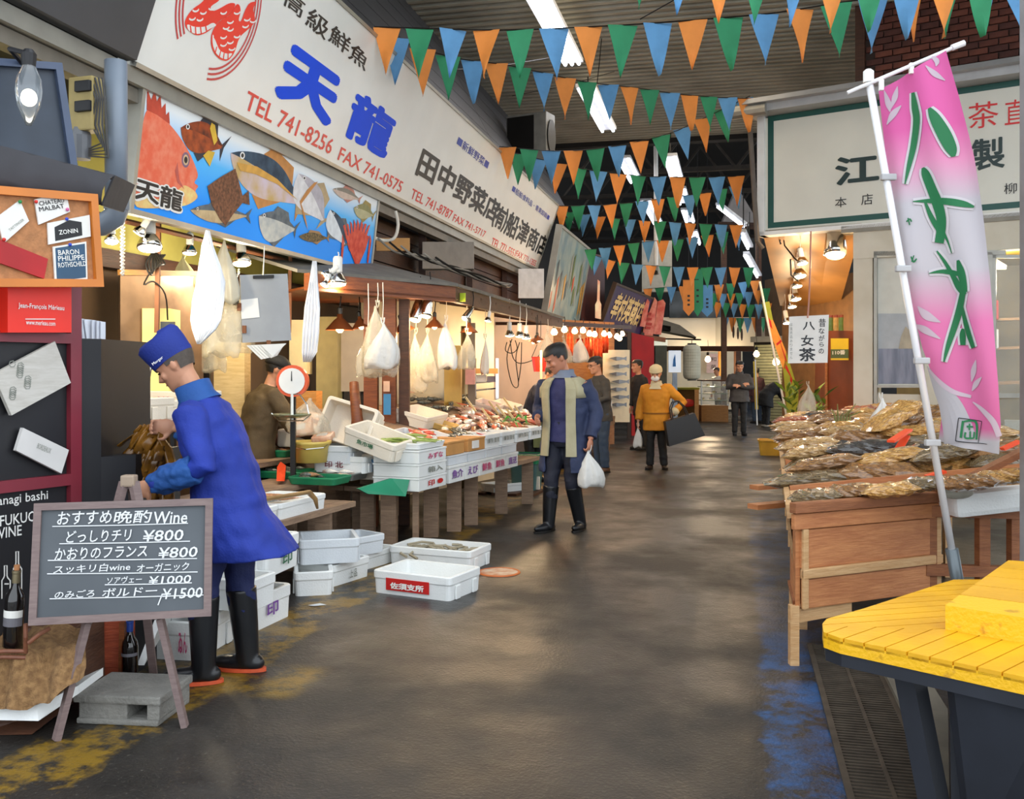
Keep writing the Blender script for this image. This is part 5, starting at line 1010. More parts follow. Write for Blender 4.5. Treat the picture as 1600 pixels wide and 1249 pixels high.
deck_fish(30, 735, 792, 658, 683, (1, 0, 2, 4), .28, 'mixed red and silver fish at the front of the display', 'mixed fish at the front', .5)
deck_fish(26, 770, 832, 648, 678, (2, 1, 5), .22, 'orange brown shellfish heaped nearest the walking man', 'orange shellfish', None, 'shellfish', .3, .4)
deck_fish(7, 630, 690, 683, 695, (1,), .2, 'red labelled pack of shrimp in the shallow trays', 'red shrimp packs', .2, 'pack', .2, .5)
for i, (x, y) in enumerate(((778, 655), (790, 660), (800, 648), (806, 668), (768, 668), (818, 662), (742, 650))):
    a = on_deck(x, y, .05); o = thing('bamboo_stick', 'pale bamboo price stick ' + ('standing beside the red tray', 'leaning over green leaves', 'at the top of the crab heap', 'between the orange shellfish', 'lowest of the sticks', 'nearest the walking man', 'leftmost of the sticks')[i], 'stick'); MB().beam(a, a + V((-.12, .05, .16)), .016, .022).build('stick', mat('bamboo', '#e6cf98', .5), o)
deck_tray(764, 645, .26, .12, .07, mat('red_plastic', '#d02818', .4), 'small red plastic tray in the middle of the display', 0)
for i, (x, y) in enumerate(((795, 672), (812, 668))):
    o = thing('leaf_bundle', ('green leaf bundle under the bamboo sticks, left one', 'green leaf bundle nearer the walking man')[i], 'leaves', on_deck(x, y, .04), 0, None, srot(i))
    for j in range(10): MB().add([(0, 0, .01 * j), (.08 * cos(j), .08 * sin(j) , .03 + .01 * j), (.17 * cos(j + .15), .17 * sin(j + .15), .02), (.08 * cos(j + .4), .08 * sin(j + .4), .03 + .01 * j)], [(0, 1, 2, 3)]).build('leaf', mat('bright_leaf', '#3f9a2c', .5, 0, .2), o, fix=False)
for i, (x, y, lb) in enumerate(((634, 620, 'orange red board lying at the back left of the display'), (735, 640, 'white price card on the back fish'), (645, 685, 'white and red price card behind the asparagus'), (665, 684, 'red price card right of the asparagus'), (752, 688, 'small red card at the brown carton'), (762, 690, 'second small red card near the white crates'))):
    o = thing('price_card', lb, 'price card', on_deck(x, y, .06), 0, None, srot(.3 * i)); MB().bbox((0, 0, 0), (.2 if i < 4 else .09, .1, .006), .002).build('card', (mat('tag_orange'), m_paper, m_redlab, m_redlab, m_redlab, m_redlab)[i], o)
tg = thing('teal_bin', 'teal plastic bin under the far end of the second stall', 'bin', G(823, 768), -.3); MB().rings([rrect(.3, .3, .04, 0), rrect(.36, .36, .04, .42), rrect(.38, .38, .04, .43), rrect(.38, .38, .04, .46), rrect(.34, .34, .04, .46), rrect(.28, .28, .04, .02)]).build('body', mat('dull_teal', '#4a6a66', .4, 0, .12), tg); MB().rings([rrect(.385, .385, .04, .36), rrect(.40, .40, .04, .47), rrect(.37, .37, .04, .475), rrect(.37, .37, .04, .37)], cap=False).build('rim', m_gtray, tg); MB().bbox((.17, -.1, .12), (.05, .03, .16), .005).build('tag', m_foam2, tg)
ground_crate((776, 771), (822, 766), .32, .1, 'white foam tray on the floor in front of the teal bin', z=0.03); o = thing('floor_pallet', 'dark pallet on the floor beneath the white foam tray', 'pallet', G(795, 772), -.3); 
for i in range(4): MB().box((-.3 + .2 * i, .1, .015), (.12, .6, .03)).build('slat', m_dbrown, o)

# ---- third stall further along
FC = Frame((1.05, 14.9), R(16))
leg_table('third_stall_table', 'steel legged table of the far fish stall behind the walking man', [FC.xy(0, -.6), FC.xy(0, 3.2), FC.xy(-1.1, 3.2), FC.xy(-1.1, -.6)], .66, [FC.xy(-.1, y) for y in (-.4, .8, 2.0, 3.0)] + [FC.xy(-1, y) for y in (-.4, 3.0)], .06, .05, m_greytim)
for i in range(6):
    crate(FC.at(-.35, -.25 + .62 * i, .66), FC.rz + pi / 2, .56, .5, .12, 'foam crate of red fish on the far stall, ' + ('nearest', 'second', 'third', 'fourth', 'fifth', 'last')[i] + ' from the walking man', m=m_foam2)
    heap(FC.at(-.35, -.25 + .62 * i, .74), FC.rz, .4, .55, 5, (1, 2, 5), .3, 'reddish fish heaped in the foam crates of the far stall', 'red fish on the far stall', .06)
    crate(FC.at(-.9, -.25 + .62 * i, .8), FC.rz + pi / 2, .56, .4, .14, 'raised foam crate at the back of the far stall, ' + ('nearest', 'second', 'third', 'fourth', 'fifth', 'last')[i] + ' from the walking man', m=m_foam2)
    slab_ = thing('crate_support', 'timber block under the raised crate, ' + ('nearest', 'second', 'third', 'fourth', 'fifth', 'last')[i] + ' on the far stall', 'block', FC.at(-.9, -.25 + .62 * i, .66), FC.rz); MB().box((0, 0, .07), (.36, .6, .14)).build('block', m_greytim, slab_)
rd = mat('red_net', '#e0431f', .5, 0, .2, 20, h2='#f07a48')
for i, (x, w, y0, y1) in enumerate(((886, 9, 522, 556), (900, 11, 530, 558), (914, 12, 528, 558), (928, 12, 530, 560), (940, 10, 524, 552))):
    cloth([(507, x + w / 2 - .7, x + w / 2 + .7), (y0 - 1, x + w / 2 - .7, x + w / 2 + .7), (y0, x, x + w), ((y0 + y1) / 2, x - 1, x + w + 1), (y1, x, x + w)], 15.25 + (x + 5 - 858) / 127 * 4.4, rd, 'red strip curtain hung under the bulbs, ' + ('leftmost', 'second', 'middle', 'fourth', 'rightmost')[i] + ' of five', 'red_streamer', 'streamer', .03, 2)
bag(P(906, 528, 16.7), .34, .42, m_bagw, 'white carrier bag hanging behind the head of the walking man', seed=31, cord=.22); bag(P(880, 530, 14.8), .3, .36, m_bag, 'clear bag hanging just left of the head of the walking man', seed=32, cord=.25); bag(P(856, 520, 14.2), .3, .5, m_bag, 'clear bag hanging by the small silver lamps', seed=33, cord=.2)
rbk = thing('red_bucket', 'red bucket hanging on the pink wall left of the walking man', 'bucket', P(845, 581, 13.6)); MB().lathe([(.1, 0), (.13, .2), (.14, .21)], 16).build('pail', mat('red_plastic'), rbk); MB().tube([(-.13, 0, .2), (0, 0, .5), (0, 0, .72)], .005, 5).build('cord', m_blackm, rbk); MB().beam((0, -.14, -.1), (0, -.14, .3), .03).build('stick', mat('bamboo'), rbk)
ac = thing('air_conditioner', 'grey outdoor air conditioner unit on top of the long white sign', 'air conditioner', P(829, 259, 16.2) , -TH - .25)
MB().bbox((0, 0, .42), (.75, .35, .84), .015).build('case', mat('grey_case', '#7d7b74', .5, .1), ac); MB().bbox((-.1, -.18, .42), (.5, .012, .76), .004).build('grille', m_blackm, ac); MB().lathe([(.28, 0), (.28, .02)], 20, M4.Translation((.38, 0, .45)) @ M4.Rotation(pi / 2, 4, 'Y') @ M4.Diagonal((1, .55, 1, 1))).build('fan_guard', m_blackm, ac)
for x in (-.3, .3): MB().box((x, 0, -.04), (.06, .4, .08)).build('foot', m_blackm, ac)
# junk and cables on the canopy top
jk = thing('cable_bundle', 'looped grey cables and conduit above the canopy', 'cable')
for i in range(6): MB().tube([P(590 + 18 * i, 372 + 6 * i, 10.3), P(620 + 18 * i, 395 + 5 * i, 10.4), P(660 + 18 * i, 400 + 6 * i, 10.8), P(720 + 14 * i, 428 + 4 * i, 11.2), P(800, 445, 12.4)], .012, 6, cr=4).build('cable', m_blackm if i % 2 else mat('grey_cable_pale', '#8a8478', .5), jk)
MB().tube([P(618, 330, 10.5), P(622, 352, 10.5), P(616, 372, 10.5), P(600, 376, 10.5), P(580, 370, 10.4)], .018, 8, cr=4).build('conduit', m_foam2, jk)
slab('wall_carton', 'brown cardboard sheet tucked above the canopy', 'cardboard', 588, 640, 372, 392, 10.8, 11, m_kraft, .03); slab('grey_duct', 'grey metal duct box behind the canopy', 'duct', 660, 740, 378, 420, 11.9, 13.0, mat('grey_duct', '#6a6660', .5, .2), .2); slab('blank_board', 'blank white panel below the end of the long white sign', 'panel', 810, 850, 420, 466, 16.6, 17.2, mat('pale_grey_panel', '#b5b6b8', .5), .05)

br_ = thing('bulb_batten', 'dark timber batten carrying the row of bare bulbs and red curtains', 'batten'); ba, bb = P(858, 505, 15.2), P(985, 512, 19.6); MB().beam(ba, bb, .05, .07).build('batten', m_dbrown, br_)
for t_ in (.05, .5, .97): q = ba.lerp(bb, t_); MB().beam(q, q + V((-1.2, .5, .02)), .05).build('bracket', m_dbrown, br_)
# ================================================================ right hand stand of dried goods
FR = Frame(SL(-.30, 4.98), TH + R(1.9))
m_box = mat('orange_cedar', '#a5653c', .6, 0, .22, 3, .2, kind='wood', h2='#c0804f'); m_boxl = mat('pale_cedar', '#b98d5c', .6, 0, .15, 4, .2, kind='wood', h2='#c9a274'); m_boxd = mat('dark_cedar', '#7c4a2c', .65, 0, .25, 4, .2, kind='wood', h2='#98603a')
BX = Plane(P(1250, 952, 4.9), P(1467, 912, 5.32) - P(1250, 952, 4.9), UP); bw_ = (P(1467, 912, 5.32) - P(1250, 952, 4.9)).length; BX.W = UP.copy(); BX.U = (BX.U - UP * BX.U.z).normalized(); BX.N = BX.U.cross(BX.W)
wb = thing('wooden_bin', 'large orange brown wooden bin at the front of the dried goods stand', 'bin'); bz = .55
def bboard(u0, u1, v0, v1, n, th, nm, m): MB().bbox((0, 0, 0), (u1 - u0, th, v1 - v0), .006, M=BX.mat((u0 + u1) / 2, (v0 + v1) / 2, n - th / 2) @ M4.Rotation(pi / 2, 4, 'X')).build(nm, m, wb)
bboard(-.07, bw_ + .03, bz - .055, bz, .05, .05, 'top_rail', m_boxd); bboard(-.06, bw_, bz - .14, bz - .06, .03, .03, 'board', m_box)
bboard(0, bw_ - .02, bz - .345, bz - .145, .015, .025, 'board', m_box); bboard(0, bw_, .155, .205, .03, .03, 'batten', m_boxl); bboard(.01, bw_, 0, .15, .015, .025, 'board', m_box)
for u0, u1, v0, v1 in ((.0, .035, .0, bz - .14), (bw_ - .05, bw_ - .01, .0, bz - .14)): bboard(u0, u1, v0, v1, .028, .02, 'corner_batten', m_boxl)
for uu in (-.03, bw_ - .03): MB().prism([BX.at(uu, 0, 0), BX.at(uu + .03, 0, 0), BX.at(uu + .03, bz - .05, 0), BX.at(uu, bz - .05, 0)], F * .5).build('side_board', m_box, wb)
for uu, n in ((-.04, .02), (.0, .5), (bw_ - .1, .05)): MB().beam((BX.at(uu, 0) + F * n) * V((1, 1, 0)), BX.at(uu, .02) + F * n, .045).build('leg', m_boxl, wb)
MB().prism([BX.at(-.03, .02, -.02), BX.at(bw_, .02, -.02), BX.at(bw_, .02, -.02) + F * .5, BX.at(-.03, .02, -.02) + F * .5], (0, 0, .02)).build('floor_board', m_boxd, wb)
MB().prism([BX.at(-.05, -.07, 0), BX.at(.35, -.06, 0), BX.at(.35, -.0, 0), BX.at(-.05, -.0, 0)], BX.N * -.03).build('foot_rail', m_boxl, wb)
# long stand behind
sdn = thing('dried_goods_stand', 'long timber stand full of dried goods running along the tea shop', 'stand')
RD = Plane(FR.at(.0, .55, .76), FR.y, FR.x * 1.0 + UP * .13); RD.N = -RD.N
for i in range(5): MB().prism([RD.at(0, .33 * i, 0), RD.at(7.6, .33 * i, 0), RD.at(7.6, .33 * i + .315, 0), RD.at(0, .33 * i + .315, 0)], RD.N * -.03).build('board', m_boxl, sdn)
MB().beam(RD.at(-.6, -.02, .02), RD.at(7.6, -.02, .02), .03, .07, RD.N).build('edge_rail', m_boxl, sdn)
for i in range(9):
    u = .1 + i * .9; MB().beam(RD.at(u, .06, 0) * V((1, 1, 0)), RD.at(u, .06, -.03), .05, .06).build('leg', m_boxl, sdn)
    MB().beam(RD.at(u, .0, .035), RD.at(u, 1.5, .035), .03, .07, RD.N).build('divider', m_boxl if i % 2 else m_box, sdn)
MB().prism([RD.at(-.4, -.04, -.06), RD.at(7.6, -.04, -.06), RD.at(7.6, -.04, -.42), RD.at(-.4, -.04, -.42)], FR.x * .015).build('side_panel', mat('weathered_cedar', '#8a6a44', .7, 0, .25, 4, .2, kind='wood', h2='#a5845a'), sdn)
for i, (x0, y0, x1, y1, z) in enumerate(((1178, 762, 1225, 752, .70), (1176, 792, 1230, 778, .68))):
    o = thing('loose_plank', ('farther', 'nearer')[i] + ' brown plank end sticking out of the stand over the lane', 'plank'); MB().beam(G(x0, y0, z), G(x1, y1, z) + FR.x * .3, .09, .03).build('board', m_box, o)
# cellophane packs
def cello(name, h, h2): return mat(name, h, .14, 0, .3, 22, .6, 24, h2=h2, coat=1, ramp=(.3, .7))
m_cel = [cello('cello_gold', '#8f5c22', '#e2b060'), cello('cello_brown', '#5c3a20', '#a87840'), cello('cello_tan', '#8c6436', '#d2ac70'), cello('cello_black', '#1c1a1a', '#4c4640'), cello('cello_olive', '#453522', '#86704a'), cello('cello_red', '#7c2c18', '#c05c30')]
def pack_data(i, v):
    key = ('pack', i, v)
    if key in TXT: return TXT[key]
    rn = random.Random(v * 7 + 1); mb = MB(); rr = []; n = 18; nr = 13
    for j in range(nr + 1):
        t = j / nr; e = min(1, 5 * min(t, 1 - t)); w = .5 * (.72 + .28 * min(1, e)); h = .5 * min(1, e * .9 + .02)
        rr.append([V(((t - .5) , w * cos(2 * pi * k / n) * (1 + .1 * rn.uniform(-1, 1)), h * sin(2 * pi * k / n) * (1 + .26 * rn.uniform(-1, 1)))) for k in range(n)])
    TXT[key] = mb.rings(rr).data('pack', m_cel[i], smooth=False); return TXT[key]
def pack(p, rot, d, i, label, group=None, name='cellophane_pack', v=0): return tag(link(name, pack_data(i, v), None, p, rot, d), label, 'pack', group)
rrot = lambda a=0, pit=0: (M4(((RD.W.x, RD.U.x, RD.N.x, 0), (RD.W.y, RD.U.y, RD.N.y, 0), (RD.W.z, RD.U.z, RD.N.z, 0), (0, 0, 0, 1))) @ M4.Rotation(a, 4, 'Z') @ M4.Rotation(pit, 4, 'Y')).to_euler()
rows = ['row nearest the wooden bin', 'second row from the wooden bin', 'third row from the wooden bin', 'fourth row from the wooden bin', 'fifth row from the wooden bin', 'sixth row from the wooden bin', 'seventh row from the wooden bin', 'farthest row of the stand']
for r in range(8):
    kinds = ((4, 1, 0), (4, 2, 3), (0, 2, 1), (0, 1, 2), (0, 2, 0), (0, 2, 1), (0, 5, 1), (5, 0, 3))[r]
    for k in range(8):
        u = .1 + r * .9 + .25 + random.uniform(-.06, .4) * (1 if r else .6); w = .2 + (k % 4) * .36 + random.uniform(-.05, .05); lay = .07 + .07 * (k // 4)
        pack(RD.at(u, w, lay), rrot(random.uniform(-.25, .25), random.uniform(-.1, .1)), (random.uniform(.42, .62), random.uniform(.2, .3), random.uniform(.09, .13)), kinds[k % 3], '%s %s pack, %s from the lane edge in the %s' % (('lower', 'upper')[k // 4], ('golden', 'brown', 'tan', 'black', 'umber', 'reddish')[kinds[k % 3]], ('first', 'second', 'third', 'fourth')[k % 4], rows[r]), 'cellophane packs on the stand', v=k % 4)
for k in range(7): pack(RD.at(-.33 + .1 * (k % 2), .12 + .19 * k, .05), rrot(random.uniform(-.2, .2)), (.3, .24, .08), (4, 1, 0)[k % 3], '%s flat pack on the wooden bin, %s from the lane' % (('umber', 'brown', 'golden')[k % 3], ('first', 'second', 'third', 'fourth', 'fifth', 'sixth', 'seventh')[k]), 'flat packs on the wooden bin', v=k % 4)
MB().prism([BX.at(-.03, bz - .07, 0), BX.at(bw_, bz - .07, 0), BX.at(bw_, bz - .03, 0) + F * .55, BX.at(-.03, bz - .03, 0) + F * .55], (0, 0, .02)).build('lid_board', m_boxl, wb)
# heap leaning towards the shop door, and a dark heap by the flag
for k in range(14): pack(P(random.uniform(1385, 1462), random.uniform(650, 690), random.uniform(7.6, 8.6)), rrot(random.uniform(.2, .9), -.3), (.6, .3, .14), random.choice((0, 0, 2, 1)), 'golden cellophane pack in the heap against the shop door', 'golden packs by the door', v=k % 4)
for k in range(9): pack(P(random.uniform(1450, 1520), random.uniform(700, 735), random.uniform(5.9, 6.4)), rrot(random.uniform(-.5, .9), .2), (.4, .26, .12), 3, 'black glossy pack heaped under the bottom edge of the flag', 'black packs under the flag', v=k % 4)
hs = thing('heap_shelf', 'timber shelf carrying the golden packs by the shop door', 'shelf'); 
a, b, c, d = [P(*q) for q in ((1368, 700, 7.4), (1480, 712, 7.0), (1480, 668, 8.8), (1372, 668, 9.2))]; MB().prism([a, b, c, d], (0, 0, -.04)).build('board', m_boxl, hs)
for q in (a, b, c, d): MB().beam(q * V((1, 1, 0)), q, .05).build('leg', m_boxl, hs)
for i, (x, y, x1, y1) in enumerate(((1398, 712, 1416, 682), (1392, 690, 1420, 672), (1245, 707, 1268, 705), (1447, 745, 1476, 737), (1566, 702, 1592, 690))):
    o = thing('price_stick', 'bright orange price stick ' + ('standing upright by the black packs', 'crossing behind the upright one', 'lying flat in the fourth row', 'lying under the diagonal plank', 'at the far right above the plank end')[i], 'price stick'); q, w = P(x, y, 6.2 if i < 2 else (8.4 if i == 2 else 5.3)), P(x1, y1, 6.5 if i < 2 else (8.5 if i == 2 else 5.3)); MB().beam(q, w, .05, .015).build('stick', mat('tag_orange', '#f04c1e', .5, 0, .05), o)
for i, (x0, y0, x1, y1, d0, d1, w, m, lb) in enumerate(((1472, 770, 1600, 705, 5.2, 5.1, .12, m_boxd, 'long brown plank slanting up behind the flag pole'), (1420, 752, 1452, 700, 5.9, 6.1, .1, m_cel[4], 'grey green flat slab leaning by the flag pole'), (1480, 735, 1492, 712, 5.6, 5.7, .05, m_cel[4], 'small grey slab standing behind the flag pole'), (1436, 738, 1470, 772, 5.7, 5.25, .05, m_boxd, 'short dark plank lying at the corner of the wooden bin'))):
    o = thing('leaning_plank', lb, 'plank'); MB().beam(P(x0, y0, d0), P(x1, y1, d1), w, .03).build('board', m, o)
fs = thing('foam_slab', 'big dirty white foam slab lying behind the flag pole', 'foam slab'); MB().bbox((0, 0, 0), (.52, .5, .13), .03, M=M4.Translation(P(1530, 775, 5.35)) @ M4.Rotation(.05, 4, 'Z') @ M4.Rotation(-.1, 4, 'Y')).build('slab', m_foam, fs)
MB().ball(P(1495, 770, 5.06), (.09, .03, .035)).build('dent_bag', mat('grey_poly_bag'), fs); fs2 = thing('foam_slab', 'flat white foam sheet above the big dirty slab at the right edge', 'foam slab'); MB().bbox((0, 0, 0), (.4, .4, .07), .015, M=M4.Translation(P(1590, 732, 5.5)) @ M4.Rotation(-.1, 4, 'Y')).build('slab', m_foam, fs2)
of = thing('open_frame', 'open reddish timber frame under the dirty foam slab', 'frame')
for x in (1452, 1535, 1585): MB().beam(P(x, 925, 5.3) * V((1, 1, 0)), P(x, 792, 5.3), .06).build('post', m_boxd, of); MB().beam(P(x, 925, 5.9) * V((1, 1, 0)), P(x, 792, 5.9), .05).build('post', m_boxd, of)
for y in (798, 890): MB().beam(P(1445, y, 5.28), P(1592, y + 4, 5.28), .05, .06).build('rail', m_boxd, of)
MB().beam(P(1490, 800, 5.6), P(1600, 800, 5.6), .4, .03).build('shelf', mat('grey_shelf', '#8c8478', .6), of)
bag(P(1376, 622, 8.9), .3, .42, mat('milky_bag', '#d8d4cc', .4, alpha=.95), 'milky white bag tied up beside the beige shop pillar', seed=41, depth=.6)
bn = thing('black_basin', 'black basin with a plant cutting at the foot of the beige pillar', 'basin', P(1318, 690, 9.4)); MB().rings([[V((r * cos(2 * pi * k / 18), r * sin(2 * pi * k / 18), z)) for k in range(18)] for r, z in ((.12, -.05), (.17, .17), (.18, .18), (.16, .17), (.11, 0))]).build('bowl', m_blackm, bn, smooth=True)
for i in range(6): MB().tube([(0.02 * i - .05, 0, .05), (.03 * i - .08, .02, .25), (.06 * i - .12, 0, .32 + .05 * sin(i * 2))], [.012, .01, .004], 5).build('stem', mat('plant_olive', '#7c7a3c', .6, 0, .3), bn)
# yellow tub on the lane
yt = thing('yellow_tub', 'square yellow plastic tub on the lane beside the far end of the stand', 'tub', G(1203, 711), -TH); MB().rings([rrect(.34, .34, .05, 0), rrect(.4, .4, .05, .25), rrect(.43, .43, .05, .255), rrect(.43, .43, .05, .28), rrect(.38, .38, .05, .28), rrect(.32, .32, .05, .02)]).build('tub', mat('tub_yellow', '#d0a436', .4, 0, .1), yt)
MB().tube([(.1, 0, .27), (.15, -.1, .34), (.2, -.12, .33)], .012, 6).build('hook', m_blackm, yt)

# ---- tea shop corner
for i, (x, y, d, s, lb, pw, kd) in enumerate(((1305, 398, 13.0, .3, 'big dark shaded lamp under the right end of the brown soffit', 60, 'can'), (1254, 412, 13.4, .16, 'tilted clip lamp nearest under the tea shop soffit', 0, 'par'), (1250, 432, 14.2, .2, 'round silver lamp, second under the tea shop soffit', 50, 'par'), (1246, 448, 15.0, .16, 'silver lamp, third under the tea shop soffit', 0, 'par'), (1244, 468, 15.8, .18, 'silver lamp, fourth under the tea shop soffit', 50, 'par'), (1238, 480, 16.6, .16, 'silver lamp, fifth under the tea shop soffit', 0, 'par'), (1230, 505, 17.0, .16, 'lowest silver lamp under the tea shop soffit', 40, 'par'))):
    lamp(kd, P(x, y, d), (.1 if i else -.1, -.25, -1), s, lb, pw, .3, col=(1, .72, .42))
hc = thing('hook_cables', 'black cables dangling from the tea shop soffit', 'cable')
for pts in (((1220, 382), (1218, 376), (1224, 372), (1226, 384), (1240, 402), (1252, 414)), ((1235, 405), (1236, 430), (1248, 440))): MB().tube([P(x, y, 13.6) for x, y in pts], .012, 6).build('cable', m_blackm, hc)
pp_ = thing('tea_notice', 'white hanging paper notice with three large brush characters', 'notice'); NP = Plane(P(1231, 568, 12.4), P(1294, 567, 12.45) - P(1231, 568, 12.4), UP)
MB().prism([NP.px(1231, 568), NP.px(1293, 567), NP.px(1295, 492), NP.px(1233, 495)], NP.N * .003).build('sheet', m_paper, pp_)
for b, x0, yt_, yb, x1, bo in (('八', 1254, 503, 516, 1273, .015), ('女', 1251, 524, 541, 1271, .015), ('茶', 1248, 544, 565, 1274, .02), ('昔', 1279, 498, 511, 1290, .01), ('な', 1279, 513, 522, 1288, .01), ('が', 1279, 524, 533, 1288, .01), ('ら', 1280, 535, 542, 1287, .01), ('の', 1279, 545, 553, 1287, .01)): letter_px(NP, b, x0, yt_, yb, x1, m_ink, pp_, bold=bo, n=.006)
for i in range(9): letter_px(NP, 'は直売品ありません'[i], 1234, 505 + i * 6.4, 510 + i * 6.4, 1238, mat('print_grey'), pp_, n=.006)
MB().tube([P(1262, 497, 12.38), P(1264, 470, 12.4), P(1266, 420, 12.5), P(1267, 362, 12.9)], .011, 6).build('cord', mat('pink_cord', '#c08878', .5), pp_)
bag(P(1262, 602, 12.5), .23, .36, m_bag, 'small knotted clear bag hanging below the white notice', seed=51, depth=.7)
tc = thing('rust_cabinet', 'rust brown cabinet at the back of the tea shop corner', 'cabinet'); MB().prism([P(1290, 680, 14.3) * V((1, 1, 0)), P(1338, 680, 13.6) * V((1, 1, 0)), P(1338, 517, 13.6), P(1290, 517, 14.3)], (0, .5, 0)).build('body', mat('rust_cabinet_paint', '#7c3a1c', .5, 0, .1), tc); MB().beam(P(1291, 680, 14.25) * V((1, 1, 0)), P(1291, 517, 14.25), .03).build('edge', mat('orange_cedar'), tc)
for i, x in enumerate((1298, 1306, 1314)): o = thing('tea_tin', ('left', 'middle', 'right')[i] + ' patterned tea tin standing on the rust brown cabinet', 'tin', P(x, 517, 14.0 - .1 * i)); MB().lathe([(.034, 0), (.034, .19)], 12).build('can', mat('tin_green' if i != 1 else 'tin_tan', '#4c6a30' if i != 1 else '#a88a50', .4, 0, .3, 20), o); MB().lathe([(.035, .19), (.035, .225)], 12).build('lid', mat('tin_lid', '#7c2c20', .4), o)
po = thing('emergency_poster', 'yellow and green poster with 110 on the rust brown cabinet', 'poster'); QP = Plane(P(1300, 563, 13.95), P(1327, 562, 13.6) - P(1300, 563, 13.95), UP)
for a, b, m in ((563, 560, 'poster_yellow'), (560, 546, 'poster_green'), (546, 529, 'poster_yellow')): MB().prism([QP.px(1300, a, .01), QP.px(1327, a, .01), QP.px(1327, b, .01), QP.px(1300, b, .01)], QP.N * .012).build('sheet', mat(m, '#d8b820' if 'yel' in m else '#4a5c38', .5, 0, .05), po)
letter_px(QP, '110番', 1303, 548, 555, 1323, m_white, po, bold=.02, n=.026)
# banner on a leaning pole, deep in the lane
lb_ = thing('leaning_banner', 'tall yellow and green banner with red brush marks leaning by the tea shop', 'banner'); BP = Plane(P(1230, 645, 15.5), V((1, -.2, 0)), P(1200, 470, 15.3) - P(1230, 645, 15.5))
bz4 = lambda x, y: (1190 + x / 6.244, 460 + y / 6.244)
for pts, h in (([(0, 80), (75, 70), (110, 250), (40, 250)], '#8f9a28'), ([(40, 250), (110, 250), (240, 560), (240, 720), (210, 730)], '#e8963c'), ([(210, 730), (240, 560), (330, 850), (360, 940), (350, 1180), (250, 1180)], '#9aa02c')):
    MB().prism([BP.px(*bz4(*q), .01) for q in pts], BP.N * .012).build('cloth', mat('banner_' + h[1:], h, .6, 0, .12), lb_)
for pts in ([(65, 220), (80, 310), (105, 340), (90, 260)], [(140, 480), (190, 440), (195, 460), (150, 500)], [(160, 400), (250, 660), (230, 640)], [(240, 680), (300, 830), (270, 950), (280, 800), (230, 720)]): MB().prism([BP.px(*bz4(*q), .024) for q in pts], BP.N * .004).build('print', m_redlab, lb_)
MB().tube([P(1187, 440, 15.2), P(1237, 690, 15.6), P(1246, 735, 15.7) * V((1, 1, 0))], .018, 8).build('pole', m_white, lb_)
gp = thing('green_plants', 'leafy green plants at the foot of the leaning banner', 'plant')
for i in range(46):
    q = P(random.uniform(1226, 1250), random.uniform(605, 655), 14.5) if i < 30 else P(random.uniform(1268, 1290), random.uniform(615, 650), 13.5); a = random.uniform(0, 6.3); l = random.uniform(.1, .25)
    MB().add([q, q + V((cos(a) * l * .5 + .03, sin(a) * .1, l * .5)), q + V((cos(a) * l, sin(a) * .2, l * .7)), q + V((cos(a) * l * .5 - .03, sin(a) * .1, l * .4))], [(0, 1, 2, 3)]).build('leaf', mat('leaf_yellow_green' if i % 2 else 'leaf_deep', '#7c9a30' if i % 2 else '#4a6a28', .6, 0, .2), gp, fix=False)
pb2 = thing('planter_box', 'pale planter trough below the green plants', 'planter', P(1238, 668, 14.3) * V((1, 1, 0)), -.3); MB().bbox((0, 0, .66), (.4, .2, .2), .015).build('trough', m_foam2, pb2); MB().box((0, 0, .28), (.3, .16, .56)).build('stand', m_boxd, pb2)

# ---- shop door and the room behind the glass
dr = bpy.data.objects.new('door_1', None); COL.objects.link(dr); tag(dr, kind='structure')
def tpx(x0, x1, y0, y1, n, th, nm, m, par): return MB().prism([T.px(x0, y1, n), T.px(x1, y1, n), T.px(x1, y0, n), T.px(x0, y0, n)], T.N * -th).build(nm, m, par)
m_glass = mat('door_glass', '#cfd8d8', .03, 0, 0, alpha=.18)
for a in ((1366, 1371, 395, 700), (1440, 1445, 395, 700)): tpx(a[0], a[1], a[2], a[3], .03, .08, 'frame', m_alu, dr)
tpx(1366, 1445, 393, 400, .03, .08, 'frame', m_alu, dr); tpx(1371, 1440, 400, 602, -.02, .01, 'pane', mat('frosted_pane', '#cfcdc0', .25, 0, .06), dr); tpx(1371, 1440, 602, 606, .02, .05, 'frame', m_alu, dr)
ps_ = thing('door_poster', 'blue grey landscape poster behind the shop door pane', 'poster'); tpx(1372, 1437, 545, 600, -.012, .004, 'sheet', mat('poster_blue_grey', '#6a7080', .4, 0, .3, 5, h2='#8c90a0', stretch=(3, 3, .4)), ps_); tpx(1372, 1437, 490, 545, -.012, .004, 'sheet', mat('poster_sky', '#aeb2b4', .4, 0, .1), ps_)
MB().prism([T.px(1404, 545, -.009), T.px(1428, 545, -.009), T.px(1424, 520, -.009), T.px(1415, 510, -.009), T.px(1408, 525, -.009)], T.N * .004).build('print', mat('poster_tan', '#b0a48c', .4, 0, .2), ps_)
d2 = bpy.data.objects.new('door_2', None); COL.objects.link(d2); tag(d2, kind='structure')
for a in ((1540, 1552, 395, 700), (1480, 1572, 392, 399)): tpx(*a, .06, .06, 'frame', m_alu, d2)
tpx(1552, 1620, 400, 700, .03, .01, 'pane', m_glass, d2); tpx(1552, 1557, 399, 700, .05, .05, 'frame', m_alu, d2); tpx(1552, 1620, 399, 404, .05, .05, 'frame', m_alu, d2); tpx(1546, 1549, 628, 645, .09, .03, 'handle', m_blackm, d2); tpx(1552, 1620, 615, 622, .05, .05, 'frame', m_alu, d2)
sh_ = thing('shop_shelves', 'shelves with red and white goods inside the tea shop doorway', 'shelf')
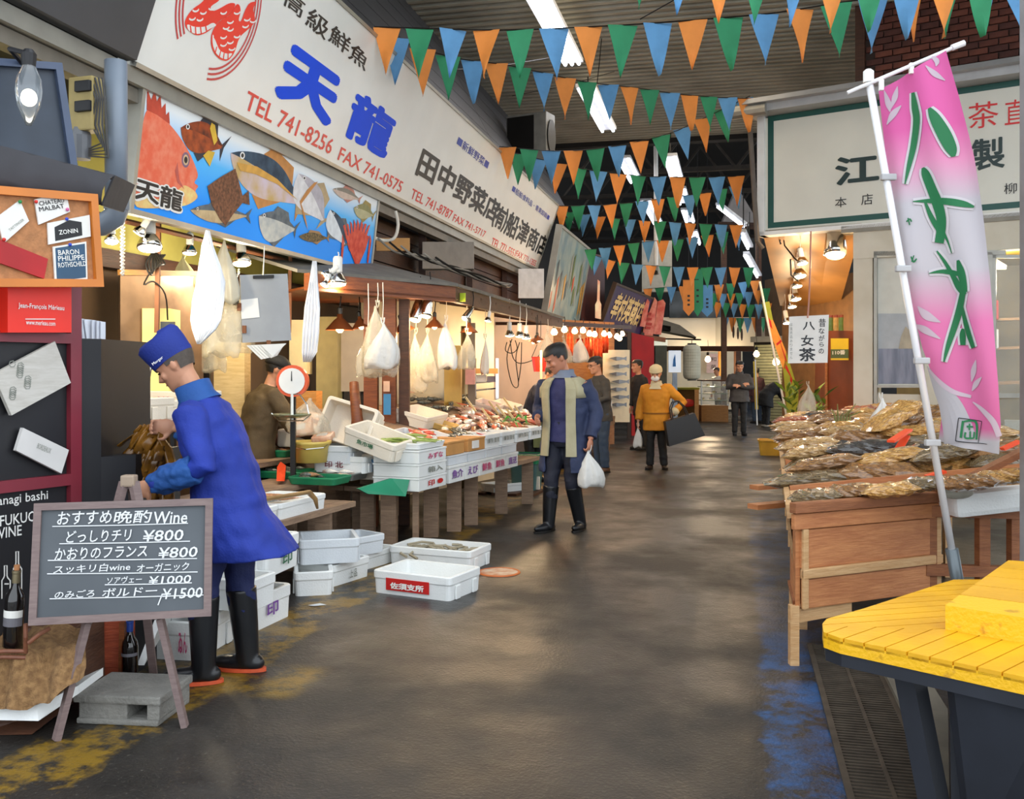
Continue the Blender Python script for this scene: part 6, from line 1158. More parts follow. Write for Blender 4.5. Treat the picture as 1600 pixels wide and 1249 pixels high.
for y in (500, 545, 600): MB().prism([P(1500, y, 13.2), P(1640, y - 6, 12.4), P(1640, y - 2, 12.4), P(1500, y + 4, 13.2)], (0, .3, 0)).build('board', m_boxl, sh_)
for x in (1502, 1638): MB().beam(P(x, 700, 12.9) * V((1, 1, 0)), P(x, 420, 12.9), .05).build('upright', m_boxl, sh_)
for i in range(11):
    x = 1528 + (i % 4) * 9; y = (500, 545, 600)[i // 4]; o = thing('shop_jar', ('red', 'white', 'gold')[i // 4] + ' packet on the shelves inside the doorway, ' + ('first', 'second', 'third', 'last')[i % 4] + ' on its shelf', 'packet', P(x, y, 12.75)); MB().bbox((0, 0, .1 + .03 * (i % 2)), (.07, .07, .2 + .06 * (i % 2)), .02).build('body', (mat('packet_red', '#c03018', .4), m_paper, mat('packet_gold', '#c09040', .4))[i // 4], o)
ll = thing('strip_light', 'bright strip light on the ceiling inside the tea shop doorway', 'light'); MB().beam(P(1545, 405, 12.2), P(1566, 418, 11.8), .1, .05).build('tube', mat('glow_strip', '#fff2c8', .5, emit=6), ll); light('glow', 'POINT', P(1560, 440, 12.0), 40, (1, .9, .7), .2, parent=ll)

# ================================================================ pink banner on its pole
fg = thing('pink_banner', 'pink and white tall banner with green brush characters on a leaning white pole', 'banner')
pb0, pt0 = P(1497, 915, 4.62), P(1357, 122, 4.42)
MB().tube([pb0.lerp(pt0, .06), pt0], .017, 12).build('pole', mat('pole_white', '#e6e6e8', .3, .1, .05), fg, smooth=True); MB().tube([V((pb0.x + .02, pb0.y, 0)), pb0, pb0.lerp(pt0, .075)], .03, 12).build('pole_sleeve', mat('sleeve_grey', '#5c6468', .35, .4, .1), fg, smooth=True)
MB().lathe([(.024, 0), (.024, .05), (.012, .06)], 12, M4.Translation(pt0 - V((0, 0, .02)))).build('pole_cap', m_white, fg)
MB().tube([P(1324, 145, 4.42), P(1500, 70, 4.36)], .009, 8).build('top_arm', mat('pole_white'), fg); MB().lathe([(.014, -.03), (.014, .03)], 10, M4.Translation(P(1497, 71, 4.36)) @ M4.Rotation(1.2, 4, 'Y')).build('arm_tip', mat('pole_white'), fg)
FL = Plane(P(1470, 693, 4.56), P(1565, 700, 4.40) - P(1470, 693, 4.56), P(1425, 110, 4.40) - P(1515, 695, 4.48))
def wav(x, y): return .028 * sin(x * .035 + y * .006) + .012 * sin(x * .09 - y * .02)
def flp(x, y, n=0): return FL.px(x, y, wav(x, y) + n)
LR = [(0, 1371, 141, 1480, 80), (.1, 1377, 195, 1497, 145), (.25, 1388, 280, 1520, 245), (.4, 1402, 365, 1535, 345), (.55, 1420, 450, 1547, 440), (.7, 1440, 545, 1557, 545), (.8, 1455, 590, 1562, 600), (.9, 1470, 645, 1566, 660), (1, 1463, 692, 1563, 708)]
def flrow(t):
    for a, b in zip(LR, LR[1:]):
        if t <= b[0]: k = (t - a[0]) / (b[0] - a[0]); return [a[i] + (b[i] - a[i]) * k for i in range(1, 5)]
fm_ = mat('banner_cloth', '#c9c6cb', .75, 0, 0); nt = fm_.node_tree; N_ = nt.nodes; tcn = N_.new('ShaderNodeTexCoord'); spn = N_.new('ShaderNodeSeparateXYZ'); mrn = N_.new('ShaderNodeMapRange'); crn = N_.new('ShaderNodeValToRGB')
nt.links.new(tcn.outputs['Object'], spn.inputs[0]); mrn.inputs['From Min'].default_value = 1.1; mrn.inputs['From Max'].default_value = 3.0; nt.links.new(spn.outputs[2], mrn.inputs[0]); nt.links.new(mrn.outputs[0], crn.inputs[0]); nt.links.new(crn.outputs[0], N_['Principled BSDF'].inputs['Base Color'])
el = crn.color_ramp.elements; el[0].color = hexc('#aaa7ac'); el[0].position = .04; el[1].color = hexc('#d05a9a'); el[1].position = .8
for p_, h_ in ((.07, '#c45f90'), (.33, '#d470a2'), (.46, '#b9b4ba'), (.62, '#b6b2b8'), (.72, '#d486ac')): e_ = el.new(p_); e_.color = hexc(h_)
rr = []; nx = 24
for j in range(41): xl, yl, xr, yr = flrow(j / 40); rr.append([flp(xl + (xr - xl) * i / nx, yl + (yr - yl) * i / nx) for i in range(nx + 1)])
MB().rings(rr, cap=False, close=False).build('cloth', fm_, fg, smooth=True)
def brush(pts, m, n=.006, f=lambda x, y: (x, y), sc=1.0, nm='lettering'):
    """tapering brush stroke laid on the waving cloth; pts = (x, y, width)"""
    q = []
    for j in range(len(pts) - 1):
        z = pts[max(j - 1, 0)], pts[j], pts[j + 1], pts[min(j + 2, len(pts) - 1)]
        for i in range(6): t = i / 6; q.append([max(2, .5 * (2 * z[1][k] + (z[2][k] - z[0][k]) * t + (2 * z[0][k] - 5 * z[1][k] + 4 * z[2][k] - z[3][k]) * t * t + (3 * z[1][k] - z[0][k] - 3 * z[2][k] + z[3][k]) * t ** 3)) for k in range(3)])
    q.append(list(pts[-1])); L = []
    for i, (x, y, w) in enumerate(q):
        a = q[max(i - 1, 0)]; b = q[min(i + 1, len(q) - 1)]; t = V((b[0] - a[0], b[1] - a[1])); t = t.normalized() if t.length else V((1, 0))
        L += [flp(*f(x - t.y * w * c, y + t.x * w * c), n) for c in (-.5, -.3, -.1, .1, .3, .5)]
    MB().add(L, [(6 * i + c, 6 * i + c + 1, 6 * i + c + 7, 6 * i + c + 6) for i in range(len(q) - 1) for c in range(5)]).build(nm, m, fg, fix=False)
B3 = lambda x, y: (1140 + x / 2.974, y / 2.974); B4 = lambda x, y: (1180 + x / 3.469, 340 + y / 3.469)
m_bg, m_bw = mat('brush_green', '#0f6a3c', .6, 0, .05), mat('brush_halo', '#c4bfc3', .7, 0, .03)
ST3 = [[(858, 432, 18), (868, 500, 36), (876, 560, 36), (862, 670, 30), (842, 770, 20), (826, 856, 5)], [(940, 505, 14), (962, 545, 45), (1000, 620, 58), (1030, 690, 48), (1040, 728, 16)], [(905, 780, 14), (918, 810, 40), (945, 880, 46), (970, 950, 50), (985, 1030, 44), (972, 1130, 40)], [(862, 936, 4), (930, 934, 20), (1010, 936, 32), (1080, 948, 30), (1128, 962, 10)], [(912, 935, 10), (940, 1010, 22), (975, 1075, 26)], [(985, 1070, 20), (1010, 1120, 10), (1028, 1178, 4)]]
ST4 = [[(982, 182, 8), (1020, 240, 18), (1060, 310, 26), (1100, 380, 40), (1135, 420, 26)], [(945, 302, 4), (1000, 294, 20), (1060, 300, 28), (1120, 312, 20)], [(1095, 232, 16), (1110, 290, 44), (1125, 350, 40), (1140, 405, 18)], [(1122, 405, 34), (1100, 500, 40), (1070, 600, 34), (1040, 700, 24), (1020, 785, 8)], [(1112, 470, 14), (1130, 550, 26), (1155, 630, 32), (1185, 705, 26)], [(1120, 605, 16), (1118, 640, 36), (1120, 695, 30)]]
for s_ in ST3: brush([(x, y, w + 24) for x, y, w in s_], m_bw, .004, B3, nm='halo'); 
for s_ in ST4: brush([(x, y, w + 26) for x, y, w in s_], m_bw, .004, B4, nm='halo')
for s_ in ST3: brush(s_, m_bg, .008, B3)
for s_ in ST4: brush(s_, m_bg, .008, B4)
for f_, s_ in ((B3, [(835, 1030, 6), (850, 1018, 8), (858, 1030, 6)]), (B3, [(842, 1012, 6), (850, 1045, 6)]), (B3, [(855, 1190, 6), (866, 1215, 8), (880, 1200, 6)]), (B3, [(868, 1185, 5), (858, 1215, 6)])): brush(s_, m_bg, .008, f_)
m_lf = mat('leaf_print', '#bcaab6', .7, 0, .04)
for f_, s_ in ((B3, [(715, 420, 4), (735, 480, 28), (745, 520, 4)]), (B3, [(775, 400, 4), (765, 450, 26), (748, 505, 4)]), (B3, [(795, 490, 4), (760, 530, 30), (730, 580, 4)]), (B3, [(920, 308, 4), (960, 345, 26), (1005, 375, 4)]), (B3, [(945, 265, 10), (968, 285, 24), (965, 310, 4)]), (B4, [(885, 480, 6), (930, 530, 46), (1000, 570, 5)]), (B4, [(860, 580, 6), (920, 610, 40), (1000, 660, 5)]), (B4, [(1200, 770, 4), (1185, 830, 34), (1172, 890, 6)]), (B4, [(1235, 860, 4), (1200, 900, 30), (1175, 940, 6)]), (B4, [(935, 830, 8), (1000, 900, 26), (1080, 950, 24), (1170, 972, 16)]), (B4, [(1180, 1000, 6), (1240, 1040, 26), (1300, 1100, 34), (1332, 1180, 30)])): brush(s_, m_lf, .003, f_, nm='print')
# lower left of the cloth is white: printed swash, and the square seal
m_sw = mat('swash_white', '#aaa7ac', .75, 0, .03); brush([(925, 810, 4), (990, 930, 70), (1050, 1020, 130), (1090, 1130, 170), (1110, 1215, 190)], m_sw, .002, B4, nm='print')
for s_ in ([(1105, 1085, 5), (1090, 1208, 5)], [(1105, 1085, 5), (1235, 1100, 4)], [(1090, 1208, 5), (1180, 1216, 5), (1265, 1222, 3)], [(1235, 1100, 4), (1215, 1215, 4)], [(1130, 1100, 14), (1120, 1190, 14)], [(1125, 1105, 8), (1200, 1105, 14), (1205, 1200, 10)], [(1150, 1130, 10), (1185, 1132, 10)], [(1165, 1115, 8), (1165, 1150, 8)], [(1145, 1160, 10), (1145, 1190, 10), (1190, 1192, 8)], [(1170, 1155, 9), (1170, 1190, 9)], [(1192, 1158, 9), (1190, 1192, 9)]): brush(s_, m_bg if s_[0][2] > 5 else m_ink, .008, B4)
for x, y in ((1377, 133), (1424, 107)): MB().bbox(P(x, y, 4.39), (.02, .02, .05), .004).build('loop', m_white, fg)
for x, y in ((1388, 277), (1411, 420), (1440, 564), (1457, 692)): MB().bbox(P(x, y, 4.45), (.07, .03, .03), .006).build('loop', mat('loop_grey', '#a8a8aa', .5), fg)

# ================================================================ yellow platform, block, drain
m_yel = mat('platform_yellow', '#dfa60c', .45, 0, .08, 5, .1, 40, h2='#cc9408'); m_navy = mat('navy_steel', '#23262e', .5, .2, .2, 5)
yp = thing('yellow_platform', 'yellow painted plank platform on a dark steel frame at the right front', 'platform'); ZP = .62
out = [G(x, y, ZP) for x, y in ((1285, 975), (1287, 988), (1312, 997), (1440, 1024), (1600, 1058))]; out += [V((2.35, 2.35, ZP)), V((3.0, 2.6, ZP)), V((3.0, 4.1, ZP))] + [G(x, y, ZP) for x, y in ((1585, 905), (1490, 906), (1470, 912), (1350, 951), (1292, 967))]
def clip(poly, o, n):
    """keep the part of a flat polygon on the side of point o that normal n points to"""
    r = []
    for i, p in enumerate(poly):
        q = poly[(i + 1) % len(poly)]; a = (p - o).dot(n); b = (q - o).dot(n)
        if a >= 0: r.append(p)
        if (a >= 0) != (b >= 0): r.append(p.lerp(q, a / (a - b)))
    return r
s0, s1 = G(1290, 978, ZP), G(1478, 984, ZP); sd_ = (s1 - s0).normalized(); sn = V((-sd_.y, sd_.x, 0))
for zone, (nn, dv) in enumerate(((sn, G(1400, 968, ZP) - G(1300, 975, ZP)), (-sn, G(1520, 985, ZP) - G(1440, 1018, ZP)))):
    half = clip(out, s0, nn); d_ = dv.normalized(); pn = V((-d_.y, d_.x, 0)); t = [(p - s0).dot(pn) for p in half]; a = min(t); wd_ = .07
    while a < max(t):
        pc_ = clip(clip(half, s0 + pn * (a + .0025), pn), s0 + pn * (a + wd_ - .0025), -pn)
        if len(pc_) > 2: MB().prism(pc_, (0, 0, -.02)).build('plank', m_yel, yp)
        a += wd_
MB().prism([p - UP * .012 for p in out], (0, 0, -.04)).build('rim', mat('platform_rim', '#e6ae0e', .45, 0, .3, 14, .2, 60, h2='#b07c14', ramp=(.62, .72)), yp); 
ce = sum(out, V()) / len(out); MB().prism([ce + (p - ce) * .99 - UP * .05 for p in out], (0, 0, -.045)).build('steel_rim', m_navy, yp)
for (x, y), (x2, y2) in (((1420, 1050), (1475, 1165)), ((1500, 1075), (1505, 1190))): MB().beam(P(x, y, 3.2), P(x2, y2 + 170, 3.1), .07).build('leg', m_navy, yp)
MB().prism([P(1490, 1075, 2.95), P(1640, 1110, 2.75), V((1.9, 2.7, 0)), V((1.42, 2.95, 0))], (0, .05, 0)).build('skirt', m_navy, yp)
for p in (V((2.1, 3.9, .55)), V((2.8, 2.9, .55))): MB().beam(V((p.x, p.y, 0)), p, .08).build('leg', m_navy, yp)
yb = thing('yellow_block', 'raised yellow planked block on the yellow platform under the grey pillar', 'block'); zb = ZP + .085
bl_ = [G(x, y, ZP) for x, y in ((1477, 984), (1600, 1006))]; bl_ += [bl_[1] + V((.9, .75, 0)), bl_[0] + V((.62, .78, 0))]
for k in range(5):
    a, b = bl_[0].lerp(bl_[3], k / 5), bl_[1].lerp(bl_[2], k / 5); c, d = bl_[1].lerp(bl_[2], (k + .97) / 5), bl_[0].lerp(bl_[3], (k + .97) / 5); MB().prism([a, b, c, d], (0, 0, .083)).build('plank', m_yel if k else mat('platform_rim'), yb)
gr = bpy.data.objects.new('drain_grate', None); COL.objects.link(gr); tag(gr, 'rusty slotted drain grate in the floor beside the yellow platform', 'drain'); FG = Frame(SL(-.40, 2.6), TH)
gm_ = mat('grate_rust', '#4c443a', .6, .4, .3, 10); MB().prism([FG.at(0, 0, .004), FG.at(.3, 0, .004), FG.at(.3, 2.7, .004), FG.at(0, 2.7, .004)], (0, 0, -.003)).build('pit', m_dark, gr)  # flat near-black plate on the floor, painting in the shade below the bars
for x0 in (0, .15, .3): MB().beam(FG.at(x0, 0, .012), FG.at(x0, 2.7, .012), .025 if x0 != .15 else .015, .012).build('frame', gm_, gr)
mb = MB()
for i in range(90): mb.beam(FG.at(0, .015 + i * .03, .01), FG.at(.3, .015 + i * .03, .01), .012, .01)
tag(mb.build('bars', gm_, gr), kind='stuff'); MB().prism([FG.at(.31, 0, .001), FG.at(.5, 0, .001), FG.at(.5, 2.7, .001), FG.at(.31, 2.7, .001)], (0, 0, .04)).build('kerb', mat('kerb_concrete', '#5c564a', .8, 0, .2), gr)
# ================================================================ wine shop floor things
m_slate = mat('chalkboard_slate', '#464b50', .7, 0, .12, 2, h2='#565b60'); m_easel = mat('easel_purple_brown', '#6c5a58', .6, 0, .15, 6, kind='wood', h2='#7c6a66'); m_chalk = mat('chalk', '#d8dadb', .9, 0, .1)
KB = Plane(P(45, 978, 3.90), P(330, 963, 4.04) - P(45, 978, 3.90), P(57, 785, 3.99) - P(45, 978, 3.90)); ku, kv = KB.uv(330, 965)[0], KB.uv(57, 787)[1]
ch = thing('chalkboard_easel', 'slate chalkboard with a white chalk wine menu on a purplish wooden easel', 'chalkboard')
board(KB, .03, .03, ku - .03, kv - .03, .012, m_slate, ch, m_easel, .03, .012)
def chalk(body, x0, yt, yb, x1): letter_px(KB, body, x0, yt, yb, x1, m_chalk, ch, bold=.012, n=.004, shear=.12)
for l in ((('おすすめ', 90, 800, 821, 175), ('晩酌', 178, 799, 819, 238), ('Wine', 241, 800, 820, 293)), (('どっしりチリ', 104, 830, 849, 206), ('¥800', 224, 829, 847, 287)), (('かおりのフランス', 86, 857, 876, 230), ('¥800', 248, 856, 873, 309)), (('スッキリ白wine', 84, 884, 897, 204), ('オーガニック', 214, 882, 895, 296)), (('ソアヴェー', 168, 902, 913, 222), ('¥1000', 233, 901, 914, 299)), (('のみごろ', 86, 924, 936, 148), ('ボルドー', 160, 920, 934, 246), ('¥1500', 254, 920, 937, 317))):
    for t in l: chalk(*t)
for x0, y0, x1, y1 in ((82, 823, 294, 818), (93, 850, 297, 846), (75, 876, 308, 873), (74, 897, 309, 894), (164, 914, 300, 911), (78, 936, 318, 930)): strip(KB, [KB.uv(x0, y0), KB.uv((x0 + x1) / 2, (y0 + y1) / 2 + .6), KB.uv(x1, y1)], .004, m_chalk, ch, .004)
strip(KB, [KB.uv(254, 928), KB.uv(247, 946)], .005, m_chalk, ch, .004)
top = KB.px(195, 752, -.045)
MB().beam(G(88, 1157), KB.px(132, 975, -.04), .04, .025).build('leg', m_easel, ch); MB().beam(KB.px(132, 975, -.04), top + V((-.012, 0, 0)), .04, .025).build('upright', m_easel, ch)
MB().beam(G(289, 1136), KB.px(248, 968, -.04), .04, .025).build('leg', m_easel, ch); MB().beam(KB.px(248, 968, -.04), top + V((.03, 0, 0)), .04, .025).build('upright', m_easel, ch)
MB().beam(V((-1.72, 4.62, 0)), top + V((.01, .03, -.03)), .035, .02).build('leg', m_easel, ch); MB().bbox(top + V((.01, 0, .005)), (.06, .05, .05), .008).build('head_block', mat('pale_easel', '#a08c78', .6), ch)
cbk = thing('cinder_block', 'grey concrete block with one square hole, lying under the chalkboard', 'concrete block'); m_conc = mat('concrete', '#7a7872', .9, 0, .2, 8, .4, 60); p_, q_, L_, a_ = place_edge(G(122, 1131), G(236, 1142)); Mx = M4.Translation(p_) @ M4.Rotation(a_ + .12, 4, 'Z')
for c, s in (((L_ / 2, .15, .0125), (L_ + .015, .305, .025)), ((L_ / 2, .15, .108), (L_ + .04, .315, .035))): MB().bbox(c, s, .008, M=Mx).build('slab', m_conc, cbk)
for x, w in ((L_ * .31, L_ * .62), (L_ * .95, L_ * .16)): MB().bbox((x, .15, .06), (w, .29, .075), .006, M=Mx).build('web', m_conc, cbk)
MB().bbox((L_ / 2, .29, .06), (L_, .03, .075), .004, M=Mx).build('back_web', m_conc, cbk)
def bottle(p, label, glass, cap, lab, s=1.0, lean=0, cork=True):
    o = thing('wine_bottle', label, 'bottle', p, 0, None, (0, lean, 0)); MB().lathe([(r * s, z * s) for r, z in ((.034, 0), (.038, .006), (.038, .19), (.034, .215), (.02, .24), (.0145, .255), (.0145, .3), (.016, .302), (.016, .312), (.013, .314))], 22).build('glass', glass, o, smooth=True)
    MB().lathe([(r * s, z * s) for r, z in ((.0155, .262), (.0158, .3), (.0175, .303), (.0175, .313))], 18).build('capsule', cap, o)
    if cork: MB().lathe([(.011 * s, .312 * s), (.0115 * s, .335 * s)], 12).build('cork', mat('cork'), o)
    for z0, z1, m in lab: MB().rings([[V((.0388 * s * cos(R(a)), .0388 * s * sin(R(a)), z * s)) for a in range(190, 351, 16)] for z in (z0, z1)], cap=False, close=False).build('label', m, o)
    return o
m_btl = mat('bottle_glass', '#14100f', .06, 0, .1, coat=.6)
bottle(P(19, 1011, 4.0), 'dark wine bottle with cork and pale label on the burlap covered crate', m_btl, mat('gold_capsule', '#8c8064', .3, .5), ((.125, .155, m_paper), (.09, .124, mat('label_grey', '#6c6a70', .6))), 1.02, .06)
bottle(G(203, 1073), 'black wine bottle with a blue capsule standing on the floor behind the easel', m_btl, mat('blue_capsule', '#24408c', .3), ((.15, .165, mat('label_grey')),), 1.0, 0, False)
bsk = thing('burlap_crate', 'burlap sack draped over a white crate below the dark wine bottle', 'sack'); m_bur = mat('burlap', '#6f5030', .95, 0, .25, 40, .6, 160, h2='#927048'); rr = []
for j in range(15):
    t = j / 14; row = []
    for i in range(25):
        s = i / 24; x = -40 + 172 * s
        if t < .45: y = 978 + 40 * t / .45 + 14 * sin(s * 6) * t; d = 4.28 - .3 * t / .45
        else: y = 1018 + (92 - 50 * max(0, s - .45) * 1.6) * (t - .45) / .55 + 6 * sin(s * 9 + t * 3); d = 3.98 - .1 * (t - .45) / .55
        row.append(P(x, y, d) + V((0, .02 * sin(s * 17 + t * 5) + .012 * sin(s * 31), .012 * sin(s * 11 + t * 9) + .008 * sin(s * 27 - t * 14))))
    rr.append(row)
MB().rings(rr, cap=False, close=False).build('sacking', m_bur, bsk, smooth=True)
MB().tube([P(130, 985, 4.25), P(128, 1005, 4.1), P(122, 1035, 4.02), P(112, 1062, 3.98), P(88, 1082, 3.95), P(70, 1088, 3.94), P(64, 1080, 3.94), P(82, 1070, 3.95), P(108, 1058, 3.99)], .016, 8).build('rolled_edge', m_bur, bsk, smooth=True)
MB().prism([P(-40, 1125, 3.92), P(60, 1127, 3.92), P(122, 1085, 4.08), P(122, 1072, 4.08), P(58, 1102, 3.94), P(-40, 1108, 3.94)], (0, .25, 0)).build('foam_tray', m_foam, bsk)
MB().prism([P(-40, 1150, 3.95), P(50, 1148, 3.95), P(118, 1095, 4.15), P(118, 980, 4.3), P(-40, 985, 4.2)], (0, .3, 0)).build('inner_crate', m_dbrown, bsk)
for a, b in (((-30, 1022), (42, 1018)), ((40, 975), (40, 1020)), ((45, 1005), (78, 982)), ((-30, 1030), (42, 1028))): MB().tube([P(*a, 3.94), P((a[0] + b[0]) / 2, (a[1] + b[1]) / 2 - 2, 3.94), P(*b, 3.97)], .009, 8).build('wicker_rim', mat('wicker_red_brown', '#7a4a34', .6, 0, .25, 20), bsk)
o = slab('red_crate', 'terracotta red wooden crate standing behind the easel', 'crate', 124, 192, 972, 1070, 4.55, 4.6, mat('terracotta_wood', '#963c1e', .6, 0, .2, 4, .2, kind='wood', h2='#b4502c'), .3, 'boards'); MB().beam(P(190, 1074, 4.57), P(192, 972, 4.57), .025).build('corner_batten', m_rbrown, o)
lf = thing('litter_scrap', 'small pale scrap of paper on the wet floor by the crates', 'litter', G(493, 947)); MB().add([(-.05, 0, .004), (0, -.03, .006), (.07, .01, .004), (.02, .04, .008)], [(0, 1, 2, 3)]).build('paper', m_foamg, lf)
mh = thing('manhole_cover', 'small round orange edged valve cover in the lane beyond the red labelled crate', 'manhole cover', G(780, 895)); MB().lathe([(.14, 0), (.14, .006)], 24).build('plate', mat('plate_rust', '#b0724c', .6, 0, .3, 12, h2='#c9b49c'), mh); MB().rings([[V((r * cos(k * pi / 16), r * sin(k * pi / 16), z)) for k in range(32)] for r, z in ((.14, .002), (.14, .009), (.155, .009), (.16, .001))], cap=False).build('rim', mat('rim_orange', '#c0662c', .6), mh)

# ================================================================ ceiling strip lights
m_tube = mat('strip_tube', '#f4f6ff', .4, emit=9, ecol='#f2f5ff')
def strip_light(a, b, label, n=2, w=.3):
    o = thing('strip_light', label, 'light', (a + b) / 2); t = (b - a).normalized(); h = (b - a).length / 2; s = V((t.y, -t.x, 0)).normalized()
    MB().beam(-t * h, t * h, w, .06).build('housing', mat('fixture_white', '#c9ccd2', .5), o)
    for i in range(n): q = s * (w * .32 * (2 * i / max(1, n - 1) - 1)) - UP * .06; MB().tube([q - t * (h - .05), q + t * (h - .05)], .028, 8).build('tube', m_tube, o)
    for e in (-.8, .8): MB().beam(t * h * e, t * h * e + UP * (.22 if a.y < 19 else .75), .02).build('hanger', m_blackm, o)
for i, (d0, d1, lb) in enumerate(((11.4, 14.4, 'three tube strip light under the corrugated ceiling, nearest'), (15.6, 18.4, 'second strip light under the corrugated ceiling, before its far edge'), (20.8, 23.4, 'strip light just past the far edge of the corrugated ceiling'), (26, 30, 'fourth strip light in the row, among the far pennants'))):
    strip_light(SL(2.45, d0, 6.15), SL(2.45, d1, 6.15), lb, 3 if i == 0 else 2, .32)
for i, (d0, d1) in enumerate(((19.5, 22.3), (23, 25), (26, 28.2), (30, 33))): strip_light(SL(1.35, d0, 5.9), SL(1.35, d1, 5.9), 'cool strip light of the inner row over the far lane, ' + ('nearest', 'second', 'third', 'farthest')[i], 2, .3)
for i, (x0, y0, x1, y1, d0, d1) in enumerate(((1166, 395, 1186, 430, 22, 26), (1122, 318, 1166, 352, 23, 24), (1160, 360, 1172, 385, 20, 22))): strip_light(P(x0, y0, d0), P(x1, y1, d1), 'slim strip light near the tea shop corner, ' + ('lowest', 'slanting string above', 'middle one')[i], 1, .14)

# ================================================================ pennant strings
PCOL = [mat('pennant_orange', '#e58b3a', .7, 0, .1, 5), mat('pennant_green', '#2b8a5c', .7, 0, .12, 5), mat('pennant_blue', '#5b94c2', .7, 0, .12, 5)]
PD = []
for c in range(3):
    for v in range(3):
        mb = MB(); rn = random.Random(c * 3 + v); rr = []
        for j in range(6):
            t = j / 5; w = .13 * (1 - t) + .002
            rr.append([V((-w + 2 * w * i / 4, .022 * sin(t * 3 + v * 2 + i * .8) * (.3 + t) + .012 * (i - 2) * (v - 1) * t, -.46 * t)) for i in range(5)])
        PD.append(mb.rings(rr + [[p + V((0, .002, 0)) for p in r] for r in rr[::-1]], cap=False, close=False).data('pennant', PCOL[c], smooth=True))
def bunting(pts, d0, d1, label, c0=0, gap=.31, rz=0, sc=1.0, start=.12):
    """string of pennants hung through photo points at distances from d0 to d1"""
    n = len(pts); q = []
    tot = pts[-1][0] - pts[0][0]
    for x, y in pts: q.append(P(x, y, d0 + (d1 - d0) * (x - pts[0][0]) / tot))
    fine = []
    for a in range(n - 1):
        p0, p1, p2, p3 = q[max(a - 1, 0)], q[a], q[a + 1], q[min(a + 2, n - 1)]
        for i in range(8): t = i / 8; fine.append(.5 * ((2 * p1) + (p2 - p0) * t + (2 * p0 - 5 * p1 + 4 * p2 - p3) * t * t + (3 * p1 - p0 - 3 * p2 + p3) * t ** 3))
    fine.append(q[-1]); o = thing('bunting', label, 'bunting'); MB().tube(fine, .006, 5).build('cord', m_blackm, o); acc = start * sc; k = c0; L = 0
    for a, b in zip(fine, fine[1:]):
        s = (b - a).length
        while acc <= L + s:
            p = a.lerp(b, (acc - L) / s); t = (b - a).normalized(); ang = atan2(t.y, t.x)
            link('pennant', PD[(k % 3) * 3 + random.randrange(3)], o, p, (random.uniform(-.08, .12), random.uniform(-.05, .05) - math.asin(max(-1, min(1, t.z))) * .4, ang * .3 + rz + random.uniform(-.25, .25)), sc * random.uniform(.96, 1.04)); k += 1; acc += gap * sc
        L += s
    return o
bunting([(585, 42), (780, 47), (940, 41), (1050, 34), (1195, 22), (1300, 6), (1400, -10), (1600, -52)], 8.9, 8.2, 'nearest full pennant string from the long sign across to the top right')
bunting([(980, -90), (1080, -68), (1180, -56), (1300, -42), (1400, -34), (1500, -30), (1640, -40)], 7.4, 7.8, 'topmost pennant string, only its tips showing at the upper right', 1)
bunting([(606, 52), (650, 73), (720, 92), (800, 103), (910, 127), (1000, 138), (1060, 147), (1120, 152), (1178, 154)], 9.3, 13.2, 'second pennant string, sagging from the long sign to the tea shop eaves', 2, .36)
bunting([(780, 229), (870, 236), (935, 232), (995, 222), (1050, 207), (1095, 187), (1140, 165), (1172, 150)], 13.6, 13.3, 'pennant string rising from the end of the long sign to the tea shop eaves')
bunting([(798, 238), (850, 250), (900, 262), (960, 271), (1020, 276), (1100, 277), (1162, 275)], 14.3, 14.8, 'straight pennant string just below the one rising to the eaves', 1)
bunting([(868, 322), (930, 321), (985, 317), (1050, 308), (1110, 300), (1165, 285)], 18.2, 18.5, 'dense pennant string level with the lower end of the long sign')
bunting([(880, 330), (950, 340), (1010, 345), (1080, 349), (1165, 352)], 19.5, 19.5, 'pennant string just behind the dense one, slightly lower', 1)
bunting([(892, 392), (940, 388), (1005, 378), (1060, 374), (1120, 365), (1170, 350)], 20.8, 20, 'pennant string over the purple sign, upper one')
bunting([(925, 398), (970, 410), (1030, 416), (1100, 418), (1180, 418)], 21.8, 21.5, 'pennant string over the purple sign, lower one', 2)
bunting([(1005, 452), (1040, 449), (1080, 447), (1130, 444), (1185, 438)], 25, 25, 'pennant string above the far white band of the end shop')
bunting([(1110, 458), (1140, 459), (1172, 456), (1200, 450)], 28, 27, 'tight pennant string left of the tea shop corner, upper one', 1, .26)
bunting([(1116, 472), (1145, 474), (1175, 476), (1200, 474)], 29, 28, 'tight pennant string left of the tea shop corner, middle one', 0, .26)
bunting([(1128, 495), (1150, 497), (1172, 497), (1196, 497)], 30, 29, 'tiny pennant string in front of the far white band', 2, .26)
for i, (x, y0, y1, m) in enumerate(((1076, 437, 494, 0), (1090, 420, 495, 1), (1105, 445, 496, 2))):
    o = thing('long_pennant', ('orange', 'green', 'blue')[i] + ' long vertical banner with small dark letters over the far lane', 'banner', P(x, y0, 24 + .12 * i)); h = (y1 - y0) / 1500 * 24; w = .14; MB().prism([(-w, 0, 0), (w, 0, 0), (w, 0, -h * .82), (0, 0, -h), (-w, 0, -h * .82)], (0, .01, 0)).build('cloth', PCOL[m], o)
    for j in range(3): MB().bbox((0, -.004, -h * (.45 + .12 * j)), (.06, .004, .05), .001).build('mark', m_ink, o)
    MB().beam((-.25, 0, 0), (.25, 0, 0), .02).build('rod', m_blackm, o)
    MB().tube([(0, 0, 0), (0, 0, 8.05 - o.location.z)], .006, 5).build('cord', m_blackm, o)
rw = thing('roof_wires', 'thin black wires strung below the corrugated ceiling', 'wire')
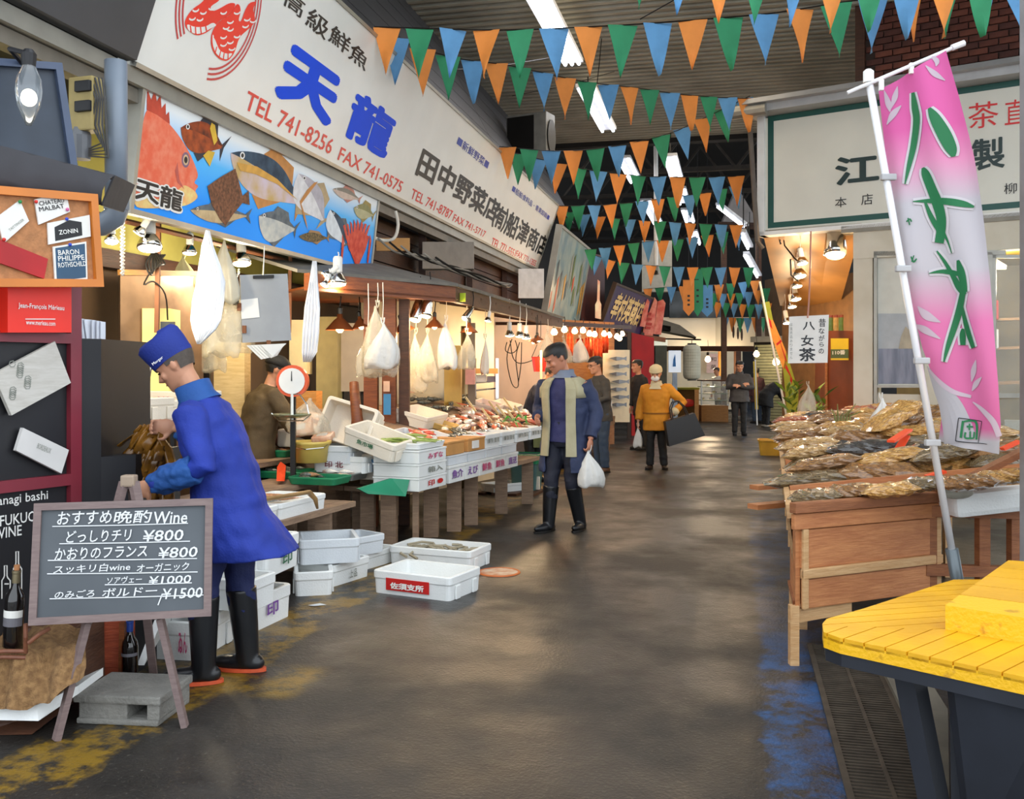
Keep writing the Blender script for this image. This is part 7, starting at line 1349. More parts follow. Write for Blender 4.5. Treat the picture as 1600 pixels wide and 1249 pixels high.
for a, b in (((940, 60, 9), (933, 130, 9.3)), ((1000, 30, 8), (1110, -40, 8)), ((690, 110, 11), (860, 90, 14)), ((800, 150, 15), (960, 112, 15))): MB().tube([P(*a), P((a[0] + b[0]) / 2, (a[1] + b[1]) / 2 + 4, (a[2] + b[2]) / 2), P(*b)], .005, 5).build('wire', m_blackm, rw)
hp = thing('hanging_pole', 'long white pole with a camera box hanging from the roof', 'pole'); MB().tube([P(1025, 430, 22), P(1025, 272, 22), P(1024, 180, 22)], .05, 8).build('pole', m_white, hp); MB().bbox(P(1024, 422, 22), (.16, .2, .22), .03).build('box', m_alu, hp); MB().lathe([(.05, 0), (.05, .04)], 10, M4.Translation(P(1024, 426, 21.9)) @ M4.Rotation(pi / 2, 4, 'X')).build('lens', m_blackm, hp)

# ================================================================ far end
ln = thing('paper_lantern', 'large plain grey white paper lantern hanging in the far lane', 'lantern', P(1081, 566, 25.5)); hh, ww = .46, .235; rr = []
for i in range(25):
    t = -1 + 2 * i / 24; r = ww * min(1, (1 - abs(t) ** 5) ** .5 * .42 + .62) * (1 if i % 2 else .985); rr.append((r, t * hh))
MB().lathe(rr, 24).build('paper', mat('lantern_paper', '#b9b7a4', .7, 0, .06), ln, smooth=False); 
for z in (-hh - .03, hh - .02): MB().lathe([(.12, z), (.12, z + .06)], 16).build('ring', m_blackm, ln)
MB().tube([(0, 0, hh), (0, 0, hh + .15)], .01, 6).build('cord', m_blackm, ln)
cn = thing('wooden_counter', 'wooden shop counter with a yellow green top at the far end', 'counter'); MB().prism([P(1060, 656, 29) * V((1, 1, 0)), P(1092, 656, 28.2) * V((1, 1, 0)), P(1092, 609, 28.2), P(1060, 609, 29)], (0, .8, 0)).build('front', mat('counter_wood', '#8a6236', .5, 0, .15, 5, kind='wood', h2='#a57844'), cn); MB().prism([P(1056, 609, 28.9), P(1093, 609, 28.1), P(1093, 606, 28.1), P(1056, 606, 28.9)], (0, .85, 0)).build('top', mat('counter_lime', '#b8b048', .5), cn); MB().beam(P(1088, 655, 28.1) * V((1, 1, 0)), P(1088, 609, 28.1), .12).build('post', mat('ochre_timber'), cn)
MB().ball(P(1075, 630, 28.4), (.22, .03, .12), 8, 5).build('red_mark', mat('red_plastic'), cn)
gc2 = thing('glass_showcase', 'glass showcase with lit shelves on a wooden base at the far end', 'showcase'); a, b = P(1096, 655, 28.6) * V((1, 1, 0)), P(1138, 657, 28.2) * V((1, 1, 0)); up = lambda p, z: V((p.x, p.y, z))
MB().prism([a, b, up(b, .48), up(a, .48)], (0, .7, 0)).build('base', mat('counter_wood'), gc2); MB().prism([up(a, 1.2), up(b, 1.2), up(b, 1.24), up(a, 1.24)], (0, .7, 0)).build('top', m_dbrown, gc2)
for z in (.62, .82, 1.02): MB().prism([up(a, z), up(b, z), up(b, z + .02), up(a, z + .02)], (0, .6, 0)).build('shelf', mat('glass_shelf_green', '#8ca08c', .2), gc2)
for p in (a, b): MB().beam(up(p, .48), up(p, 1.2), .04).build('post', m_chrome, gc2)
MB().prism([up(a, .48), up(b, .48), up(b, 1.2), up(a, 1.2)], (0, .01, 0)).build('pane', m_glass, gc2)
for i in range(9): MB().bbox(up(a.lerp(b, .12 + .1 * i), (.68, .88, 1.08)[i % 3]) + V((0, .25, 0)), (.09, .1, .06), .02).build('goods', m_foam2 if i % 2 else m_bucket, gc2)
light('glow', 'POINT', up((a + b) / 2, 1.1) + V((0, .4, 0)), 8, (1, .95, .75), .1, parent=gc2)
bd_ = thing('blue_ad_board', 'lit white board with a blue sail shape at the far end', 'sign'); MB().prism([P(1045, 582, 28), P(1064, 582, 28), P(1064, 548, 28), P(1045, 548, 28)], (0, .06, 0)).build('panel', mat('lit_white', '#dfe8f2', .4, emit=.5), bd_); MB().prism([P(1051, 573, 27.98), P(1056, 573, 27.98), P(1055, 553, 27.98), P(1052, 562, 27.98)], (0, -.01, 0)).build('print', mat('sail_blue', '#2c7ac0', .4), bd_); MB().prism([P(1050, 650, 28) * V((1, 1, 0)), P(1059, 650, 28) * V((1, 1, 0)), P(1058, 583, 28), P(1051, 583, 28)], (0, .05, 0)).build('stand', mat('stand_pale_blue', '#a8b8cc', .5), bd_)
nt_ = thing('pink_notice', 'pale pink notice with dark brush writing on the far cream wall', 'notice'); NP2 = Plane(P(1104, 583, 35.2), V((1, 0, 0)), UP); MB().prism([NP2.px(1104, 583, .02), NP2.px(1122, 583, .02), NP2.px(1122, 553, .02), NP2.px(1104, 553, .02)], NP2.N * -.015).build('sheet', mat('notice_pink', '#dcbcb4', .6), nt_); letter_px(NP2, '和', 1110, 558, 565, 1119, m_ink, nt_, n=.03); letter_px(NP2, '菓', 1110, 570, 577, 1119, m_ink, nt_, n=.03)
fb = lamp('bulb', P(1106, 566, 31), (0, 0, -1), .2, 'round glowing globe lamp at the far end beside the pink notice', 110, .4, m_glow_w); lamp('bulb', P(1182, 558, 27), (0, 0, -1), .18, 'glowing lamp over the green shutter', 25, .3, m_glow_w); lamp('bulb', P(1214, 571, 21), (.2, -.3, -1), .16, 'glowing lamp above the bowing figure in black', 20, .3, m_glow_w)
aw2 = thing('dark_awning', 'dark sloped awning left of the paper lantern', 'awning'); MB().prism([P(1028, 516, 27), P(1088, 527, 26), P(1062, 508, 27.5), P(1030, 498, 28.5)], (0, .1, -.05)).build('cloth', mat('awning_olive', '#4c483c', .8, 0, .2), aw2); MB().prism([P(1030, 515, 26.9), P(1048, 517, 26.7), P(1048, 510, 26.7), P(1036, 508, 26.9)], (0, .2, 0)).build('box', m_blackm, aw2); MB().beam(P(1010, 529, 26.5), P(1095, 531, 25.4), .04).build('rail', m_blackm, aw2)
gb_ = thing('steel_booth', 'narrow dark booth with bright top edge beside the red lacquer door', 'booth'); MB().prism([P(1024, 655, 26.5) * V((1, 1, 0)), P(1042, 655, 26.5) * V((1, 1, 0)), P(1042, 540, 26.5), P(1024, 540, 26.5)], (0, .5, 0)).build('body', mat('booth_green', '#4a4c40', .5, .1, .15), gb_); MB().prism([P(1022, 540, 26.4), P(1043, 540, 26.4), P(1043, 531, 26.4), P(1022, 531, 26.4)], (0, .6, 0)).build('lit_top', mat('booth_lit', '#e6e6d0', .4, emit=.6), gb_)
fk = thing('dried_fish_string', 'dark dried fish hanging on strings before the far white band', 'dried fish')
for i, x in enumerate((1146, 1153, 1159)): MB().tube([P(x, 497, 29), P(x, 510, 29)], .01, 5).build('string', m_blackm, fk); MB().ball(P(x, 519 + i * 2, 29), (.035, .02, .19), 8, 6).build('fish', mat('dried_fish_dark', '#3a2a24', .6), fk)
yb_ = thing('yellow_banner_post', 'yellow upright banner beside the green shutter', 'banner'); MB().prism([P(1180, 640, 26.5), P(1185, 640, 26.5), P(1182, 565, 26.5), P(1177, 565, 26.5)], (0, .02, 0)).build('cloth', mat('poster_yellow'), yb_); MB().beam(P(1183, 660, 26.5) * V((1, 1, 0)), P(1180, 562, 26.5), .03).build('pole', m_white, yb_)
wg = thing('white_gable', 'pale triangular gable of a small roof high over the far lane', 'gable'); MB().prism([P(1128, 350, 29), P(1188, 352, 29), P(1152, 292, 29)], (0, .3, 0)).build('panel', mat('gable_pale', '#b4aca8', .7, 0, .1), wg); MB().beam(P(1122, 352, 28.9), P(1192, 354, 28.9), .12, .2).build('beam', m_dbrown, wg)
for x in (1131, 1185): MB().beam(P(x, 352, 29) * V((1, 1, 0)), P(x, 352, 29), .15).build('post', m_dbrown, wg)
# ================================================================ people
m_skin = mat('skin', '#c08a6c', .5, 0, .06, 12, sss=.05); m_skin2 = mat('skin_ruddy', '#b87c60', .5, 0, .06, 12, sss=.05); m_hair = mat('black_hair', '#14110f', .55, 0, .2, 60); m_eye = mat('eye_dark', '#1a1412', .2)
HEAD = ((0, .022, .082, -.02), (.04, .036, .09, .0), (.1, .049, .093, .03), (.2, .058, .092, .055), (.3, .064, .092, .07), (.4, .068, .09, .082), (.5, .0715, .088, .094), (.6, .0745, .092, .1), (.7, .076, .09, .103), (.8, .072, .08, .098), (.9, .058, .06, .08), (.96, .036, .038, .05), (1, .01, .01, .012))
def head_ring(h, hw, f, b, M, k=1.0, n=24, add=0):
    c = (f - b) / 2; r = []
    for i in range(n):
        a = 2 * pi * i / n; s = sin(a); r.append(M @ V((cos(a) * (hw * k + add), s * ((f if s > 0 else b) * k + add), h * .228)))
    return r
def hand(mb, w, d, nrm, side, curl=.5, s=1.0, spread=.0):
    w = V(w); d = V(d).normalized(); nrm = V(nrm); nrm = (nrm - d * nrm.dot(d)).normalized(); ac = d.cross(nrm) * side
    Mx = M4((( ac.x, d.x, nrm.x), (ac.y, d.y, nrm.y), (ac.z, d.z, nrm.z))).to_3x3()
    mb.ball(w + d * .045 * s, (.042 * s, .055 * s, .018 * s), 12, 8, Mx)
    for i, (o, l) in enumerate(((-.030, .8), (-.010, .95), (.010, 1.0), (.030, .9))):
        p = w + d * .085 * s + ac * o * s; c = curl * .5; pts = [p - d * .03 * s, p]
        for L in (.034, .026, .02): p = p + (d * cos(c) + nrm * sin(c) + ac * spread * o * 10) * L * l * s; pts.append(p); c += curl * .8
        mb.tube(pts, [.010 * s, .0098 * s, .009 * s, .0083 * s, .006 * s], 8)
    p = w + d * .03 * s + ac * .036 * s; q = (d * .7 + ac * .7 + nrm * .25).normalized(); pts = [w + d * .02 * s, p, p + q * .036 * s, p + q * .036 * s + (d * .9 + nrm * .5).normalized() * .03 * s]; mb.tube(pts, [.015 * s, .013 * s, .011 * s, .008 * s], 8)
def human(label, loc, rz, H=1.7, hs=1.1, lean=0.0, hip=(0, .50), pitch=.1, hyaw=0.0, arms=None, legs=None, jacket=None, trousers=None, shoes=None, hem=-.12, jw=1.0, flare=0, skin=None, hair=m_hair, vox=.008, boots=0, curl=(.7, .7), collar=None, hatf=None, hands=((0, 0, -1), (0, 0, -1)), eyes=True, jr=None, sleeves=True, palms=None, hairline=.72):
    o = thing('person', label, 'person', loc, rz); skin = skin or m_skin; k = H / 1.72; X = V((1, 0, 0))
    # spine from the hips to the base of the neck, bending forward by lean
    sp = [V((0, hip[0], hip[1] * H))]; an = [lean * .35]; N = 24; SLN = .335 * H
    for i in range(N): a = lean * (.35 + .65 * min(1, i / N * 1.5)); sp.append(sp[-1] + V((0, sin(a), cos(a))) * SLN / N); an.append(a)
    def at(s):
        if s <= 0: return sp[0] + V((0, flare * -s * 2, s * H)), an[0] * .6
        q = min(1.0, s / .335) * N; i = min(N - 1, int(q)); return sp[i].lerp(sp[i + 1], q - i) + V((0, sin(an[-1]), cos(an[-1]))) * max(0, s - .335) * H, an[min(N, i + 1)]
    def ring(s, w, d, n=24, add=0.0, a0=0, a1=360, sq=2.4):
        c, a = at(s); yv = V((0, cos(a), -sin(a))); r = []
        for i in range(n):
            t = R(a0 + (a1 - a0) * i / (n if a1 - a0 == 360 else n - 1)); cs, sn = cos(t), sin(t); e = 2 / sq
            r.append(c + X * (math.copysign(abs(cs) ** e, cs) * (w * H + add)) + yv * (math.copysign(abs(sn) ** e, sn) * (d * H + add)))
        return r
    BODY = ((-.05, .07, .055), (-.02, .09, .066), (.03, .092, .066), (.09, .083, .058), (.14, .086, .062), (.2, .096, .066), (.255, .1, .064), (.295, .086, .054), (.32, .055, .042), (.335, .036, .034))
    sh = at(.285)[0]; sa = at(.285)[1]; nb, na = at(.335)
    arms = arms or {}; legs = legs or {}
    J = {}
    for sd, sx in (('L', -1), ('R', 1)):
        s = sh + X * sx * .108 * H; e, w = arms.get(sd, ((sx * .15 * H, sh.y - .02, sh.z - .165 * H), (sx * .15 * H, sh.y + .04, sh.z - .31 * H))); J['A' + sd] = (s, V(e), V(w))
        kn, an_, td = legs.get(sd, ((sx * .058 * H, hip[0] + .02, .27 * H), (sx * .058 * H, hip[0] - .01, .045 * H), (sx * .15, 1, 0))); an_ = V(an_); an_.z = .047 * k; J['L' + sd] = (sp[0] + X * sx * .052 * H, V(kn), an_, V(td).normalized())
    up = V((0, sin(pitch), cos(pitch))); fw = V((0, cos(pitch), -sin(pitch)))
    Hm = M4.Translation(nb + V((0, sin(na), cos(na))) * (.045 if hatf and hatf['kind'] == 'chef' else .024) * H + fw * .012) @ M4.Rotation(hyaw, 4, 'Z') @ M4.Rotation(-pitch, 4, 'X') @ M4.Diagonal((k * hs, k * hs, k * hs, 1))
    mb = MB(); mb.rings([ring(s, w * .9, d * .9) for s, w, d in BODY])
    hc = Hm @ V((0, -.01, .06)); mb.tube([at(.3)[0], nb, nb.lerp(hc, .5), hc], [.055 * k, .056 * k, .054 * k, .052 * k], 14)
    mb.rings([head_ring(h, a, f, b, Hm) for h, a, f, b in HEAD])
    pz = lambda x, y, z: Hm @ V((x, y, z)); m3 = Hm.to_3x3()
    mb.tube([pz(0, .083, .128), pz(0, .098, .105), pz(0, .108, .088), pz(0, .092, .078)], [.008 * k, .011 * k, .0155 * k, .012 * k], 8)
    for x in (-1, 1): mb.ball(pz(.014 * x, .095, .084), .009 * k, 8, 6); mb.ball(pz(.073 * x, -.008, .108), (.009, .02, .032), 10, 8, m3 @ M4.Rotation(.2 * x, 3, 'Z')); mb.ball(pz(.034 * x, .074, .131), (.022, .016, .009), 8, 6, m3); mb.ball(pz(.04 * x, .066, .088), (.022, .02, .022), 8, 6, m3)
    mb.ball(pz(0, .086, .057), (.024, .011, .007), 10, 6, m3); mb.ball(pz(0, .085, .048), (.02, .011, .007), 10, 6, m3); mb.ball(pz(0, .078, .02), (.022, .016, .016), 10, 6, m3)
    for i, sd in enumerate('LR'):
        s, e, w = J['A' + sd]; mb.tube([s, s.lerp(e, .5), e, e.lerp(w, .4), w], [.045 * k, .041 * k, .036 * k, .037 * k, .026 * k], 12); d = (w - e).normalized(); hd = V(hands[i]) if hands and hands[i] else d
        hd = (d * .6 + hd.normalized() * .6).normalized(); hand(mb, w, hd, palms[i] if palms else X * (1 if sd == 'L' else -1), (1 if sd == 'L' else -1), curl[i], k)
        h_, kn, a_, td = J['L' + sd]; mb.tube([h_, h_.lerp(kn, .4), kn, kn.lerp(a_, .35), a_], [.078 * k, .072 * k, .052 * k, .052 * k, .034 * k], 12); mb.ball(a_ + td * .06 * k - UP * .025 * k, (.036 * k, .115 * k, .03 * k), 10, 6, M4.Rotation(atan2(-td.x, td.y), 3, 'Z'))
    mb.build('body', skin, o, remesh=vox, sm=3)
    if eyes:
        for x in (-1, 1):
            MB().ball(pz(.033 * x, .0845, .114), (.013, .005, .0045), 10, 6, m3).build('eye', m_eye, o, smooth=True); MB().tube([pz(.016 * x, .093, .129), pz(.035 * x, .091, .134), pz(.055 * x, .074, .128)], [.003, .004, .002], 6, flat=.7).build('eyebrow', hair, o, smooth=True)
        MB().tube([pz(-.024, .088, .0525), pz(0, .0985, .0535), pz(.024, .088, .0525)], [.001, .0028, .001], 6).build('mouth', mat('lip', '#7c4034', .5), o)
    if hair and not (hatf and hatf.get('full')):
        mb = MB(); n = 32; rr = []; HF = []
        for i in range(len(HEAD) - 1):
            for q in range(3): HF.append(tuple(HEAD[i][j] + (HEAD[i + 1][j] - HEAD[i][j]) * q / 3 for j in range(4)))
        HF.append(HEAD[-1]); rr = [head_ring(h, a, f, b, Hm, 1.03, n, .007) for h, a, f, b in HF]; keep = []
        mb.rings(rr, cap=False); fs = []
        for f in mb.f:
            r_, c_ = f[0] // n, f[0] % n; a = 2 * pi * (c_ + .5) / n; fr = sin(a); hl = hairline if fr > .45 else (.62 if fr > .12 else (.47 if fr > -.3 else .28))
            if HF[r_][0] >= hl: fs.append(f)
        mb.f = fs; iv = len(mb.v); cc = Hm @ V((0, 0, .12)); used = set(i for f in fs for i in f)
        mb.v += [v + (cc - v).normalized() * .012 for v in mb.v]; mb.f += [tuple(i + iv for i in reversed(f)) for f in fs]
        mb.build('hair', hair, o, smooth=True, fix=False)
    if trousers:
        mb = MB(); mb.rings([ring(s, w + .008, d + .01) for s, w, d in ((-.055, .075, .058), (-.02, .095, .07), (.03, .096, .07), (.09, .088, .062))])
        for sd in 'LR':
            h_, kn, a_, td = J['L' + sd]; e_ = kn.lerp(a_, .3 if boots else .93); mb.tube([h_ + UP * .02, h_.lerp(kn, .4), kn, kn.lerp(a_, .4), e_], [.1 * k, .093 * k, .073 * k, .07 * k, .064 * k if not boots else .058 * k], 16)
        mb.build('trousers', trousers, o, remesh=vox * 1.3, sm=4, wrinkle=.008 * k, wscale=8)
    if shoes:
        for sd in 'LR':
            h_, kn, a_, td = J['L' + sd]; mb = MB(); Z = M4.Rotation(atan2(-td.x, td.y), 3, 'Z'); gz = a_.z - .045 * k
            tp = kn.lerp(a_, .12) if boots else a_ + UP * .03 * k; mb.tube([tp, tp.lerp(a_, .5), a_ - UP * .02], [.076 * k, .066 * k, .054 * k] if boots else [.05 * k] * 3, 16)
            mb.ball(V((a_.x, a_.y, gz + .038 * k)) + td * .065 * k, (.048 * k, .14 * k, .042 * k), 14, 8, Z); mb.ball(V((a_.x, a_.y, gz + .04 * k)) - td * .025 * k, (.045 * k, .06 * k, .045 * k), 12, 8, Z)
            bo = mb.build('boot' if boots else 'shoe', shoes, o, remesh=.009, sm=3); c = V((a_.x, a_.y, gz)) + td * .055 * k
            MB().rings([[c + Z @ V((.05 * k * cos(t), .148 * k * sin(t), z)) for t in [2 * pi * i / 20 for i in range(20)]] for z in (.0, .018)]).build('sole', mat('sole_orange', '#c8502a', .6) if boots == 2 else m_blackm, bo)
    if jacket:
        mb = MB(); J_ = jr or [(hem, .112 * jw, .09 * jw), (hem * .5, .112 * jw, .088 * jw), (.02, .108 * jw, .082 * jw), (.09, .102 * jw, .076 * jw), (.15, .106 * jw, .08 * jw), (.21, .114 * jw, .08 * jw), (.26, .116 * jw, .074 * jw), (.297, .098 * jw, .062), (.318, .066, .05), (.335, .046, .044)]
        mb.rings([ring(s, w, d) for s, w, d in J_])
        if sleeves:
            for sd in 'LR': s, e, w = J['A' + sd]; mb.tube([s.lerp(sh, .3), s, s.lerp(e, .5), e, e.lerp(w, .5), e.lerp(w, .93)], [.07 * k * jw, .074 * k * jw, .066 * k * jw, .059 * k * jw, .055 * k * jw, .046 * k * jw], 16)
        mb.build('jacket', jacket, o, remesh=vox * 1.3, sm=4, wrinkle=.010 * k, wscale=7)
    if collar:
        c, a = at(.325); t1 = nb.lerp(hc, .42); rr = []
        for q, (s_, w_) in enumerate(((.315, .064), (.335, .052), (.372 if jr else .355, .05), (.374 if jr else .357, .045), (.335, .044))): rr.append(ring(s_, w_, w_ * .98, 24, 0))
        MB().rings(rr, cap=False).build('collar', collar, o, smooth=True)
    o_ = {'o': o, 'Hm': Hm, 'J': J, 'ring': ring, 'at': at, 'k': k, 'H': H, 'pz': pz, 'm3': m3}
    if hatf:
        hb_ = MB()
        if hatf['kind'] == 'cap': hb_.rings([head_ring(h, a, f, b, Hm, 1.04, 28, .012) for h, a, f, b in ((.60, .0745, .092, .1), (.70, .076, .092, .103), (.82, .074, .082, .1), (.93, .05, .055, .07), (1.02, .012, .012, .015))]); hb_.build('cap', hatf['m'], o, smooth=True); MB().prism([Hm @ V((x, y, .14)) for x, y in ((-.06, .085), (-.04, .15), (0, .165), (.04, .15), (.06, .085))], m3 @ V((0, .004, .008))).build('visor', hatf['m'], o)
        if hatf['kind'] == 'beanie': hb_.rings([head_ring(h, a, f, b, Hm, 1.06, 28, .014) for h, a, f, b in ((.60, .0745, .09, .1), (.68, .077, .093, .105), (.70, .073, .088, .1), (.75, .076, .09, .103), (.9, .066, .068, .088), (1.03, .03, .03, .04), (1.06, .01, .01, .01))]); hb_.build('beanie', hatf['m'], o, smooth=True)
        if hatf['kind'] == 'chef':
            rr = []
            for h, w, f, b, lift in ((.60, .082, .098, .108, 0), (.64, .086, .103, .112, 0), (.85, .09, .112, .116, .01), (1.08, .09, .122, .114, .014), (1.16, .076, .104, .1, .016), (1.10, .05, .08, .06, .016), (1.17, .03, .05, .055, .02), (1.19, .01, .015, .02, .02)):
                r = []
                for i in range(28): a = 2 * pi * i / 28; s = sin(a); r.append(Hm @ V((cos(a) * w, s * (f if s > 0 else b), h * .228 + lift * abs(s) * (1.5 if s < 0 else .4))))
                rr.append(r)
            hb_.rings(rr); c_ = hb_.build('cap', hatf['m'], o, smooth=True)
            MB().rings([head_ring(.60, .082, .098, .108, Hm, 1.0, 28, .003), head_ring(.70, .0855, .103, .1115, Hm, 1.0, 28, .004)], cap=False).build('band', hatf['m'], c_, smooth=True)
    return o_
def cloth_mat(n, h='#888888', h2=None): return mat(n, h, .75, 0, .12, 4, .15, 90, h2=h2)
m_denim = cloth_mat('dark_navy_trouser', '#171a2a'); m_blk = cloth_mat('black_cloth', '#161617'); m_rub = mat('black_rubber', '#17181b', .28, 0, .1)
# ---- blue jacketed man at the near stall
m_bj = cloth_mat('royal_blue_jacket', '#122a82', '#173296'); m_bs = cloth_mat('blue_inner_sleeve', '#174a8c')
B = human('man in royal blue jacket and cap bent over seaweed, black rubber boots', G(347, 1058), R(88), 1.72, 1.0, .38, (-.04, .48), .62, .0, hands=((.6, .9, -.6), (0, .6, -.3)),
          arms={'L': ((-.25, .0, 1.06), (-.22, .265, .965)), 'R': ((.24, .08, 1.10), (.12, .28, 1.22))}, legs={'L': ((-.09, .06, .47), (-.10, .055, .08), (-.2, 1, 0)), 'R': ((.09, -.06, .47), (.10, -.10, .08), (.1, 1, 0))},
          jacket=m_bj, trousers=cloth_mat('navy_trouser', '#142050'), shoes=m_rub, boots=2, vox=.006, curl=(.9, 1.2), hatf={'kind': 'chef', 'm': cloth_mat('blue_cap', '#132c84')}, skin=m_skin, jw=1.08, hem=-.1, flare=-.45,
          jr=[(-.13, .135, .125), (-.08, .132, .115), (0, .122, .1), (.06, .115, .092), (.12, .113, .088), (.18, .118, .088), (.24, .12, .082), (.285, .108, .07), (.312, .074, .056), (.33, .05, .048)], collar=m_bs, hair=mat('short_grey_hair', '#4a4038', .7, 0, .2, 60))
for sd in 'LR': s, e, w = B['J']['A' + sd]; MB().tube([e.lerp(w, .15), e.lerp(w, .4), e.lerp(w, .7), e.lerp(w, .95)], [.066, .068, .064, .052], 18).build('oversleeve', m_bs, B['o'], remesh=.008, sm=3, wrinkle=.012, wscale=16)
CPL = Plane(B['pz'](-.083, .055, .155), B['m3'] @ V((.2, -1, .06)), B['m3'] @ V((0, .1, 1))); q = bpy.data.objects.new('lettering', text_data('Morgen', m_white, .01)); COL.objects.link(q); q.parent = B['o']; q.matrix_basis = CPL.mat(.02, .0, .014) @ M4.Diagonal((.06, .018, 1, 1)) @ M4.Translation((-.5, -.5, 0))
w = B['J']['AR'][2]
kl = thing('seaweed', 'long brown kelp fronds held up by the blue jacketed man', 'seaweed'); m_k = mat('kelp_brown', '#4a2f10', .25, 0, .4, 10, h2='#8a5c1c'); base = B['o'].matrix_basis @ (w + V((0, .09, -.02)))
for i in range(24):
    rn = random.Random(i); x0 = (i - 13) * .012 - .02; L = .16 + .3 * rn.random() if i % 3 else .43; pts = []; ws = []
    for j in range(8): t = j / 7; pts.append(base + V((x0 * (.4 + .9 * t) - .05 * t + .02 * sin(j + i), -.03 + .05 * rn.random() + .02 * sin(j * 1.5 + i), .03 - L * t))); ws.append((.009 + .019 * sin(min(1, t * 1.3) * pi * .75) * (.6 + .5 * rn.random())) * (1.2 if i % 2 else .9))
    MB().tube(pts, ws, 6, flat=.13).build('frond', m_k, kl, smooth=True)
# ---- walking man
m_coat = cloth_mat('navy_coat', '#232c48', '#2b3554'); m_kh = cloth_mat('khaki_lining', '#9a9272', '#aaa284'); m_vest = cloth_mat('purple_navy_shirt', '#2b2c58')
Wm = human('man walking with white bag, open navy coat with khaki lining and rubber boots', G(884, 829), R(150), 1.76, 1.15, .07, (0, .505), .55, -.75, curl=(1.4, .8), hands=((0, .1, -1), (-.2, .9, -.4)),
           arms={'L': ((-.29, -.06, 1.12), (-.28, .05, .87)), 'R': ((.30, -.05, 1.13), (.21, .17, 1.07))}, legs={'L': ((-.09, .05, .48), (-.11, -.10, .09), (-.1, 1, 0)), 'R': ((.10, .10, .48), (.12, .12, .08), (.2, 1, 0))},
           jacket=m_vest, trousers=m_denim, shoes=m_rub, boots=1, skin=m_skin2, hem=-.03, collar=cloth_mat('grey_scarf', '#6c7484'), sleeves=False, vox=.007)
rg = Wm['ring']; CO = ((-.19, .148, .115), (-.1, .14, .108), (0, .132, .1), (.08, .126, .094), (.15, .128, .094), (.21, .132, .094), (.26, .131, .088), (.297, .108, .072), (.316, .076, .056))
def shell(rings, a0, a1, th, n=30):
    mb = MB(); rr = []
    for s, w, d in rings: o_ = rg(s, w, d, n, 0, a0, a1); i_ = rg(s, w, d, n, -th, a0, a1); rr.append(o_ + i_[::-1])
    return mb.rings(rr)
mb = shell(CO, 118, 422, .022)
for sd in 'LR': s, e, w = Wm['J']['A' + sd]; mb.tube([s + V((0, 0, .0)), s.lerp(e, .5), e, e.lerp(w, .5), e.lerp(w, .93)], [.086, .08, .072, .068, .06], 16)
mb.build('coat', m_coat, Wm['o'], remesh=.01, sm=4, wrinkle=.012, wscale=7)
for a0, a1 in ((108, 134), (46, 72)): shell([(s, w + .006, d + .006) for s, w, d in CO[1:]], a0, a1, .016, 8).build('lapel', m_kh, Wm['o'], smooth=False)
shell([(s, w + .007, d + .006) for s, w, d in CO[5:]], 134, 406, .02, 26).build('yoke', m_kh, Wm['o'], smooth=True)
hw = Wm['J']['AL'][2]; bag(Wm['o'].matrix_basis @ (hw + V((0, .02, -.1))), .24, .33, m_bagw, 'bulging white carrier bag held by the walking man', seed=61, depth=.6, name='carrier_bag')
# ---- woman in yellow
m_ye = cloth_mat('mustard_jacket', '#c07a14', '#d08c1e'); m_cr = cloth_mat('cream_lining', '#c9bfa0')
Y = human('woman in mustard yellow jacket, white mask and cream knitted hat walking forward', G(1026, 734), R(163), 1.58, 1.15, .08, (0, .5), .3, 0, jacket=m_ye, trousers=m_blk, shoes=mat('brown_black_shoe', '#241a16', .4), hem=-.12, jw=1.18, flare=.0,
          arms={'R': ((.25, -.02, .98), (.27, .08, .74)), 'L': ((-.40, -.05, 1.02), (-.26, .12, .86))}, legs={'R': ((.09, .05, .43), (.1, .0, .07), (.2, 1, 0)), 'L': ((-.08, .0, .43), (-.11, -.06, .07), (-.3, 1, 0))}, hatf={'kind': 'beanie', 'm': cloth_mat('cream_knit', '#cfc09a'), 'full': True}, collar=m_cr, hair=m_hair)
MB().ball(Y['pz'](0, .082, .06), (.062, .034, .043), 14, 10, Y['m3']).build('face_mask', mat('mask_white', '#e8e6e2', .6), Y['o'], smooth=True)
rg = Y['ring']; shell([(.285, .125, .085), (.305, .105, .076), (.33, .068, .06)], 66, 114, .012, 12).build('lining_front', m_cr, Y['o'])
MB().rings([rg(.04, .1295, .098, 26, .004), rg(.055, .1295, .098, 26, .004)], cap=False).build('waist_seam', mat('seam_mustard', '#8a560c', .7), Y['o'])
MB().tube([Y['J']['AL'][1].lerp(Y['J']['AL'][2], .7), Y['J']['AL'][2]], [.062, .056], 14).build('cuff', m_cr, Y['o'], smooth=True)
hb2 = thing('tote_bag', 'large black tote bag on the arm of the woman in yellow', 'bag', P(1062, 652, 14.2), .15, None, (0, -.28, .1)); MB().prism([(-.24, -.06, 0), (.22, -.06, 0), (.27, -.09, -.36), (-.29, -.09, -.36)], (0, .14, 0)).build('body', mat('black_leather', '#141416', .45, 0, .1), hb2)
for y in (-.05, .05): MB().tube([(-.12, y, 0), (-.1, y, .16), (-.04, y, .24), (.04, y, .24), (.1, y, .14), (.12, y, 0)], .01, 6).build('handle', mat('black_leather'), hb2)
bag(Y['o'].matrix_basis @ (Y['J']['AR'][2] + V((0, .02, -.08))), .14, .32, m_bagw, 'small white bag in the hand of the woman in yellow', seed=62, depth=.5, name='carrier_bag')
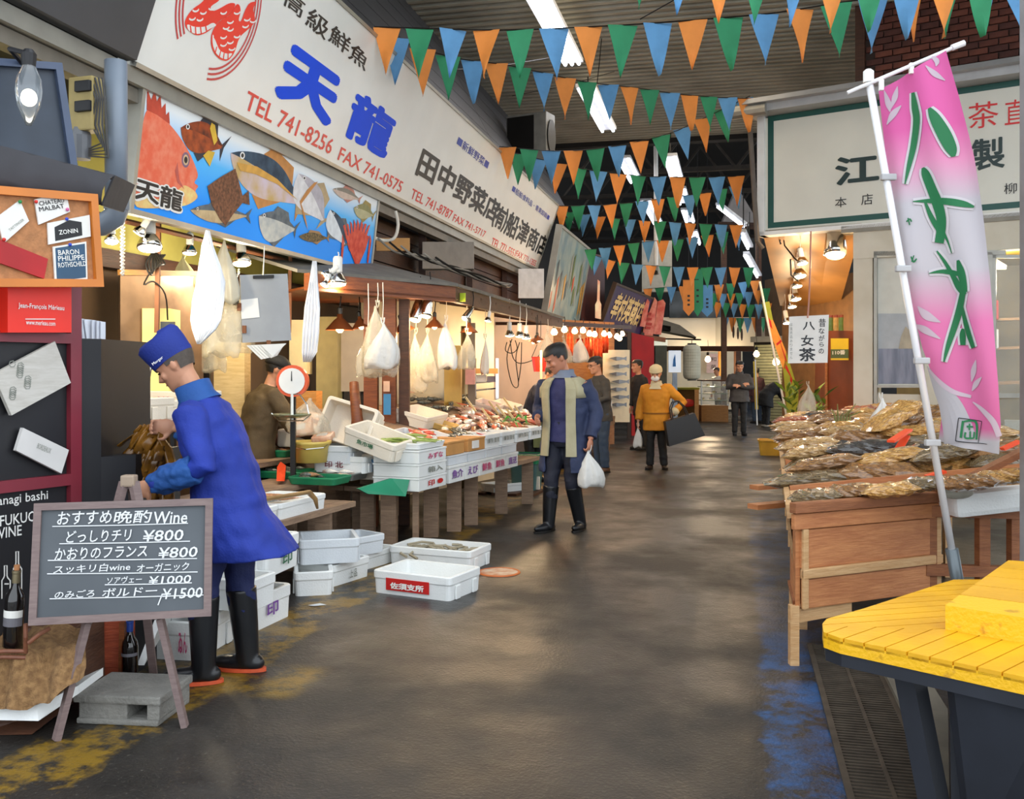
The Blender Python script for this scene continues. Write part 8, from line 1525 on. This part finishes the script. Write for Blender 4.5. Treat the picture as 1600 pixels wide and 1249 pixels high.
# ---- man in glasses
Gm = human('man in glasses and dark grey jacket standing behind the walking man', G(940, 738), R(112), 1.72, 1.12, .12, (0, .5), .25, 0, jacket=cloth_mat('charcoal_jacket', '#3a3733'), trousers=cloth_mat('blue_jeans', '#2c3c50'), shoes=mat('tan_shoe', '#5c3c24', .5), hem=-.06, hands=((.3, 1, 0), (-.3, 1, 0)), arms={'L': ((-.26, .05, 1.1), (-.16, .28, 1.02)), 'R': ((.26, .05, 1.1), (.16, .28, 1.02))})
mb = MB()
for x in (-1, 1): mb.tube([Gm['pz'](.033 * x + .02 * cos(t), .098, .112 + .016 * sin(t)) for t in [i * pi / 6 for i in range(13)]], .002, 5); mb.tube([Gm['pz'](.053 * x, .096, .114), Gm['pz'](.076 * x, .0, .116)], .002, 5)
mb.build('glasses', m_blackm, Gm['o'])
tag(MB().bbox(P(951, 634, 14.35), (.1, .05, .16), .01).build('paper_cup', m_paper), 'white packet held by the man in glasses', 'packet')
# ---- far figures
human('man with folded arms in grey jacket and black overalls down the lane', G(1155, 681), R(176), 1.74, 1.1, .05, (0, .5), .25, 0, jacket=cloth_mat('grey_parka', '#3c3a3a'), trousers=m_blk, shoes=m_blk, hem=-.05, jw=1.2, vox=.011, hands=((1, .2, .2), (-1, .2, .2)), arms={'L': ((-.28, .08, 1.12), (.05, .26, 1.16)), 'R': ((.28, .08, 1.12), (-.05, .22, 1.19))}, collar=cloth_mat('grey_parka'))
human('person in black coat bowing low towards the tea shop', G(1202, 668), R(-80), 1.62, 1.05, 1.25, (-.1, .5), 1.2, 0, jacket=m_blk, trousers=m_blk, shoes=mat('grey_shoe', '#8a8478', .5), hem=-.16, jw=1.3, vox=.011, arms={'L': ((-.2, .45, .82), (-.12, .55, .62)), 'R': ((.2, .45, .82), (.12, .55, .62))})
human('figure in jeans and dark top half hidden behind the folded arms man', G(1183, 662), R(20), 1.6, 1.1, .05, jacket=cloth_mat('maroon_top', '#4a2c30'), trousers=cloth_mat('blue_jeans'), shoes=m_blk, vox=.012, eyes=False)
human('shop keeper in white with black hair behind the far showcase', P(1124, 580, 30.5) * V((1, 1, 0)), R(120), 1.62, 1.1, .2, jacket=cloth_mat('white_coat', '#d4d2cc'), trousers=m_blk, shoes=m_blk, vox=.012)
human('person with black hair half hidden by the woman in yellow', V((2.46, 18.2, 0)), R(110), 1.72, 1.1, .15, jacket=m_blk, trousers=m_blk, shoes=m_blk, vox=.011)
Am = human('stall keeper in navy with an olive apron, leaning behind the walking man', P(836, 580, 12.9) * V((1, 1, 0)), R(-120), 1.66, 1.1, .5, (-.05, .5), .6, 0, jacket=cloth_mat('stall_navy', '#20243a'), trousers=m_blk, shoes=m_rub, boots=1, hands=((.5, .8, 0), (-.5, .8, 0)), arms={'L': ((-.26, .2, 1.02), (-.08, .38, .98)), 'R': ((.26, .2, 1.02), (.08, .38, .98))})
rg = Am['ring']; shell([(-.2, .12, .1), (0, .12, .092), (.12, .118, .09), (.24, .124, .088)], 40, 140, .01, 12).build('apron', cloth_mat('olive_apron', '#5c6238'), Am['o'])
Om = human('stall keeper in olive brown jacket and black cap seen from behind', P(408, 580, 8.5) * V((1, 1, 0)), R(-62), 1.66, 1.1, .3, (-.05, .5), .35, -.1, jacket=cloth_mat('olive_brown_jacket', '#4a3c26', '#5a4a30'), trousers=m_blk, shoes=m_rub, boots=1, jw=1.22, hatf={'kind': 'cap', 'm': m_blk}, arms={'L': ((-.27, .2, 1.02), (-.18, .42, .92)), 'R': ((.27, .2, 1.02), (.18, .42, .92))})
